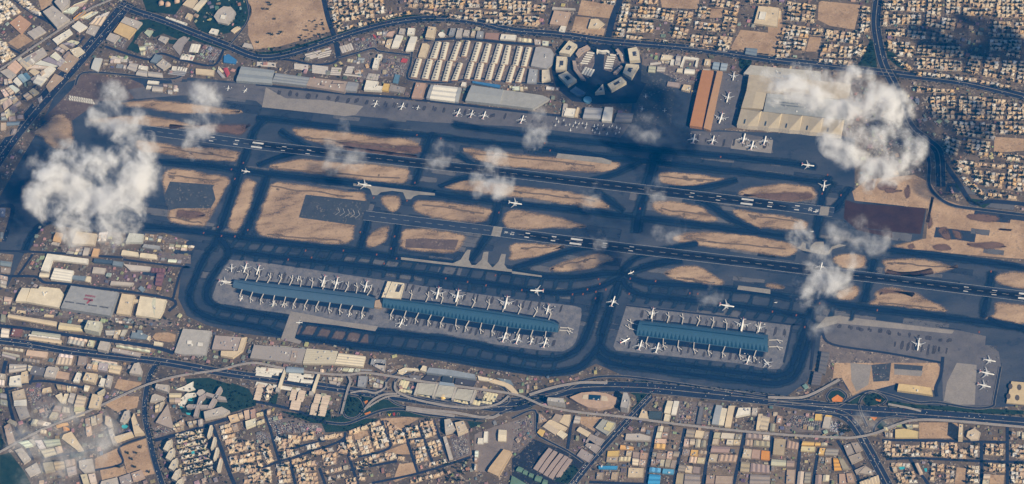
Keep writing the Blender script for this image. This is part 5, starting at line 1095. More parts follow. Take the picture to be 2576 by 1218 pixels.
for s, n, dx, dy, l in [("31: 1445,245 1475,175", 3, 27, 5, 'tall cream car park canopies at the loop end'), ("31: 1450,290 1462,262", 4, 34, 6, 'short cream canopies at the loop end'), ("31: 1635,325 1650,293", 4, 32, 7, 'cream canopies under the first ribbed deck'), ("31: 2010,390 2025,345", 4, 35, 8, 'cream canopies under the third ribbed deck'), ("31: 2290,375 2330,295", 4, 30, 5, 'tall cream canopies at the near loop end'), ("31: 2195,420 2212,375", 2, 36, 7, 'cream canopies beyond the last ribbed deck'), ("31: 2280,405 2290,382", 3, 36, 6, 'short cream canopies at the near loop end')]:
    strips(s, 18, n, dx, dy, (.6, .54, .36), l)
for i, s in enumerate(("31: 1598,305 1642,200 1822,215 1792,332", "31: 1800,335 1842,222 2002,240 1978,352", "31: 1985,355 2032,258 2192,272 2160,385")): B(s, 13, (.26, .26, .24), '%s of three ribbed parking decks in the terminal oval' % nth(i), 'parking_deck', 'parking deck', 'ridge', 1, group='ribbed parking decks', rise=2)
for i in range(3):
    l = '%s of three ribbed parking decks in the terminal oval' % nth(i); q = (("31: 1598,305 1642,200 1822,215 1792,332"), ("31: 1800,335 1842,222 2002,240 1978,352"), ("31: 1985,355 2032,258 2192,272 2160,385"))[i]
    a, b, c, d = [Vector((x, y)) for x, y in pz(q)]
    for j in range(9):
        t = (j + .5) / 9; e, f = b.lerp(a, t), c.lerp(d, t); g2 = (a - b) * .035
        deco('roof_rib', [tuple(e - g2), tuple(f - g2), tuple(f + g2), tuple(e + g2)], 16, 'painted', l, (.5, .48, .42))
for i, s in enumerate(("31: 1585,320 1625,200 1642,203 1610,325", "31: 1770,345 1815,210 1835,215 1795,350", "31: 1965,370 2005,240 2025,245 1990,375", "31: 2150,400 2200,270 2220,275 2178,405")): B(s, 17, (.4, .37, .33), '%s of four grey finger bridges over the terminal oval' % nth(i), 'walkway', 'walkway', group='finger bridges of the terminal oval')
B("31: 215,258 285,60 305,66 245,262", 11, 'v', 'ivory footbridge over the highway nearer the minaret', 'footbridge', 'footbridge', 'ridge', 1); B("31: 555,297 620,108 642,114 585,300", 11, 'v', 'ivory footbridge over the highway farther from the minaret', 'footbridge', 'footbridge', 'ridge', 1)
B("31: 195,285 205,245 242,250 240,295", 14, 'p', 'pale stair tower at the end of the nearer footbridge', 'stair_tower', 'tower'); B("31: 530,320 540,282 578,288 575,325", 14, 'p', 'pale stair tower at the end of the farther footbridge', 'stair_tower', 'tower')
for i, s in enumerate(("32: 213,1062 370,852 407,872 255,1087", "32: 265,1092 420,880 457,897 306,1112", "32: 314,1122 480,907 517,922 355,1142", "32: 365,1147 530,930 567,947 405,1167", "32: 440,1142 570,957 607,972 480,1152")): B(s, 9, (.33, .26, .23), '%s of five parallel brown sheds beside the dark yard' % nth(i), 'shed', 'shed', 'ridge', 1, group='parallel brown sheds')
for i, s in enumerate(("32: 38,1082 67,1040 117,1060 95,1102", "32: 105,1112 122,1075 162,1088 150,1130", "32: 165,1140 180,1105 220,1118 210,1155", "32: 225,1180 245,1132 305,1145 288,1200", "32: 298,1225 320,1170 360,1182 352,1230")): B(s, 9, (.12, .2, .14), '%s of five small green sheds in the dark yard' % nth(i), 'shed', 'shed', 'ridge', 1, group='small green sheds')
B("32: -20,1225 0,1130 160,1225 120,1260", 9, (.12, .2, .15), 'large green roof at the bottom of the dark yard', 'warehouse', 'warehouse', 'flat', 1)
B("00: 735,188 800,135 862,110 832,150 747,196", 12, (.65, .34, .07), 'golden shell-shaped metro station beside the highway', 'metro_station', 'station', 'flat')
for i, (x, y) in enumerate(((1625,40),(1690,52),(1782,18))):
    c = P(*pz("00: %d,%d" % (x, y))[0]); rt = thing('dome_house', '%s of three tan domes on the lawn at the far edge' % nth(i), 'dome', c, 0, 'tan domes')
    m = MB(); k = 12; v = []
    for a in range(6):
        r = 17 * math.cos(a * math.pi / 11); z = 20 * math.sin(a * math.pi / 11) + 4
        v += [(r * math.cos(b * 2 * math.pi / k), r * math.sin(b * 2 * math.pi / k), z) for b in range(k)]
    m.add(v, [(a * k + b, a * k + (b + 1) % k, (a + 1) * k + (b + 1) % k, (a + 1) * k + b) for a in range(5) for b in range(k)] + [tuple(5 * k + b for b in range(k))]); m.build('dome', 'painted', rt, (.42, .3, .22))
    m = MB(); m.box(0, 0, 0, 26, 26, 4.5); m.build('wall', 'rendered_wall', rt, (.4, .3, .22))
# sail-shaped apartment blocks
for i, (x, y) in enumerate(((1680,835),(1705,925),(1735,1025),(1765,1130),(1790,1225))):
    B("30: %d,%d %d,%d %d,%d %d,%d %d,%d" % (x - 40, y + 30, x, y - 45, x + 50, y - 70, x + 45, y - 20, x + 10, y + 55), 30, (.52, .47, .38), '%s of five ivory sail-shaped apartment blocks along the avenue' % nth(i), 'apartment_block', 'apartments', 'flat', group='sail-shaped apartment blocks', units=1)
for i, (x, y) in enumerate(((2108,685),(2145,805),(2170,910),(2205,1020))):
    B("30: %d,%d %d,%d %d,%d %d,%d" % (x - 25, y + 55, x + 5, y - 55, x + 28, y - 60, x + 5, y + 50), 30, (.58, .52, .42), '%s of four narrow ivory apartment blades beside the townhouses' % nth(i), 'apartment_block', 'apartments', 'flat', group='apartment blades')
# minaret mosque
c = P(*pz("31: 117,345")[0]); rt = thing('mosque', 'small pale mosque with dome and white minaret in dark gardens', 'mosque', c)
m = MB(); m.box(0, 0, 0, 30, 30, 9, .3); m.build('wall', 'rendered_wall', rt, (.5, .45, .38))
m = MB(); k = 14; v = []
for a in range(6): v += [(9 * math.cos(a * .3) * math.cos(b * 2 * math.pi / k), 9 * math.cos(a * .3) * math.sin(b * 2 * math.pi / k), 9 + 10 * math.sin(a * .3)) for b in range(k)]
m.add(v, [(a * k + b, a * k + (b + 1) % k, (a + 1) * k + (b + 1) % k, (a + 1) * k + b) for a in range(5) for b in range(k)]); m.build('dome', 'painted', rt, (.6, .52, .4))
m = MB()
for z, w, h in ((0, 4.5, 16), (16, 3.4, 14), (30, 4.4, 1.2), (31.2, 2.4, 8)): m.box(6, 26, z, w, w, h)
m.build('minaret', 'painted', rt, (.7, .68, .62))

strips('00: 700,962 712,985', 7, 10, 24, 4, 'w', 'white slatted covers in the far row by the diagonal highway'); strips('00: 695,985 707,1010', 7, 11, 24, 4, 'w', 'white slatted covers in the near row by the diagonal highway')
# metro viaduct
VP = "30: -100,940 0,895 400,680 900,480 1200,340 1500,210 1800,130 2200,70 2400,20 2576,0 2830,50 3176,100 3476,120 3676,100 3976,140 4276,190 4576,230 5152,310 5352,380 5502,440 5852,500 6252,540 6852,620 7728,710 8428,750 8628,745 8828,700 9028,620 9228,572 9628,585 10450,660"
VT = "00: -60,735 0,700 200,565 400,430 720,220 900,90 1060,20 1200,-40"
def viaduct(s, label, w):
    p = smooth(gp(s, 11), False, 4); c = p[len(p) // 2].copy(); c.z = 0
    rt = thing('viaduct', label, 'viaduct', c); m = MB(); q = [a - c for a in p]
    m.ribbon(q, w, None); k = len(m.v) // 2
    d = [(x, y, z - 2.2) for x, y, z in m.v]; n0 = len(m.v); m.add(d, [])
    for i in range(k - 1):
        a = 2 * i
        for e in (0, 1):
            m.f.append((a + e, a + 2 + e, n0 + a + 2 + e, n0 + a + e)); m.m.append(0)
    m.build('deck', 'painted', rt, (.27, .245, .235))
    for sg in (-1, 1):
        m = MB(); e = []
        for i, a in enumerate(q):
            t = (q[min(i + 1, len(q) - 1)] - q[max(i - 1, 0)]); t.z = 0; t.normalize(); e.append(a + Vector((-t.y * sg * w / 2, t.x * sg * w / 2, 1.0)))
        m.ribbon(e, 1.4, None); m.build('parapet', 'painted', rt, (.42, .38, .34))
    L = sum((q[i + 1] - q[i]).length for i in range(len(q) - 1)); n = min(95, int(L / 40))
    for i in range(n):
        a, t = along(q, L * (i + .5) / n); m = MB(); m.box(a.x, a.y, 0, 2.2, 2.2, 8.8); m.box(a.x, a.y, 8.0, 2.4, w * .8, .9, math.atan2(t.y, t.x)); m.build('pier', 'painted', rt, (.4, .37, .34))
viaduct(VP, 'long curving pale metro viaduct crossing the whole near side', 10); viaduct(VT, 'pale straight metro viaduct beside the sheds at the far corner', 10)
for s, l, w in (("33: 0,345 300,350 450,310 640,210 720,165", 'pale curved ramp bridge ending at the building site', 11), ("31: 1510,445 1700,470 2000,500 2250,545 2350,535", 'pale underpass ramp wall beside the letter garden', 12), ("31: 1510,465 1700,495 1900,520 2000,535", 'mauve second ramp wall beside the letter garden', 13), ("31: 2310,550 2390,545 2450,515", 'short pale ramp end by the dark verge', 12), ("32: 175,320 400,250 600,210 740,195 960,200", 'pale tunnel portal strip on the shaded highway', 12), ("33: 1210,415 1400,450 1540,485", 'pale green strip bridge by the interchange', 9), ("31: 1405,190 1400,260 1450,310 1600,365 1750,400 1900,430 2100,450 2300,445 2450,405 2545,330", 'pale curving ramp wall round the near side of the terminal oval', 9), ("31: 950,300 1080,280 1200,300 1300,250 1310,190", 'pale curving ramp wall beside the grey flat hall', 7), ("31: 1090,470 1180,370 1290,318 1420,310", 'pale ramp rising from the loop garden', 8), ("31: 1110,455 1300,345 1450,330", 'second pale ramp rising from the loop garden', 6), ("31: 860,510 925,260 950,190 930,130", 'pale ramp bridge crossing the highway by the loop garden', 9)):
    viaduct(s, l, w)
# ---------------------------------------------------------------- city blocks
LMK = [('ring-shaped offices', 1500, 180), ('palace square', 1920, 60), ('tan school', 1410, 45), ('big sand square', 710, 60), ('cloud-covered hangar', 2000, 260), ('shaded motorway curve', 2210, 100), ('dark cloud shadow', 2420, 80),
       ('burnt field', 2240, 540), ('letter garden', 995, 1040), ('terminal oval', 1130, 985), ('tan vaulted hall', 1262, 1160), ('ridged townhouses', 490, 1130), ('parking deck', 485, 875), ('huge grey hangar', 225, 755), ('boat-shaped hotel', 1490, 1010),
       ('five brown sheds', 1390, 1165), ('car yard', 2050, 1060), ('cream tower', 2417, 1090), ('skewed warehouses', 2150, 1145), ('golden station', 200, 38), ('diagonal highway', 190, 180), ('shaded avenue', 25, 1000), ('blue sheds', 1650, 1185), ('scrapyard', 1740, 1040)]
SEEN = {}
def place(q):
    x = sum(p[0] for p in q) / 4; y = sum(p[1] for p in q) / 4
    l = min(LMK, key=lambda m: math.hypot(m[1] - x, m[2] - y)); dx, dy = x - l[1], y - l[2]
    d = ('right of' if dx > 0 else 'left of') if abs(dx) > abs(dy) * 1.1 else ('below' if dy > 0 else 'above')
    k = (d, l[0]); SEEN[k] = SEEN.get(k, 0) + 1
    return '%s block %s %s' % (nth(SEEN[k] - 1), d, l[0])
LOT = MB(); LOTN = [0]
def lot(q, z0=.42):
    LOTN[0] += 1
    LOT.poly([P(x, y) for x, y in q], z0 + .002 * LOTN[0])
    if z0 > .4: OCC.append([P(x, y) for x, y in q])
def quad(s): return pz(s) if isinstance(s, str) else s
def cell(q, u, v):
    a, b, c, d = [Vector((x, y)) for x, y in q]
    return a.lerp(b, u).lerp(d.lerp(c, u), v)

# villa and house types: several blocks, stair heads and annexes each
def house_mesh(k, rr, big=1.0):
    m = MB(); W, D = rr.uniform(14, 18.5) * big, rr.uniform(12.5, 16.5) * big; h = rr.choice((7.2, 7.6, 8.4))
    m.box(0, 0, 0, W, D, h, 0, 0, None, 0)
    t = k % 7
    if t in (0, 3): m.box(W * .42, D * .3, 0, W * .55, D * .6, h - 3, 0, 0)
    if t in (1, 4): m.box(-W * .25, -D * .5, 0, W * .45, D * .5, h - .6, 0, 0); m.box(W * .35, -D * .48, 0, W * .3, D * .4, h - 3.6, 0, 1)
    if t in (2, 5): m.box(W * .3, D * .45, 0, W * .5, D * .42, h - .4, 0, 0); m.box(-W * .3, D * .4, 0, W * .35, D * .4, 3.5, 0, 1)
    m.box(rr.uniform(-.25, .25) * W, rr.uniform(-.2, .2) * D, h, W * rr.uniform(.25, .5), D * rr.uniform(.25, .5), 2.8, 0, 0, None, 0)
    if t == 6:
        v = []; n = 10
        for a in range(4): v += [(4 * math.cos(a * .45) * math.cos(b * .628), 4 * math.cos(a * .45) * math.sin(b * .628), h + 4 * math.sin(a * .45)) for b in range(n)]
        m.add(v, [(a * n + b, a * n + (b + 1) % n, (a + 1) * n + (b + 1) % n, (a + 1) * n + b) for a in range(3) for b in range(n)], 0)
    for sx, sy in ((-.5, .5), (.5, .5), (.5, -.5), (-.5, -.5)): m.box(sx * W * .9, sy * D * .9, h, 1.2, 1.2, .9, 0, 1)
    a, b = W * .5 + 4.2, D * .5 + 4.5
    for cx, cy, lx, ly in ((0, b, 2 * a, .6), (0, -b, 2 * a, .6), (a, 0, .6, 2 * b), (-a, 0, .6, 2 * b)): m.box(cx, cy, 0, lx, ly, 2.4, 0, 1)
    m.box(a - 3, -b + 4, 0, 5, 6, 3.2, 0, 1)
    if k % 3 == 0: m.box(-a + 2.5, b - 3, 0, 4.5, 4.5, 3, 0, 0)
    return m
hr = random.Random(3)
HM = [house_mesh(k, hr) for k in range(14)]
VME = [m.mesh('villa', ['painted', 'rendered_wall']) for m in HM]
VC = [((.62, .5, .35), 'cream'), ((.56, .44, .31), 'buff'), ((.64, .57, .46), 'ivory'), ((.5, .37, .27), 'tan'), ((.66, .63, .58), 'white'), ((.55, .4, .26), 'ochre'), ((.47, .44, .41), 'grey'), ((.62, .43, .23), 'peach')]
FORM = ['twin-block', 'L-shaped', 'stepped', 'broad', 'notched', 'corner-winged', 'domed']
VILLAS = []; TREES = []
def villas(blocks, kind, size=(23, 26), pv=.9, pt=.75, cols=(0, 0, 0, 1, 1, 2, 2, 3, 4, 5, 6, 7), group=None, lots=True):
    for s in blocks:
        q = quad(s); pl = place(q)
        if lots: lot(q)
        a, b, c, d = [P(*p) for p in q]
        nu = max(1, round(((b - a).length + (c - d).length) / 2 / size[0])); nv = max(1, round(((d - a).length + (c - b).length) / 2 / size[1]))
        for j in range(nv):
            for i in range(nu):
                e = cell(q, (i + .5) / nu, (j + .5) / nv); p = P(e.x, e.y)
                e2 = cell(q, (i + 1.0) / nu, (j + .5) / nv); ang = math.atan2((P(e2.x, e2.y) - p).y, (P(e2.x, e2.y) - p).x)
                if random.random() < pv:
                    k = random.randrange(14); ci = random.choice(cols)
                    VILLAS.append((kind, p + Vector((random.uniform(-3, 3), random.uniform(-3, 3), 0)), ang + random.choice((0, 0, math.pi, math.pi / 2)) + random.gauss(0, .06), k, ci, random.uniform(.9, 1.2), i, j, pl, e, group))
                for _ in range(2):
                    if random.random() < pt * .9:
                        g2 = cell(q, (i + random.choice((.04, .96, .5, .1))) / nu, (j + random.choice((.03, .97, .9))) / nv); TREES.append((P(g2.x, g2.y), random.uniform(1.0, 2.1), 'gardens of the ' + kind + ' blocks'))
VB = """01: 725,0 860,0 890,230 800,300|01: 875,0 1010,0 1055,195 900,215|01: 1030,0 1170,0 1190,180 1065,190|01: 1190,0 1285,0 1305,130 1205,160|01: 805,300 1200,195 1205,228 820,320|01: 1210,180 1600,100 1590,130 1220,222|01: 1535,0 1640,0 1620,85 1520,75|01: 1660,0 1770,0 1790,90 1640,80|01: 1810,0 2105,0 2080,90 1800,90|01: 1650,108 2070,160 2060,195 1660,138|01: 2125,10 2240,0 2260,80 2130,80|01: 2110,100 2260,110 2275,220 2095,200|01: 2290,20 2420,20 2410,100 2290,90|01: 2300,120 2420,120 2430,240 2310,235|01: 2435,10 2576,0 2576,100 2440,100|01: 2445,130 2576,130 2576,260 2450,250
02: 0,10 200,20 190,140 0,150|02: 0,165 100,165 85,250 0,245|02: 115,165 280,175 270,272 120,262|02: 215,50 330,60 320,140 210,130|02: 1115,40 1190,40 1150,220 1065,225|02: 1070,245 1140,250 1125,370 1030,365|02: 1235,60 1495,85 1480,190 1205,180|02: 1180,205 1415,230 1425,330 1155,325|02: 1140,350 1380,380 1390,425 1140,395|02: 1505,95 1640,115 1605,220 1495,200|02: 1440,385 1600,405 1590,455 1440,425|02: 1675,105 1825,125 1790,265 1645,245|02: 1635,275 1790,295 1740,415 1610,385|02: 1885,65 2000,80 1980,195 1865,180|02: 1845,215 2095,245 2080,325 1830,305|02: 1800,350 2070,375 2050,450 1790,420|02: 1790,440 2080,480 2165,500 2160,515 1790,468|02: 2155,10 2300,30 2260,160 2135,140|02: 2130,170 2270,190 2235,335 2100,310|02: 2090,365 2220,375 2180,495 2075,478|02: 2010,0 2150,0 2125,80 2000,70|02: 1255,0 1475,0 1465,45 1290,38|02: 890,-20 1060,-20 1020,50 900,40
03: 195,20 335,35 315,220 180,205|03: 355,40 480,55 460,235 330,215|03: 150,245 285,265 250,410 115,395|03: 112,415 238,430 210,585 78,585|03: 300,265 415,280 400,385 275,368|03: 262,385 385,400 360,555 242,535|03: 435,285 555,300 535,355 425,355|03: 585,305 715,320 690,415 565,395|03: 735,325 935,345 905,445 715,425|03: 565,445 705,455 690,590 515,565|03: 725,465 855,475 845,580 705,580|03: 510,585 855,625 845,665 505,635|03: 870,470 985,430 955,520 880,620|03: 940,65 1030,75 1020,325 925,325
03: 1155,0 1375,0 1365,105 1155,115|03: 1245,145 1545,155 1535,250 1235,245|03: 1150,115 1225,125 1205,265 1145,255|03: 1215,275 1385,295 1365,370 1205,365|03: 1405,305 1695,325 1680,425 1385,380|03: 1395,25 1585,5 1570,125 1395,110|03: 1605,0 1755,0 1725,285 1575,265|03: 1785,0 1955,0 1935,145 1785,145|03: 1755,175 1885,195 1855,435 1705,415|03: 1975,0 2295,0 2240,165 1955,155|03: 2305,0 2576,0 2576,185 2295,175|03: 2265,215 2576,225 2576,385 2255,375|03: 2235,395 2415,405 2385,515 2235,515|03: 2435,405 2555,405 2535,595 2395,565|03: 1195,415 1295,425 1295,535 1205,515|03: 1325,425 1485,435 1445,580 1315,555|03: 1505,455 1985,475 1965,590 1495,565|03: 1485,585 1955,615 1940,715 1505,695|03: 1505,725 1945,755 2105,785 2095,845 1505,760|03: 1235,575 1300,585 1475,720 1450,745|03: 2045,565 2155,575 2105,765 1975,735|03: 2195,575 2335,585 2295,795 2155,765|03: 2135,805 2475,865 2465,925 2135,845|03: 2365,605 2515,615 2485,825 2315,795|03: 2535,615 2600,620 2600,850 2505,835|03: 1495,865 1585,875 1565,945 1495,935|03: 1605,885 1885,905 1865,935 1595,935|03: 1625,985 1895,965 1875,1195 1655,1195|03: 1925,965 2195,985 2175,1210 1905,1210|03: 2215,995 2395,1005 2375,1210 2195,1210|03: 2415,1035 2600,1055 2600,1210 2405,1210
13: 1855,5 2295,35 2275,195 1905,145|13: 2325,5 2600,5 2600,145 2335,135|13: 1785,155 1945,205 1900,365 1785,325|13: 2005,185 2235,215 2205,365 1985,325|13: 1875,395 1995,405 2045,555 1905,500|13: 2025,405 2395,435 2385,495 2015,465|13: 2065,495 2165,505 2150,635 2085,615|13: 2195,515 2385,535 2355,685 2175,655|13: 1925,540 1995,545 2195,740 2175,795 2005,640|13: 2425,445 2600,455 2600,715 2395,695|13: 2205,715 2515,765 2495,795 2210,775|02: 2380,0 2600,5 2600,40 2385,30|13: 2290,325 2576,362 2576,405 2380,380"""
def clean(s): return [x.strip() if len(pz(x)) == 4 else None for x in s.replace('\n', '|').split('|') if x.strip()]
def four(lst):
    out = []
    for x in lst:
        p = pz(x)
        if len(p) == 4: out.append(p)
        else: out.append([p[0], p[2], p[3], p[-1]] if len(p) == 5 else p[:4])
    return out
villas(four([x for x in VB.replace('\n', '|').split('|')]), 'villa', (24.5, 27), .9, .8)
HB2 = """31: 200,745 300,765 290,880 235,880|31: 312,725 448,745 438,845 332,845|31: 472,695 588,705 578,765 482,785|31: 265,890 420,865 428,910 272,965|31: 512,832 638,805 648,838 522,875|31: 645,742 880,695 880,748 652,788|31: 545,900 770,845 778,888 562,945|31: 362,972 498,935 508,978 372,1015|31: 932,692 1238,585 1248,618 952,718|31: 1012,775 1138,745 1188,898 1062,928|31: 1152,665 1278,645 1338,828 1202,878|31: 1302,605 1358,595 1418,820 1372,838|31: 1382,625 1468,685 1508,798 1432,818|31: 1502,665 1628,635 1648,738 1532,758|31: 1642,605 1778,575 1818,718 1702,758|31: 1552,775 1688,775 1738,978 1622,1008|31: 1722,805 1848,765 1888,918 1762,948|31: 902,745 958,745 1018,948 962,978|31: 822,815 878,805 918,918 852,898|31: 662,935 798,905 818,1018 682,1038|31: 382,1025 588,985 608,1088 402,1108|31: 992,1005 1158,935 1178,1038 1012,1078|31: 1162,925 1398,905 1418,958 1202,1018|31: 1422,935 1498,945 1478,998 1432,988|31: 1732,1005 1918,965 1918,1008 1742,1048|31: 1552,1188 1888,1085 1898,1138 1562,1215|31: 42,825 108,815 178,978 102,1018|31: 0,905 28,905 78,1038 0,1058|31: 0,1072 138,1055 168,1215 0,1215|31: 202,1025 328,1005 358,1198 232,1215|31: 692,1075 858,1035 878,1088 702,1128|31: 722,1145 898,1105 898,1168 732,1198|31: 1032,1105 1098,1105 1098,1188 1042,1178|31: 420,1125 600,1105 625,1230 430,1230|31: 900,1180 1000,1150 1030,1230 910,1230
30: 2282,845 2538,775 2558,868 2302,918|30: 2405,935 2558,885 2576,998 2422,1018|30: 2422,1035 2576,1025 2576,1108 2432,1098|30: 2452,1145 2576,1115 2576,1215 2462,1215|30: 2310,960 2380,940 2420,1080 2350,1100|30: 2210,640 2330,610 2345,690 2240,720|30: 2250,740 2360,720 2380,790 2270,820
33: 1162,785 1238,795 1228,948 1182,928|33: 1252,815 1525,835 1515,945 1242,948|33: 1532,885 1718,895 1718,948 1532,958|33: 1742,805 1908,815 1888,968 1742,948|33: 1922,865 1998,875 1988,968 1922,958|33: 2022,825 2128,835 2108,958 2022,948|33: 2192,815 2368,825 2368,948 2182,928|33: 2452,815 2600,825 2600,978 2462,948|33: 1282,1115 1468,1085 1508,1215 1302,1215|33: 1702,1015 1778,1025 1768,1108 1692,1108|33: 1792,1025 1888,1035 1858,1215 1782,1215|33: 2012,1025 2128,1035 2108,1215 2002,1215|33: 2172,1005 2388,1015 2388,1108 2172,1098|33: 2452,1015 2600,1025 2600,1215 2442,1215|33: 1545,798 1708,803 1700,868 1542,860|33: 1232,1012 1430,1015 1428,1040 1240,1040|33: 1640,1012 1690,1015 1680,1190 1628,1190"""
villas(four(HB2.replace('\n', '|').split('|')), 'house', (19, 24), .95, .35, (0, 0, 1, 1, 2, 3, 3, 4, 5, 5, 6))
RW8 = []
for r in range(8):
    x, y = 1768 + r * 14, 728 + r * 54; L = 275
    RW8.append([(.25 * a, 913.2 + .25 * b) for a, b in ((x, y), (x + L, y - 62), (x + L + 6, y - 42), (x + 6, y + 22))])
villas(RW8, 'townhouse', (13.5, 15), .97, .5, (2, 4, 4, 2, 0), lots=False)
CIT = """00: -40,20 60,-20 210,120 70,210|00: -40,200 30,260 60,190 -40,100|00: -40,420 40,440 150,560 20,640|00: 150,-20 220,-20 420,160 330,120"""
villas(four(CIT.split('|')), 'house', (19, 22), .95, .2, (2, 4, 6, 0))

# warehouses and yards
WH = []
def sheds(blocks, nuv, cols, kind='warehouse', hs=(7, 11), yard=.14, jit=.05, lots=True, ridge=.45):
    for b in blocks:
        s, nu, nv = (b + tuple(nuv))[:3] if isinstance(b, tuple) else (b, *nuv)
        q = four([s])[0] if isinstance(s, str) else s; pl = place(q)
        if lots: lot(q, .38)
        for j in range(nv):
            i = 0; cnt = 0
            while i < nu:
                w = 2 if (random.random() < .3 and i + 1 < nu) else 1
                if random.random() > yard:
                    u0, u1 = (i + random.uniform(.02, .05 + jit)) / nu, (i + w - random.uniform(.02, .05 + jit)) / nu
                    v0, v1 = (j + random.uniform(.02, .05 + jit)) / nv, (j + 1 - random.uniform(.02, .05 + jit * 2)) / nv
                    if random.random() < .3: v1 -= .3 / nv * random.random() * 1.2
                    pts = [tuple(cell(q, u, v)) for u, v in ((u0, v0), (u1, v0), (u1, v1), (u0, v1))]
                    if random.random() < .5: pts = pts[1:] + pts[:1]
                    WH.append((pts, random.uniform(*hs), random.choice(cols), kind, random.random() < ridge, cnt, j, pl))
                    cnt += 1
                else:
                    for _ in range(5): e = cell(q, (i + random.random()) / nu, (j + random.random()) / nv); CARS.append((P(e.x, e.y), random.random() * 3.1, 'industrial yards'))
                i += w
CARS = []
IND = [("32: 1470,632 1590,642 1560,760 1440,755", 2, 2), ("32: 1440,760 1560,765 1540,870 1425,860", 2, 2), ("32: 1600,640 1735,650 1690,880 1560,870", 1, 1), ("32: 1412,895 1558,905 1530,1040 1392,1030", 3, 2), ("32: 1565,885 1690,890 1640,1060 1535,1045", 2, 2), ("32: 1760,655 1990,690 1965,770 1740,750", 5, 1), ("32: 1735,755 1960,775 1950,860 1722,840", 4, 1), ("32: 1720,860 1965,880 1935,1020 1690,1000", 3, 2), ("32: 1680,1015 1900,1050 1890,1120 1660,1090", 3, 1), ("32: 1660,1100 1900,1125 1900,1225 1640,1225", 3, 1),
       ("32: 2035,695 2320,715 2295,830 2005,820", 4, 2), ("32: 2010,830 2295,845 2250,1010 1965,1000", 3, 2), ("32: 1970,1025 2240,1045 2220,1225 1945,1225", 3, 2), ("32: 2355,705 2600,725 2600,850 2335,830", 3, 2), ("32: 2330,855 2600,885 2600,990 2305,960", 3, 1), ("32: 2300,985 2600,1025 2600,1225 2270,1225", 3, 2), ("32: 960,885 1215,875 1185,1005 945,1000", 4, 2), ("32: 1090,820 1230,845 1225,870 1080,865", 2, 1), ("32: 1210,885 1375,905 1340,1040 1205,1025", 2, 2), ("32: 850,1095 1080,1095 1060,1190 840,1175", 3, 1), ("32: 1090,1045 1335,1055 1320,1200 1075,1200", 3, 1), ("32: 1290,690 1420,700 1400,620 1320,615", 3, 1), ("32: 260,600 360,580 300,520 265,500", 2, 1),
       ("33: 60,742 190,755 165,950 40,935", 1, 1), ("33: 192,772 318,800 285,965 165,955", 1, 2), ("33: 30,965 270,985 265,1050 20,1045", 3, 1), ("33: 345,785 600,805 600,830 330,830", 4, 1), ("33: 335,835 480,840 460,950 315,945", 2, 2), ("33: 520,850 720,860 700,930 500,920", 3, 1), ("33: 510,945 640,955 640,1010 500,1005", 2, 1), ("33: 300,1085 440,1095 425,1225 285,1225", 2, 1), ("33: 485,1015 640,1025 610,1225 470,1225", 2, 2), ("33: 10,1060 280,1070 270,1225 0,1225", 3, 1), ("33: 650,950 760,960 840,1080 660,1090", 2, 1), ("33: 640,1110 850,1100 890,1225 620,1225", 3, 1), ("33: -20,490 150,540 120,700 -40,690", 3, 2), ("32: 2510,520 2600,540 2570,680 2490,670", 1, 1)]
sheds(IND, (3, 2), ['c', 'q', 'e', 'e', 't', 'e', 'v', 'y', 'e', 'q', 'q', 'o', 't', 't', 'c'])
sheds([("32: 865,1032 1080,1032 1062,1090 870,1082", 1, 1), ("32: 1382,1047 1640,1070 1632,1120 1372,1100", 2, 1), ("32: 1372,1112 1500,1122 1490,1225 1352,1225", 1, 1)], (1, 1), [(.06, .25, .5), (.1, .3, .5)], yard=0)
sheds([("20: 258,975 292,890 658,935 640,1030", 5, 1), ("20: 655,1012 682,948 890,985 865,1057", 3, 1), ("20: 872,1047 895,985 985,998 970,1060", 1, 1), ("20: 1105,1097 1135,1012 1570,1078 1520,1177", 5, 1), ("20: 0,1140 20,1055 240,1080 210,1200", 4, 1), ("20: 215,1195 245,1082 570,1115 535,1240", 4, 1), ("20: 545,1230 580,1120 760,1145 735,1240", 3, 1), ("20: 770,1250 790,1140 890,1155 880,1245", 1, 1), ("20: 900,1245 920,1170 1200,1215 1180,1290", 4, 1), ("20: 0,960 15,860 100,875 90,965", 1, 1), ("20: 0,800 10,725 60,735 55,810", 1, 1)], (3, 1), ['p', 'q', 'c', 'p', 'v', 'g', 'w', 'e'], 'warehouse')
sheds([("00: 20,720 200,560 270,640 130,790", 4, 1), ("00: 260,690 560,520 700,640 480,690", 4, 1), ("00: 450,560 620,430 720,500 590,590", 4, 1), ("00: 230,610 420,480 440,500 260,640", 3, 1), ("00: 0,800 110,790 130,830 0,870", 3, 1), ("00: 600,440 720,400 800,420 740,470", 2, 1), ("00: 880,240 960,170 1110,110 1020,260", 3, 1), ("00: 560,640 690,510 720,530 600,690", 2, 1), ("00: 0,900 120,850 200,900 60,1000", 3, 1), ("00: 300,800 440,700 460,740 340,830", 3, 1), ("00: 620,120 760,40 900,-20 760,140", 4, 1), ("00: 780,180 860,190 1000,110 900,120", 3, 1), ("00: 220,960 330,880 400,930 270,1010", 2, 1), ("00: 20,1040 140,950 240,1060 60,1200", 3, 2)], (3, 2), ['p', 'w', 'q', 'c', 'e', 'g', 'v'], 'warehouse', (7, 12), .2)
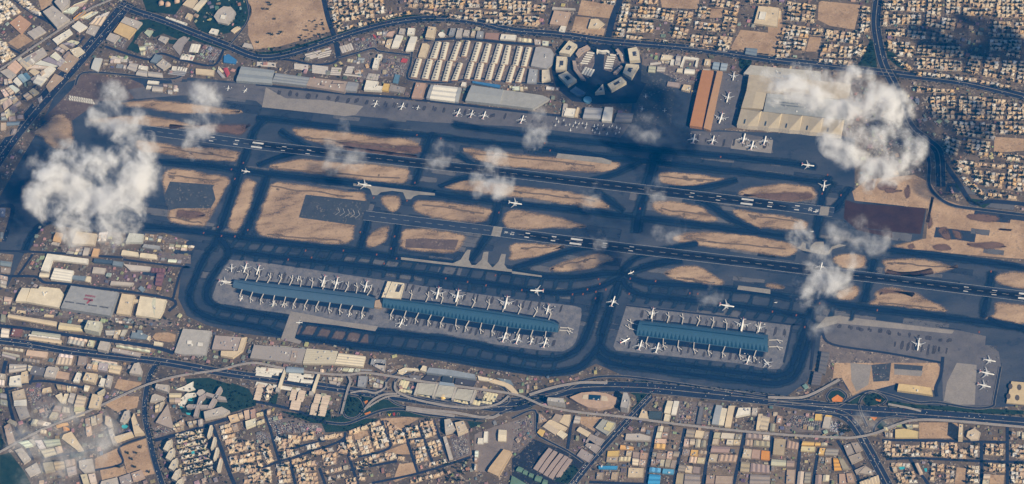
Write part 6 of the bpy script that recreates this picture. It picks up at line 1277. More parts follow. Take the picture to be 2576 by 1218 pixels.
sheds([("00: 1120,590 1290,600 1270,700 1080,690", 5, 2), ("00: 1040,600 1100,600 1060,700 1030,700", 1, 3), ("00: 1290,610 1390,620 1370,640 1290,640", 2, 1), ("00: 1640,840 1790,860 1780,960 1640,940", 3, 2), ("00: 1380,420 1480,400 1460,560 1420,560", 2, 3), ("00: 2200,660 2320,780 2230,780 2180,720", 2, 2), ("00: 1450,430 1560,430 1540,520 1460,540", 3, 3), ("01: 990,570 1100,580 1080,640 970,640", 3, 2), ("01: 915,590 990,600 970,640 905,625", 1, 1), ("01: 1210,320 1330,310 1290,460 1230,450", 2, 3), ("01: 2480,850 2576,860 2576,890 2490,880", 3, 1), ("02: 1500,610 1600,615 1590,645 1510,640", 3, 1), ("02: 300,860 480,880 470,920 290,910", 4, 1), ("02: 0,870 160,870 160,920 0,910", 4, 1), ("02: 0,370 200,390 190,430 0,410", 4, 1), ("02: 210,390 470,420 450,470 220,450", 3, 1), ("02: 1920,690 2000,690 1980,730 1910,720", 2, 1), ("10: 1000,1120 1090,1110 1060,1218 980,1218", 2, 3), ("10: 1460,1130 1640,1160 1620,1218 1450,1200", 4, 2), ("20: 1640,10 1960,40 1930,90 1630,70", 5, 2), ("20: 700,60 840,70 820,130 660,120", 4, 2), ("20: 0,330 80,350 60,480 0,460", 2, 3), ("20: 1690,170 1840,180 1820,220 1680,210", 3, 1), ("20: 0,540 130,560 100,640 0,650", 3, 2), ("20: 1050,885 1290,880 1250,950 1060,940", 4, 1), ("20: 1150,760 1330,770 1290,830 1160,810", 4, 2), ("21: 0,990 140,1010 120,1040 0,1030", 3, 1), ("21: 100,1030 500,1068 490,1080 110,1050", 6, 1), ("31: 820,40 1180,60 1150,110 800,80", 6, 1), ("31: 640,60 780,80 760,120 640,100", 3, 1), ("31: 1130,130 1290,180 1270,260 1140,240", 4, 2), ("31: 720,140 880,150 840,230 740,210", 3, 2), ("31: 1300,80 1430,20 1500,30 1380,100", 3, 1)], (3, 2), ['p', 'w', 'q', 'p', 'g', 'v', 'e'], 'shed', (4, 8), .3, .1)
sheds([("30: 100,560 170,590 150,640 60,600", 2, 1), ("30: 330,560 520,600 480,640 300,620", 3, 1), ("30: 400,660 620,700 560,760 400,730", 3, 1), ("30: 340,780 600,760 640,900 450,960", 3, 2), ("30: 480,560 560,420 700,450 720,560", 2, 2), ("30: 850,560 1030,500 1040,680 870,740", 3, 2), ("30: 170,790 330,760 380,820 260,850", 3, 1), ("30: 420,1000 760,960 780,1100 480,1200", 3, 2), ("30: 800,1120 960,1100 980,1200 840,1240", 2, 1), ("30: 1700,300 1830,300 1810,400 1700,400", 2, 2), ("30: 1560,420 1660,380 1620,480 1560,500", 2, 1), ("30: 1700,640 1850,560 1850,680 1760,680", 3, 2), ("30: 1880,590 2040,560 2040,620 1900,640", 3, 1), ("30: 2290,530 2440,490 2460,560 2320,600", 3, 1), ("30: 2450,480 2576,450 2576,640 2480,680", 2, 2), ("30: 2320,620 2460,590 2470,660 2350,690", 2, 1), ("30: 850,220 960,240 920,290 840,280", 2, 1), ("30: 560,210 780,240 760,290 580,270", 4, 1), ("30: 970,300 1060,250 1040,330 990,350", 1, 1), ("30: -20,100 60,110 40,230 -20,220", 1, 2), ("30: 0,300 70,310 80,500 0,480", 1, 3), ("30: 1000,-10 1100,0 1080,90 980,70", 1, 1), ("30: 880,0 990,20 980,80 860,60", 2, 1), ("30: 280,20 330,30 300,90 280,80", 1, 1), ("31: 0,460 70,450 90,600 0,640", 1, 4), ("31: 110,470 150,460 140,500 110,510", 1, 1), ("31: 2200,880 2240,880 2220,1080 2195,1080", 1, 3), ("33: 2450,680 2600,700 2600,760 2450,750", 3, 1), ("33: 1380,620 1520,620 1515,655 1400,650", 2, 1), ("33: 2170,1115 2240,1120 2230,1225 2150,1225", 1, 2), ("33: 1240,1045 1300,1045 1310,1090 1260,1095", 1, 1), ("33: 1475,1010 1512,1002 1600,1180 1562,1190", 1, 1), ("33: 1160,640 1260,660 1250,750 1180,740", 2, 2)], (2, 2), ['p', 'q', 'c', 't', 'v', 'w', 'e', 'q'], 'building', (9, 18), .12)
sheds([("00: 0,1000 110,950 220,1070 0,1130", 3, 2), ("00: 0,1140 230,1080 250,1218 0,1218", 3, 2), ("10: 0,10 210,0 150,140 0,180", 3, 2), ("00: 320,1020 420,960 430,1010 350,1080", 2, 1), ("10: 0,870 120,880 60,1218 0,1218", 2, 3), ("20: 0,110 140,130 100,330 0,320", 2, 3)], (2, 2), ['p', 's', 'q', 'e', 'g'], 'shed', (5, 9), .2, .1)
structure('block_paving', LOT, 'lot_paving')

def depth(p): return (p - CAM).length
def inframe(e): return -6 < e[0] < 2582 and -6 < e[1] < 1224
cnt = {}; WH = [w for w in WH if any(inframe(p) for p in w[0])]
for pts, h, col, kind, rg, i, j, pl in WH:
    cn = CN.get(col, 'bright blue') if isinstance(col, str) else 'sky blue'
    c = C[col] if isinstance(col, str) else col
    c = tuple(x * random.uniform(.9, 1.08) for x in c)
    ln = (P(*pts[1]) - P(*pts[0])).length; n = max(1, min(4, round(ln / 22)))
    bld(pts, h, c, '%s %s roof, %s in row %d, %s' % (cn, 'ridged' if rg else 'flat', nth(i), j + 1, pl), kind, kind, 'ridge' if rg else 'flat', n, units=0 if rg else random.choice((0, 1, 2, 3)), group='%ss of the %s' % (kind, pl))

# villas: 300 nearest of each kind as things, the rest as one mass each
for kind in ('villa', 'house', 'townhouse'):
    vs = [v for v in VILLAS if v[0] == kind]
    vin = sorted([v for v in vs if inframe(v[9])], key=lambda v: depth(v[1])); keep = vin[:298]; rest = vin[298:]
    mass = MB()
    for v in keep:
        _, p, ang, k, ci, sc, i, j, pl, e, grp = v
        s2 = sc * (.74 if kind == 'townhouse' else .86 if kind == 'house' else 1)
        c, cn = VC[ci]; t = random.uniform(.9, 1.08)
        o = put(kind, VME[k], None, tuple(x * t for x in c), p, ang, s2)
        tag(o, '%s %s %s, %s in row %d, %s' % (cn, FORM[k % 7], kind, nth(i), j + 1, pl), kind, '%ss of the %s' % (kind, pl))
    for v in rest:
        _, p, ang, k, ci, sc, i, j, pl, e, grp = v
        c, cn = VC[ci]; t = random.uniform(.9, 1.08); ca, sa = math.cos(ang) * sc, math.sin(ang) * sc
        m = HM[k]
        mass.add([(p.x + x * ca - y * sa, p.y + x * sa + y * ca, z * sc) for x, y, z in m.v], m.f, 0, tint=tuple(x * t for x in c))
    if rest: tag(mass.build('%s_district' % kind, ['tinted']), 'far cream and buff %ss massed in walled blocks beyond the airfield' % kind, '%ss' % kind, None, 'stuff')

# infill: sheds, site huts and stores squeezed into whatever ground is still free
GX0, GY0, GS = -3100, -2100, 7.0; GW, GH = 900, 720
GRID = bytearray(GW * GH)
def fillpoly(pts):
    ys = [p.y for p in pts]
    for j in range(max(0, int((min(ys) - GY0) / GS)), min(GH, int((max(ys) - GY0) / GS) + 1)):
        y = GY0 + (j + .5) * GS; xs = []
        for i in range(len(pts)):
            a, b = pts[i - 1], pts[i]
            if (a.y > y) != (b.y > y): xs.append((b.x - a.x) * (y - a.y) / (b.y - a.y) + a.x)
        xs.sort()
        for a, b in zip(xs[::2], xs[1::2]):
            i0, i1 = max(0, int((a - GX0) / GS)), min(GW, int((b - GX0) / GS) + 1)
            if i1 > i0: GRID[j * GW + i0:j * GW + i1] = b'\x01' * (i1 - i0)
for p in OCC: fillpoly(p)
ROADP = {}
for p, hw in OCR:
    for i in range(len(p) - 1):
        l = (p[i + 1] - p[i]).length; t = (p[i + 1] - p[i]).normalized(); nn = Vector((-t.y, t.x, 0)) * (hw + 3)
        fillpoly([p[i] - nn, p[i + 1] - nn, p[i + 1] + nn, p[i] + nn])
        for k in range(int(l / 60) + 1): q = p[i] + t * (60 * k); ROADP.setdefault((int(q.x // 150), int(q.y // 150)), []).append((q, math.atan2(t.y, t.x)))
def heading(p):
    best, a = 1e9, R(-21.5); kx, ky = int(p.x // 150), int(p.y // 150)
    for i in (-1, 0, 1):
        for j in (-1, 0, 1):
            for q, ang in ROADP.get((kx + i, ky + j), ()):
                d = (q - p).length_squared
                if d < best: best, a = d, ang
    return a
def free(p, r):
    i0, i1, j0, j1 = int((p.x - r - GX0) / GS), int((p.x + r - GX0) / GS), int((p.y - r - GY0) / GS), int((p.y + r - GY0) / GS)
    if i0 < 0 or j0 < 0 or i1 >= GW or j1 >= GH: return False
    for j in range(j0, j1 + 1):
        if any(GRID[j * GW + i0:j * GW + i1 + 1]): return False
    for j in range(j0, j1 + 1): GRID[j * GW + i0:j * GW + i1 + 1] = b'\x01' * (i1 - i0 + 1)
    return True
OUT = []; fr = random.Random(77)
for sz, tries in (((16, 26), 5000), ((10, 16), 9000), ((5, 9), 7000)):
    for _ in range(tries):
        x, y = fr.uniform(0, 2576), fr.uniform(0, 1218); p = P(x, y); L = fr.uniform(*sz); W = L * fr.uniform(.45, .95)
        if not free(p, L * .42): continue
        if fr.random() < (.3 if sz[0] < 10 else .12):
            if fr.random() < .55: TREES.append((p, fr.uniform(.8, 1.6), 'yards and lanes'))
            else: CARS.append((p, heading(p), 'yards and lanes'))
            continue
        OUT.append((depth(p), p, L, W, fr.uniform(3, 5 + L * .25), heading(p) + fr.choice((0, math.pi / 2)), fr.choice('ppqqceettgdsqe'), x, y))
OUT.sort(key=lambda q: q[0]); mass = MB(); OC = {}
for n, (_, p, L, W, h, a, col, x, y) in enumerate(OUT):
    c = tuple(v * fr.uniform(.5, .92) for v in C[col])
    m = mass if n >= 298 else MB(); o = p if n >= 298 else Vector((0, 0, 0)); ca, sa = math.cos(a), math.sin(a)
    m.box(o.x, o.y, 0, L, W, h, a, 0, tint=c)
    if L > 9: m.box(o.x + ca * L * .2, o.y + sa * L * .2, h, L * .25, W * .35, 1.8, a, 0, tint=c)
    if n < 298:
        l = min(LMK, key=lambda q: math.hypot(q[1] - x, q[2] - y)); dx, dy = x - l[1], y - l[2]
        d = ('right of' if dx > 0 else 'left of') if abs(dx) > abs(dy) * 1.1 else ('below' if dy > 0 else 'above'); k = (CN[col], d, l[0]); OC[k] = OC.get(k, 0) + 1
        tag(m.build('outbuilding', ['rendered_wall' if 0 else 'painted'], None, c, None), '%s small %s outbuilding %s the %s, counted upward' % (nth(OC[k] - 1), CN[col], d, l[0]), 'outbuilding', 'small outbuildings of the yards').location = (p.x, p.y, 0)
tag(mass.build('yard_stores', ['tinted']), 'small far outbuildings and stores scattered between yards', 'outbuildings', None, 'stuff')
HAZE = .000009
# ---------------------------------------------------------------- aircraft
def lathe(m, L, r, prof, n=10, z=0, mi=0):
    v = []
    for x, k, dz in prof:
        for b in range(n): a = b * 2 * math.pi / n; v.append((x * L, k * r * math.cos(a), z + dz * r + k * r * math.sin(a)))
    m.add(v, [(i * n + b, (i + 1) * n + b, (i + 1) * n + (b + 1) % n, i * n + (b + 1) % n) for i in range(len(prof) - 1) for b in range(n)], mi)
    m.add(v[:n], [tuple(range(n))[::-1]], mi); m.add(v[-n:], [tuple(range(n))], mi)
FUS = [(.5, .05, -.2), (.485, .4, -.12), (.46, .72, -.06), (.42, .95, 0), (.36, 1, 0), (-.18, 1, 0), (-.32, .78, .2), (-.43, .42, .5), (-.5, .1, .75)]
def slab(m, pts, th):
    """swept surface: pts = root-lead, tip-lead, tip-trail, root-trail"""
    up = [Vector(p) + Vector((0, 0, th * k)) for p, k in zip(pts, (1, .35, .35, 1))]; dn = [Vector(p) - Vector((0, 0, th * k)) for p, k in zip(pts, (1, .35, .35, 1))]
    m.add(up + dn, [(0, 1, 2, 3), (7, 6, 5, 4), (0, 4, 5, 1), (1, 5, 6, 2), (2, 6, 7, 3), (3, 7, 4, 0)])
TYPES = dict(wide=(64, 61, 3.1, 1, .1), jumbo=(72, 79, 3.9, 2, .08), narrow=(39, 35, 2.0, 1, .1), jet=(21, 19, 1.25, 0, .1), prop=(24, 27, 1.4, -1, .02))
PROTO = {}
def build_type(t):
    L, sp, r, ne, cr = TYPES[t]; z = r * 1.75; P_ = {}
    m = MB(); lathe(m, L, r, FUS, 12, z); P_['fuselage'] = m.mesh('fuselage', ['painted_metal'])
    hs = sp / 2; P_['wing'] = []; P_['engine'] = []
    for s in (-1, 1):
        m = MB()
        if ne < 0: slab(m, [(.1 * L, s * r * .6, z + r), (.07 * L, s * hs, z + r), (.0, s * hs, z + r), (-.02 * L, s * r * .6, z + r)], .25)
        else:
            slab(m, [(.14 * L, s * r * .5, z - r * .5), (-.0 * L, s * hs * .4, z - r * .3), (-.1 * L, s * hs * .4, z - r * .3), (-.11 * L, s * r * .5, z - r * .5)], r * .22)
            slab(m, [(-.0 * L, s * hs * .4, z - r * .3), (-.185 * L, s * hs, z + r * .3), (-.215 * L, s * hs, z + r * .3), (-.1 * L, s * hs * .4, z - r * .3)], r * .12)
        P_['wing'].append(m.mesh('wing', ['painted_metal']))
        es = []
        for e in range(abs(ne) if ne else 0):
            y = s * hs * (.34 + .26 * e); x = (.085 - .1 * e) * L if ne > 0 else .12 * L
            m = MB(); k = r * (.56 if ne > 0 else .4); lathe(m, L * .085, k, [(.5, .85, 0), (.3, 1, 0), (-.1, .95, 0), (-.5, .55, 0)], 8, 0); m.v = [(a + x, b + y, c + z - r * .75 + (2.2 * r if ne < 0 else 0)) for a, b, c in m.v]
            es.append(m.mesh('engine', ['painted_metal']))
        if ne == 0:
            m = MB(); lathe(m, L * .17, r * .5, [(.5, .85, 0), (.2, 1, 0), (-.5, .6, 0)], 8); m.v = [(a - .25 * L, b + s * r * 1.5, c + z + r * .4) for a, b, c in m.v]; es.append(m.mesh('engine', ['painted_metal']))
        P_['engine'].append(es)
    tz = z + r * .5 if ne > 0 else z + r * 3.4
    P_['tailplane'] = []
    for s in (-1, 1):
        m = MB(); slab(m, [(-.38 * L, s * .2, tz), (-.46 * L, s * hs * .34, tz), (-.495 * L, s * hs * .34, tz), (-.47 * L, s * .2, tz)], r * .1); P_['tailplane'].append(m.mesh('tailplane', ['painted_metal']))
    m = MB(); fh = L * .15; w = r * .12
    for sg in (-1, 1):
        v = [(-.34 * L, sg * w, z + r * .8), (-.46 * L, sg * w * .5, z + r + fh), (-.505 * L, sg * w * .5, z + r + fh), (-.46 * L, sg * w, z + r * .5)]
        m.add(v, [(0, 1, 2, 3) if sg < 0 else (3, 2, 1, 0)])
    P_['fin'] = m.mesh('fin', ['painted_metal'])
    PROTO[t] = P_
for t in TYPES: build_type(t)
NP = 0
TN = dict(wide='airliner', jumbo='four engined airliner', narrow='narrow airliner', jet='business jet', prop='propeller plane')
FINC = [((.45, .05, .06), 'red'), ((.62, .62, .6), 'white'), ((.1, .13, .3), 'blue'), ((.1, .28, .14), 'green')]
def plane(t, nose, tail, label, fin=0, group=None, body=(.72, .71, .68)):
    a, b = P(*nose, 5), P(*tail, 5); d = a - b; L = TYPES[t][0]; sc = max(.8, min(1.2, d.length / L))
    c = (a + b) / 2; Pr = PROTO[t]
    r = thing('airplane', label, 'airplane', (c.x, c.y, 2.0), math.atan2(d.y, d.x), group); r.scale = (sc, sc, sc)
    put('fuselage', Pr['fuselage'], r, body)
    for i in range(2):
        w = put('wing', Pr['wing'][i], r, (.42, .43, .45))
        for e in Pr['engine'][i]: put('engine', e, w if TYPES[t][3] else r, (.6, .6, .6))
        if t != 'jet' or True: put('tailplane', Pr['tailplane'][i], r, (.5, .5, .52))
    put('fin', Pr['fin'], r, FINC[fin][0])
def zp(rc, *a): return pz('%s: %s' % (rc, ' '.join('%f,%f' % q for q in a)))
PL = [('wide','01',(1220,1010),(1188,1082),'white airliner alone at the far end of the cargo stands',1), ('wide','01',(1487,1034),(1456,1110),'white airliner second along the cargo stands',1), ('narrow','01',(1637,1060),(1620,1106),'small airliner between two gaps on the cargo stands',1),
 ('wide','01',(2055,1094),(2015,1180),'white airliner, first of three abreast below the grey hangar',0), ('wide','01',(2184,1108),(2154,1192),'white airliner, middle of three abreast below the grey hangar',0), ('wide','01',(2312,1120),(2280,1206),'white airliner, last of three abreast below the grey hangar',0), ('wide','12',(118,-55),(84,32),'white airliner below the wedge-ended hangar',0),
 ('narrow','00',(2486,888),(2452,934),'white narrow airliner on the far apron under the grey hall',1), ('narrow','00',(2301,862),(2290,916),'pale narrow airliner on the far apron beside the thin cloud',2),
 ('wide','02',(2223,815),(2236,725),'white airliner nearest the highway between hangar roofs',0), ('wide','02',(2160,1036),(2186,934),'white airliner midway between orange and tented hangars',0), ('jumbo','12',(2084,30),(2120,-75),'four engined airliner at the mouth of the hangar alley',0),
 ('prop','02',(1345,985),(1347,950),'propeller plane in deep shade, farthest on the blue apron',1), ('prop','02',(1308,1112),(1310,1080),'propeller plane in deep shade beside the apron edge',1), ('prop','02',(1535,1128),(1538,1096),'propeller plane in deep shade near the dark hangars',1),
 ('wide','12',(1842,134),(1818,232),'airliner standing half in cloud shadow before the tented hangar',0), ('wide','12',(2036,148),(2008,242),'airliner second along the stands before the tented hangar',0), ('jumbo','12',(2347,128),(2318,236),'four engined airliner on the pale slab, far one',0), ('jumbo','12',(2432,202),(2400,302),'four engined airliner on the pale slab, near one',0), ('wide','12',(2557,152),(2530,252),'airliner at the bright end of the pale slab',0),
 ('wide','11',(1162,656),(1028,636),'airliner taxiing on the pale concrete strip',1), ('wide','12',(101,842),(-32,822),'airliner taxiing alone between the two runways',1), ('wide','13',(466,456),(340,440),'airliner taxiing right below the tented hangar',0), ('wide','13',(555,708),(572,604),'airliner turning toward the runway end',0), ('jet','13',(446,912),(508,914),'small white plane lined up at the runway end',1), ('jet','13',(425,1108),(462,1114),'tiny plane on the crossing under the thin cloud',1), ('narrow','10',(2530,516),(2420,500),'airliner taxiing beside the left cross taxiway',1),
 ('wide','20',(2330,292),(2332,238),'airliner at the first gate of the grey concourse',1), ('wide','20',(2453,312),(2486,214),'airliner at the second gate of the grey concourse',0), ('wide','20',(2322,412),(2204,394),'airliner nosed into the blunt end of the grey concourse',0), ('narrow','20',(2442,542),(2416,598),'narrow airliner under the blunt end of the grey concourse',0),
 ('wide','21',(4,332),(36,238),'airliner at the third gate of the grey concourse',0), ('wide','21',(661,456),(698,344),'airliner in the middle of the far gates, earlier of a pair',0), ('wide','21',(794,472),(826,358),'airliner in the middle of the far gates, later of a pair',0), ('wide','21',(1089,507),(1121,394),'airliner at the last far gate before the white link block',0), ('jumbo','21',(1814,582),(1844,463),'four engined airliner nearest the white link block',0), ('jumbo','21',(2009,612),(2042,488),'four engined airliner second from the white link block',0), ('jumbo','21',(2500,682),(2532,553),'four engined airliner third from the white link block',0), ('narrow','21',(415,396),(431,342),'narrow airliner between empty gates of the grey concourse',2),
 ('narrow','21',(186,590),(160,657),'narrow airliner on the near gates, left of a pair',3), ('narrow','21',(282,603),(261,657),'narrow airliner on the near gates, right of a pair',0), ('narrow','21',(946,708),(929,757),'narrow airliner near the joint, left one',2), ('narrow','21',(1076,728),(1059,777),'narrow airliner near the joint, right one',3), ('wide','21',(1478,773),(1440,864),'airliner alone on the near gates of the long teal concourse',1), ('wide','21',(2518,908),(2478,1017),'airliner on the near gates, first of four by the rounded end',0), ('narrow','21',(400,810),(468,812),'narrow airliner rolling on the pale slab',1),
 ('wide','22',(180,490),(322,496),'airliner taxiing left above the long teal concourse',0), ('narrow','22',(1166,323),(1227,299),'small airliner leaving the runway in deep shade',1), ('wide','22',(1037,546),(998,657),'airliner taxiing up between the two teal concourses',0), ('wide','22',(344,732),(373,633),'airliner at the last far gate of the long teal concourse',0), ('wide','22',(2237,656),(2088,634),'airliner taxiing right above the short teal concourse',0), ('wide','22',(1399,777),(1423,668),'airliner at the first far gate of the short teal concourse',0), ('jumbo','22',(2304,902),(2331,778),'four engined airliner at the far gates of the short concourse',0), ('wide','22',(2479,912),(2501,813),'airliner at the last far gate of the short teal concourse',0),
 ('wide','22',(76,928),(38,1037),'airliner on the near gates, second of four by the rounded end',0), ('narrow','22',(211,958),(178,1047),'airliner on the near gates, third of four by the rounded end',0), ('wide','22',(351,963),(314,1072),'airliner on the near gates, last of four by the rounded end',0), ('wide','22',(1187,969),(1088,1022),'airliner parked slantwise at the blunt end of the short concourse',0), ('wide','22',(1309,988),(1274,1097),'airliner at the first near gate of the short concourse',0), ('wide','22',(1479,1013),(1444,1127),'airliner at the second near gate of the short concourse',1), ('wide','22',(2391,1143),(2358,1237),'airliner on the near gates toward the far tip of the short concourse',0), ('wide','22',(2530,1180),(2600,1262),'airliner slanted at the tip of the short concourse',0),
 ('wide','23',(1504,1097),(1521,973),'airliner alone on the large pale apron',1), ('jumbo','23',(545,212),(525,292),'four engined airliner crossing the runway inside the cloud',1), ('wide','23',(2292,1206),(2168,1184),'airliner farthest of three parked on the edge apron',2), ('wide','33',(2277,122),(2128,90),'airliner middle of three parked on the edge apron',0), ('wide','33',(2242,246),(2108,214),'airliner nearest of three parked on the edge apron',0), ('jet','23',(60,610),(95,607),'tiny plane on the dark crossing beside the thin cloud',1)]
for t, rc, n, k, l, f in PL:
    n, k = zp(rc, n, k); plane(t, n, k, l, f)
GA = [(470,5),(435,42),(545,40),(590,90),(580,35),(615,48),(640,15),(672,25),(708,20),(752,30),(655,62),(738,65),(830,50),(866,38),(915,42),(855,75),(812,92),(836,114),(880,122),(980,60),(1006,46),(1055,65),(1087,76),(1080,112),(955,128),(1045,125),(520,-10),(450,-25)]
for i, (x, y) in enumerate(GA):
    k = 13 if i % 3 else 17; n, q = zp('12', (x + 4, y - k), (x - 4, y + k)); dx = random.uniform(-1.5, 1.5)
    plane('jet', (n[0] + dx, n[1]), q, '%s from the cloud end among the small jets on the crowded grey apron' % nth(sorted(GA).index((x, y))), 1, 'small jets on the crowded apron')

# service trucks on the stands
m = MB(); m.box(-.8, 0, .5, 6, 2.4, 2.6, 0, 0); m.box(3.3, 0, .5, 1.8, 2.3, 1.9, 0, 1); m.box(0, 0, .1, 7.6, 2, .5, 0, 2)
TRK = m.mesh('service_truck', ['painted_metal', 'blue_glass', 'road_asphalt']); sr = random.Random(8)
for t, rc, n, k, l, f in PL:
    if 'taxi' in l or 'runway' in l or 'crossing' in l or t in ('jet', 'prop'): continue
    (a, b) = gp(zp(rc, n, k)); d = b - a; nn = Vector((-d.y, d.x, 0)).normalized()
    for _ in range(4 if 'gate' in l else 2):
        c = a + d * sr.uniform(-.1, .9) + nn * sr.choice((-1, 1)) * sr.uniform(9, 34); w_ = 'white' if sr.random() < .6 else 'grey'
        tag(put('service_truck', TRK, None, (.72, .71, .68) if w_ == 'white' else (.3, .3, .32), (c.x, c.y, 1.5), sr.uniform(0, 6.3)), 'small %s service truck standing among parked airliners' % w_, 'service truck', '%s service trucks on the stands' % w_)
# jet bridges
def bridge_meshes(side):
    out = {}
    m = MB(); m.box(0, 20, 4.2, 3.6, 40, 3.4); out['tunnel'] = m.mesh('walkway', ['painted_metal'])
    m = MB(); k = 10; v = [(3.6 * math.cos(i * .628), 41 + 3.6 * math.sin(i * .628), z) for z in (3.6, 8.4) for i in range(k)]
    m.add(v, [(i, (i + 1) % k, k + (i + 1) % k, k + i) for i in range(k)] + [tuple(range(k, 2 * k))]); out['rotunda'] = m.mesh('rotunda', ['painted_metal'])
    out['arms'] = []
    for a, l in ((.35, 26), (.95, 22)):
        m = MB(); x, y = math.sin(a) * side, math.cos(a); m.box(x * l / 2, 41 + y * l / 2, 4.4, 3, l, 3, -a * side); m.box(x * l, 41 + y * l, 4, 4.4, 4.4, 3.6, -a * side); out['arms'].append(m.mesh('arm', ['painted_metal']))
    m = MB()
    for y in (14, 41): m.box(0, y, 0, 1.6, 1.6, 4.3)
    out['legs'] = m.mesh('support', ['painted_metal']); return out
BM = {1: bridge_meshes(1), -1: bridge_meshes(-1)}
def bridges(line, n, side, arm, place, off=0.0, t0=.03, t1=.97):
    L = sum((line[i + 1] - line[i]).length for i in range(len(line) - 1))
    for i in range(n):
        p, t = along(line, L * (t0 + (t1 - t0) * (i + .5) / n)); nn = Vector((-t.y, t.x, 0)) * side
        r = thing('jet_bridge', '%s pale jet bridge from the blunt end, %s' % (nth(i), place), 'jet bridge', (p.x + nn.x * off, p.y + nn.y * off, 0), math.atan2(nn.y, nn.x) - math.pi / 2 + random.uniform(-.18, .18), 'jet bridges of the ' + place)
        q = BM[arm]; c = (.5, .47, .43)
        put('tunnel', q['tunnel'], r, c); put('rotunda', q['rotunda'], r, c); put('support', q['legs'], r, (.25, .25, .27))
        for a in q['arms']: put('arm', a, r, (.56, .53, .49))
bridges(CA[0], 12, 1, -1, 'far side of the grey concourse'); bridges(CA[1], 12, -1, -1, 'near side of the grey concourse')
bridges(CB[0], 10, 1, -1, 'far side of the long teal concourse', t0=.1); bridges(CB[1], 13, -1, -1, 'near side of the long teal concourse')
bridges(CC[0], 8, 1, -1, 'far side of the short teal concourse'); bridges(CC[1], 8, -1, -1, 'near side of the short teal concourse')
for line, pl in (([CC[0][0], CC[1][0]], 'blunt end of the short teal concourse'), ([CA[0][0], CA[1][0]], 'blunt end of the grey concourse'), ([CB[0][-1], CB[1][-1]], 'rounded end of the long teal concourse'), ([CC[0][-1], CC[1][-1]], 'rounded end of the short teal concourse')):
    bridges(line, 2, -1 if 'blunt' in pl else 1, 1, pl, 4, .1, .9)

# ---------------------------------------------------------------- trees
tr = random.Random(5)
def crown_mesh(seed):
    r = random.Random(seed); m = MB(); cl = [(r.uniform(-2.6, 2.6), r.uniform(-2.6, 2.6), r.uniform(4.2, 7.5), r.uniform(1.4, 2.4)) for _ in range(9)]
    for x, y, z, rad in cl:
        for _ in range(16):
            d = Vector((r.gauss(0, 1), r.gauss(0, 1), r.gauss(0, 1))).normalized(); c = Vector((x, y, z)) + d * rad * r.uniform(.55, 1.05)
            u = d.orthogonal().normalized().lerp(Vector((r.uniform(-1, 1), r.uniform(-1, 1), r.uniform(-1, 1))), .4).normalized(); w = d.cross(u).normalized(); s = r.uniform(.5, 1.0)
            m.add([c + u * s, c + w * s * .7, c - u * s, c - w * s * .7], [(0, 1, 2, 3)])
    return m
CRM = [crown_mesh(k) for k in range(5)]; CME = [m.mesh('crown', ['foliage']) for m in CRM]
m = MB(); k = 6
v = [(r_ * math.cos(i * 1.047), r_ * math.sin(i * 1.047), z) for z, r_ in ((0, .45), (2.5, .32), (5.5, .16)) for i in range(k)]
m.add(v, [(a * k + i, a * k + (i + 1) % k, (a + 1) * k + (i + 1) % k, (a + 1) * k + i) for a in range(2) for i in range(k)])
for a in (.4, 2.5, 4.4): m.add([(0, .15, 2.6), (0, -.15, 2.6), (2 * math.cos(a), 2 * math.sin(a), 5.6)], [(0, 1, 2)])
TRM = m; TME = m.mesh('trunk', ['bark'])
def grove(s, n, where, lo=.8, hi=1.5):
    pts = gp(s); xs = [p.x for p in pts]; ys = [p.y for p in pts]; k = 0
    while k < n:
        x, y = tr.uniform(min(xs), max(xs)), tr.uniform(min(ys), max(ys)); ins = False
        for i in range(len(pts)):
            a, b = pts[i - 1], pts[i]
            if (a.y > y) != (b.y > y) and x < (b.x - a.x) * (y - a.y) / (b.y - a.y) + a.x: ins = not ins
        if ins: TREES.append((Vector((x, y, 0)), tr.uniform(lo, hi), where))
        k += 1
def avenue(p, n, off, where):
    L = sum((p[i + 1] - p[i]).length for i in range(len(p) - 1))
    for i in range(n):
        a, t = along(p, L * (i + tr.random()) / n); TREES.append((a + Vector((-t.y, t.x, 0)) * (off + tr.uniform(-4, 4)), tr.uniform(.7, 1.2), where))
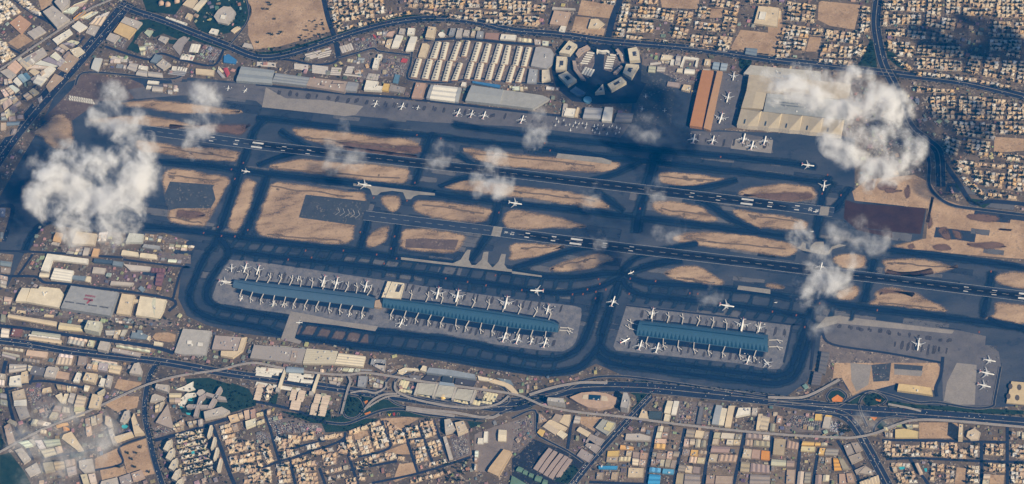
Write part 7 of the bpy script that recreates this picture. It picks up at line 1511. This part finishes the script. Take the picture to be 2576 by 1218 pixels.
for s, n, w in (("31: 860,530 900,330 1100,330 1080,520 980,560", 70, 'loop road garden'), ("31: 250,480 720,470 860,560 650,610 300,600", 70, 'green verge below the peach roofs'), ("31: 660,610 900,700 1250,550 2200,580 2300,600 1600,560 1200,560", 110, 'green verge around the letter garden'), ("31: 0,220 200,230 200,440 0,380", 40, 'mosque gardens'), ("30: 1800,160 2340,220 2330,470 2050,560 1800,480 1850,300", 120, 'hospital lawns'), ("30: 2290,200 2576,380 2576,430 2290,510", 50, 'lawn beside the ramp'), ("20: 130,640 1150,750 1030,800 100,720", 90, 'avenue before the grey hangar'), ("20: 1150,770 1700,760 1500,860 1050,860", 40, 'plots below the cream blocks'), ("03: 1030,400 1060,420 1095,640 900,670 960,560", 110, 'dark triangular grove by the motorway curve'), ("03: 1180,420 1290,560 1480,740 1290,660", 40, 'verge beyond the motorway curve'), ("13: 1900,640 2100,840 2230,810 2180,880 2000,800", 60, 'verge below the curved villa road'), ("01: 0,510 750,360 760,390 300,560 0,565", 60, 'green strip along the top highway'), ("01: 810,330 1400,150 2100,200 2100,225 1400,200 850,360", 120, 'green strip along the top highway'), ("00: 1400,200 1960,345 2400,530 1930,420 1500,280", 90, 'green strip along the top highway'), ("00: 2080,60 2400,40 2500,170 2420,260 2250,290 2090,230", 90, 'circular palace garden'), ("33: 930,320 1180,320 1190,400 1000,440", 30, 'interchange loops'), ("33: 1200,380 2576,480 2576,515 1500,500", 60, 'verge along the shaded highway'), ("32: 1190,480 1260,400 1240,300 1420,320 1300,430", 30, 'corner lawn beside the hotel tower'), ("32: 0,470 170,360 350,300 200,460", 40, 'verge under the hotel'), ("32: 420,1190 620,1020 690,1110 560,1218", 40, 'garden by the avenue'), ("32: 1450,250 2576,330 2576,355 1450,295", 50, 'median of the shaded highway'), ("31: 1890,1000 2130,980 2140,1200 1900,1200", 60, 'scrub by the brown square'), ("33: 1160,930 2130,960 2130,1000 1180,990", 60, 'dark street between house rows'), ("33: 700,560 830,650 850,740 720,700", 30, 'interchange slope'), ("30: 1760,730 2060,680 2150,1120 1850,1180", 70, 'townhouse lanes'), ("02: 2280,600 2420,620 2310,700", 30, 'corner green beside the highway'), ("30: 0,700 80,860 0,900", 20, 'shaded avenue verge'), ("02: 740,420 840,440 880,560 830,600 780,480", 20, 'ring park entrance'), ("02: 960,520 1040,470 1030,540 960,560", 15, 'ring park entrance'), ("13: 1700,640 1900,650 1850,760 1760,740", 14, 'tunnel mouth'), ("01: 540,210 740,200 800,330 560,400 380,460", 70, 'scrub at the edge of the big sand square')):
    grove(s, n, w)
avenue(HW['top'], 260, 30, 'green strip along the top highway'); avenue(HW['top'], 200, -30, 'green strip along the top highway'); avenue(HW['south2'], 120, 34, 'median of the shaded highway'); avenue(HW['south'], 120, 30, 'avenue before the grey hangar'); avenue(HW['west'], 60, 20, 'avenue by the hotels'); avenue(HW['right'], 60, 32, 'motorway verge')
for s in ("01: 130,40", "01: 150,60", "01: 80,100", "01: 120,105", "01: 190,205", "01: 170,360", "01: 240,350", "01: 260,330", "01: 140,350", "01: 20,440", "30: 1290,920", "30: 1420,860", "30: 1330,980", "30: 1380,920", "30: 1500,1110", "30: 1360,1060", "30: 1200,1060"):
    TREES.append((P(*pz(s)[0]), 1.9, 'open sand square'))
tin = []
for p, s, w in TREES:
    x, y = (p - CAM).dot(RT), (p - CAM).dot(UP); f = (p - CAM).dot(FWD); px, py = CW / 2 + FOC * x / f, CH / 2 - FOC * y / f
    if inframe((px, py)): tin.append((f / s, p, s, w))
tin.sort(key=lambda q: q[0]); mass = MB()
for i, (f, p, s, w) in enumerate(tin):
    if i < 295:
        r = thing('tree', 'dark green leafy tree standing in the ' + w, 'tree', p, tr.random() * 6, 'trees of the ' + w); r.scale = (s * 1.15,) * 3
        put('trunk', TME, r); put('crown', CME[i % 5], r)
    else:
        a = tr.random() * 6; c, n = math.cos(a) * s * 1.15, math.sin(a) * s * 1.15; q = CRM[i % 5]
        mass.add([(p.x + x * c - y * n, p.y + x * n + y * c, z * s) for x, y, z in q.v], q.f)
tag(mass.build('tree_cover', 'foliage'), 'small dark trees scattered through verges and villa gardens', 'trees', None, 'stuff')

# ---------------------------------------------------------------- cars
cr = random.Random(9)
def car_mesh():
    m = MB(); m.box(0, 0, .35, 4.6, 1.9, .75, 0, 0); v = [(-1.5, -.85, 1.1), (1.1, -.85, 1.1), (1.1, .85, 1.1), (-1.5, .85, 1.1), (-1.1, -.7, 1.6), (.5, -.7, 1.6), (.5, .7, 1.6), (-1.1, .7, 1.6)]
    m.add(v, [(4, 5, 6, 7)], 0); m.add(v, [(0, 1, 5, 4), (1, 2, 6, 5), (2, 3, 7, 6), (3, 0, 4, 7)], 1)
    for x in (-1.4, 1.4):
        for y in (-.9, .9): m.box(x, y, 0, .7, .25, .7, 0, 2)
    return m
CMB = car_mesh(); CARME = CMB.mesh('car', ['painted_metal', 'blue_glass', 'rubber' if 0 else 'road_asphalt'])
def lot_cars(s, nu, nv, fill, where):
    q = four([s])[0]
    for j in range(nv):
        for i in range(nu):
            if cr.random() < fill:
                e = cell(q, (i + .5) / nu, (j + .5) / nv); e2 = cell(q, (i + .5) / nu, min(1, (j + 1) / nv)); p = P(e.x, e.y); d = P(e2.x, e2.y) - p; CARS.append((p, math.atan2(d.y, d.x), where))
for s, nu, nv, f, w in (("00: 1990,560 2070,450 2235,515 2145,635", 44, 9, .7, 'crowded lot by the white shelters'), ("00: 1050,430 1240,370 1280,390 1245,490", 40, 6, .5, 'lot behind the square pale block'), ("00: 1420,555 1490,410 1690,500 1500,585", 40, 6, .5, 'lot by the lawns'), ("31: 110,560 220,545 330,680 200,735", 30, 10, .6, 'open lot beside the near house blocks'), ("31: 240,600 660,630 640,720 300,690", 60, 8, .55, 'open lot beside the near house blocks'), ("33: 190,600 260,530 530,560 520,690", 60, 14, .7, 'packed car yard below the highway'), ("33: 630,580 700,600 700,700 620,690", 16, 12, .7, 'packed car yard below the highway'), ("30: 260,270 400,220 420,330 330,420", 34, 8, .6, 'dark car park among the blocks'), ("30: 340,460 540,400 560,520 420,560", 44, 8, .45, 'dark car park among the blocks'), ("30: 1090,370 1140,280 1380,300 1290,325", 40, 6, .5, 'strip by the viaduct'), ("31: 1960,740 2120,690 2140,910 2010,960", 26, 14, .4, 'sandy lot by the apartment slabs'), ("31: 0,710 60,700 150,770 10,790", 24, 6, .5, 'lot by the long white blocks'), ("20: 660,60 840,70 820,130 640,120", 30, 6, .5, 'airfield compound lot'), ("20: 200,665 600,690 600,720 180,700", 60, 2, .7, 'row before the many-ridged works'), ("30: 1540,660 1700,650 1740,690 1570,740", 24, 6, .4, 'lot beside the triangular block'), ("02: 1600,780 1800,800 1790,830 1580,810", 30, 4, .3, 'dusty works yard'), ("32: 1690,400 2000,420 1980,600 1660,590", 30, 10, .4, 'scrapyard'), ("33: 1060,0 1240,0 1200,150 1060,150", 16, 7, .12, 'building site'), ("20: 930,280 1600,300 1580,420 960,390", 24, 7, .2, 'building site under steel frames'), ("32: 700,880 850,760 890,800 760,900", 20, 3, .3, 'avenue kerb'), ("01: 1300,620 1520,630 1490,760 1290,760", 30, 10, .35, 'container yard'), ("01: 2180,985 2480,1040 2470,1060 2170,1010", 40, 1, .4, 'hangar front'), ("01: 990,450 1190,370 1210,470 1010,510", 30, 8, .35, 'highway side yard'), ("20: 1760,1120 2080,1140 2060,1160 1780,1140", 50, 2, .7, 'lane before the parking deck'), ("20: 2100,900 2150,900 2100,1120 2080,1110", 2, 30, .7, 'lane before the parking deck'), ("32: 0,600 200,540 210,720 20,900", 26, 10, .25, 'grey yard under the roundabout')):
    lot_cars(s, nu, nv, f, w)
for k, w, n, hw in (('diag', 'diagonal highway', 230, 30), ('top', 'top highway', 200, 18), ('right', 'motorway curve', 60, 20), ('south', 'old terminal road', 160, 18), ('south2', 'shaded highway', 190, 26), ('west', 'avenue by the hotels', 60, 10), ('dubai', 'avenue beside the brown sheds', 70, 14), ('curve', 'road under the viaduct', 50, 18)):
    p = HW[k]; L = sum((p[i + 1] - p[i]).length for i in range(len(p) - 1))
    for i in range(n):
        a, t = along(p, L * cr.random()); CARS.append((a + Vector((-t.y, t.x, 0)) * cr.uniform(-hw, hw) + Vector((0, 0, 2.2)), math.atan2(t.y, t.x), w))
tin = []
for p, a, w in CARS:
    f = (p - CAM).dot(FWD); px, py = CW / 2 + FOC * (p - CAM).dot(RT) / f, CH / 2 - FOC * (p - CAM).dot(UP) / f
    if inframe((px, py)): tin.append((f, p, a, w))
tin.sort(key=lambda q: q[0]); mass = MB()
CCOL = [((.75, .75, .74), 'white')] * 5 + [((.4, .4, .42), 'silver')] * 3 + [((.05, .05, .06), 'dark')] * 2 + [((.35, .06, .05), 'red'), ((.06, .12, .3), 'blue')]
for i, (f, p, a, w) in enumerate(tin):
    c, cn = cr.choice(CCOL); z = max(p.z, 1.2)
    if i < 298: tag(put('car', CARME, None, c, (p.x, p.y, z), a, 1.12), 'small %s car on the %s' % (cn, w), 'car', '%s cars on the %s' % (cn, w))
    else:
        ca, sa = math.cos(a) * 1.12, math.sin(a) * 1.12
        mass.add([(p.x + x * ca - y * sa, p.y + x * sa + y * ca, q + z) for x, y, q in CMB.v[:8]], CMB.f[:5], 0, tint=c)
        mass.add([(p.x + x * ca - y * sa, p.y + x * sa + y * ca, q + z) for x, y, q in CMB.v[8:24]], [tuple(j - 8 for j in f_) for f_ in CMB.f[5:10] if min(f_) >= 8 and max(f_) < 24], 0, tint=tuple(x * .6 for x in c))
tag(mass.build('distant_traffic', ['tinted']), 'far cars in lots and on highways beyond the airfield', 'cars', None, 'stuff')

# garden lettering and monuments
for ch, x, y, colr in (('D', 1483, 512, 'dark_sand'), ('U', 1432, 514, 'lot_paving'), ('B', 1389, 515, 'red_flowers'), ('A', 1343, 523, 'yellow_flowers'), ('I', 1314, 524, 'lot_paving')):
    if colr not in MATS: surf('red_flowers', (.4, .03, .04), (.5, .06, .05), 8, 2); surf('yellow_flowers', (.55, .42, .03), (.62, .5, .06), 8, 2)
    a, b = gp("31: %d,%d %d,%d" % (x, y, x + 10, y - 1)); t = (b - a).normalized()
    o = lettering(ch, a, Vector((-t.y, t.x, 0)) * -1, 24, 1.3, colr, 'flower_letter')
    tag(o, 'flower bed letter %s on the dark verge' % ch, 'flower bed', 'garden letters')

# ---------------------------------------------------------------- clouds
def cloud_material(i, blobs, dens, nscale, bias):
    m, t = nt_new('cloud_vapour'); tc = pos(t, True); best = None
    wob = N(t, 'ShaderNodeTexNoise', i_Scale=1 / 260, i_Detail=3, i_Roughness=.6); t.links.new(tc, wob.inputs['Vector'])
    w2 = N(t, 'ShaderNodeVectorMath', operation='MULTIPLY_ADD'); t.links.new(wob.outputs['Color'], w2.inputs[0]); w2.inputs[1].default_value = (110, 110, 70); w2.inputs[2].default_value = (-55, -55, -35)
    sh = N(t, 'ShaderNodeVectorMath', operation='ADD'); t.links.new(tc, sh.inputs[0]); t.links.new(w2.outputs[0], sh.inputs[1])
    for c, r in blobs:
        s = N(t, 'ShaderNodeVectorMath', operation='SUBTRACT'); t.links.new(sh.outputs[0], s.inputs[0]); s.inputs[1].default_value = c
        d = N(t, 'ShaderNodeVectorMath', operation='MULTIPLY'); t.links.new(s.outputs[0], d.inputs[0]); d.inputs[1].default_value = tuple(1 / x for x in r)
        l = N(t, 'ShaderNodeVectorMath', operation='LENGTH'); t.links.new(d.outputs[0], l.inputs[0])
        f = mth(t, 'SUBTRACT', 1.0, l.outputs['Value'])
        best = f if best is None else mth(t, 'MAXIMUM', best, f)
    n = N(t, 'ShaderNodeTexNoise', i_Scale=nscale, i_Detail=9, i_Roughness=.66, i_Distortion=.5); t.links.new(tc, n.inputs['Vector'])
    n2 = N(t, 'ShaderNodeTexNoise', i_Scale=nscale * 3.3, i_Detail=5, i_Roughness=.7); t.links.new(tc, n2.inputs['Vector'])
    v = mth(t, 'ADD', mth(t, 'MULTIPLY', mth(t, 'MINIMUM', best, .38), 1.5), mth(t, 'MULTIPLY', mth(t, 'SUBTRACT', n.outputs['Fac'], .5), 4.8))
    v = mth(t, 'ADD', v, mth(t, 'MULTIPLY', mth(t, 'SUBTRACT', n2.outputs['Fac'], .5), 2.4))
    v = mth(t, 'POWER', mth(t, 'MULTIPLY', mth(t, 'SUBTRACT', v, bias), .8, True), 1.9)
    v = mth(t, 'MULTIPLY', v, mr(t, best, 0.0, .2, 0, 1))
    pv = N(t, 'ShaderNodeVolumePrincipled'); pv.inputs['Color'].default_value = (1, 1, 1, 1); pv.inputs['Anisotropy'].default_value = 0
    t.links.new(mth(t, 'MULTIPLY', v, dens * 2.2), pv.inputs['Density'])
    t.links.new(pv.outputs[0], N(t, 'ShaderNodeOutputMaterial').inputs['Volume']); m.cycles.volume_interpolation_method = 'LINEAR' if hasattr(m.cycles, 'volume_interpolation_method') else None if 0 else 'LINEAR'
    return m
def ico_points(): 
    import bmesh
    b = bmesh.new(); bmesh.ops.create_icosphere(b, subdivisions=2, radius=1); vs = [v.co.copy() for v in b.verts]; fs = [tuple(v.index for v in f.verts) for f in b.faces]; b.free(); return vs, fs
ICO = ico_points()
def cloud(label, alt, blobs, dens=.014, thick=.8, nscale=1 / 140, bias=.2):
    bl = []
    for x, y, r in blobs:
        p = P(x, y, alt); k = r * (P(x + 1, y, alt) - p).length * 1.06; bl.append((p, (k, k * 1.22, k * thick)))
    c = sum((b[0] for b in bl), Vector()) / len(bl); lb = [(b[0] - c, b[1]) for b in bl]
    m = MB()
    for q, r in lb: m.add([q + Vector((v.x * r[0], v.y * r[1], v.z * r[2])) * 1.1 for v in ICO[0]], ICO[1])
    o = m.build('cloud', 'foliage', None, None); md = o.modifiers.new('r', 'REMESH'); md.mode = 'VOXEL'; md.voxel_size = 34
    me = bpy.data.meshes.new_from_object(o.evaluated_get(bpy.context.evaluated_depsgraph_get())); o.modifiers.clear(); o.data = me; me.name = 'cloud'
    rr = random.Random(int(c.x))
    me.materials.clear(); me.materials.append(cloud_material(0, [(tuple(q), r) for q, r in lb], dens, nscale, bias))
    o.location = c; tag(o, label, 'cloud', None, 'thing')
cloud('largest thick white cloud, over the left taxiways', 580, [(150,440,85),(235,470,95),(330,440,85),(345,390,62),(200,530,85),(110,500,62),(300,535,75),(275,590,45),(170,390,45),(395,430,35)], .016)
cloud('ragged white cloud trailing down to the largest one', 560, [(285,245,48),(280,290,55),(335,310,48),(245,300,34),(300,340,35)], .013)
cloud('upright feathered cloud over the left runway end', 600, [(520,250,58),(512,305,52),(482,345,38),(540,290,38),(495,390,25)], .012)
cloud('thin wisp crossing the far runway in two tufts', 850, [(862,318,24),(842,355,30),(845,400,46),(900,405,36),(870,340,22)], .006)
cloud('faint small tuft beside the bright round puff', 880, [(1110,390,42),(1085,408,28)], .007)
cloud('bright small round puff over the far runway', 900, [(1245,410,44),(1225,450,46),(1262,470,42),(1205,470,34)], .014)
cloud('smoke-like upright wisp below the wedge-ended hangar', 820, [(1355,300,36),(1345,342,42),(1365,322,30)], .011)
cloud('brightest long cloud lying across the tented hangar', 1040, [(1960,215,52),(2010,210,58),(2060,235,66),(2130,250,74),(2200,265,66),(2260,270,56),(2160,205,52),(2080,280,50),(2240,310,45)], .02)
cloud('broad grey-white cloud over the runway end sand', 1020, [(2150,370,66),(2220,385,74),(2285,370,54),(2200,430,62),(2100,355,46),(2280,420,42),(2240,440,45)], .017)
cloud('torn cloud over the crossing of the near runway', 1000, [(2010,600,44),(2060,650,44),(2080,695,62),(2025,730,46),(2115,715,46),(2140,660,35)], .014)
cloud('thin veil beside the torn cloud', 1000, [(2165,590,52),(2215,610,46),(2110,590,40)], .006)
cloud('small wisp left of the dark crossing', 950, [(1512,612,26),(1500,590,20)], .006)
cloud('slender wisp right of the dark crossing', 950, [(1695,590,30),(1712,570,26),(1660,585,26)], .006)
cloud('thin wisp beside the far runway rubber', 950, [(1650,470,32),(1660,495,26)], .006)
cloud('pale smear over sand beside the lone taxiing airliner', 930, [(1485,500,36),(1500,480,26)], .005)
cloud('low veil drifting over blocks at the near left corner', 600, [(110,1090,80),(175,1065,70),(205,1130,90),(95,1185,80),(260,1085,72),(160,1200,60),(60,1120,55)], .0032)
cloud('faint tuft at the corner of the pale edge apron', 1000, [(2070,800,44),(2050,830,30)], .005)
cloud('faint tuft above the short teal concourse', 980, [(1795,738,36),(1770,750,26)], .0055)
cloud('faint smear over the shaded small jets apron', 900, [(1620,322,44),(1640,335,30)], .005)
cloud('faint vapour over the interchange', 900, [(2180,1060,38),(2240,1050,30)], .004)
# clouds beyond the edges, whose shade falls into view
cloud('cloud beyond the far right edge shading villas', 1040, [(3010,80,70),(3080,105,75),(3160,90,90),(3220,120,80),(3090,140,50)], .022)
cloud('cloud beyond the right edge shading the tunnel mouth', 1040, [(2930,340,85),(2985,400,95),(3040,470,85),(3080,360,80),(3130,310,70)], .022)

# ---------------------------------------------------------------- blue haze volume, added to tint shadows and dark ground blue
HZ = MB(); v = [(x * 11500, y * 11500 + 500, z) for z in (-1, 11400) for x, y in ((-1, -1), (1, -1), (1, 1), (-1, 1))]
HZ.add(v, [(3, 2, 1, 0), (4, 5, 6, 7), (0, 1, 5, 4), (1, 2, 6, 5), (2, 3, 7, 6), (3, 0, 4, 7)])
hz = HZ.build('haze', 'foliage'); tag(hz, kind='stuff'); hz.data.materials.clear()
m_, t_ = nt_new('haze'); pv = N(t_, 'ShaderNodeVolumePrincipled'); pv.inputs['Color'].default_value = (.0, .32, 1, 1); pv.inputs['Density'].default_value = HAZE; pv.inputs['Anisotropy'].default_value = 0
t_.links.new(pv.outputs[0], N(t_, 'ShaderNodeOutputMaterial').inputs['Volume']); hz.data.materials.append(m_)
# ---------------------------------------------------------------- daylight and camera
SUN = Vector((.64 * math.cos(R(34)) / .999, -.77 * math.cos(R(34)), math.sin(R(34)))).normalized()
sl = bpy.data.lights.new('sun', 'SUN'); sl.energy = 5.0; sl.angle = R(.5); sl.color = (1, .83, .57)
so = bpy.data.objects.new('sun', sl); COL.objects.link(so); so.rotation_euler = (-SUN).to_track_quat('-Z', 'Y').to_euler()
w = bpy.data.worlds.new('World'); SC.world = w; w.use_nodes = True; t = w.node_tree; t.nodes.clear()
sk = N(t, 'ShaderNodeTexSky', sky_type='NISHITA', sun_disc=False, sun_elevation=R(34), sun_rotation=math.atan2(SUN.x, SUN.y), altitude=0, air_density=1.0, dust_density=.2, ozone_density=3.0)
bg = N(t, 'ShaderNodeBackground', i_Strength=.05); t.links.new(sk.outputs[0], bg.inputs[0]); t.links.new(bg.outputs[0], N(t, 'ShaderNodeOutputWorld').inputs[0])
cd = bpy.data.cameras.new('camera'); co = bpy.data.objects.new('camera', cd); COL.objects.link(co)
from mathutils import Matrix
M = Matrix((RT, UP, -FWD)).transposed().to_4x4(); M.translation = CAM; co.matrix_world = M
cd.sensor_fit = 'HORIZONTAL'; cd.angle = 2 * math.atan(CW / 2 / FOC); cd.clip_start = 10; cd.clip_end = 120000
SC.camera = co
SC.view_settings.view_transform = 'Standard'; SC.view_settings.look = 'None'; SC.view_settings.exposure = .74; SC.view_settings.gamma = 1
cy = SC.cycles; cy.max_bounces = 10; cy.diffuse_bounces = 2; cy.glossy_bounces = 2; cy.volume_bounces = 8; cy.transparent_max_bounces = 24; cy.volume_step_rate = .22; cy.volume_max_steps = 256
cy.use_denoising = True
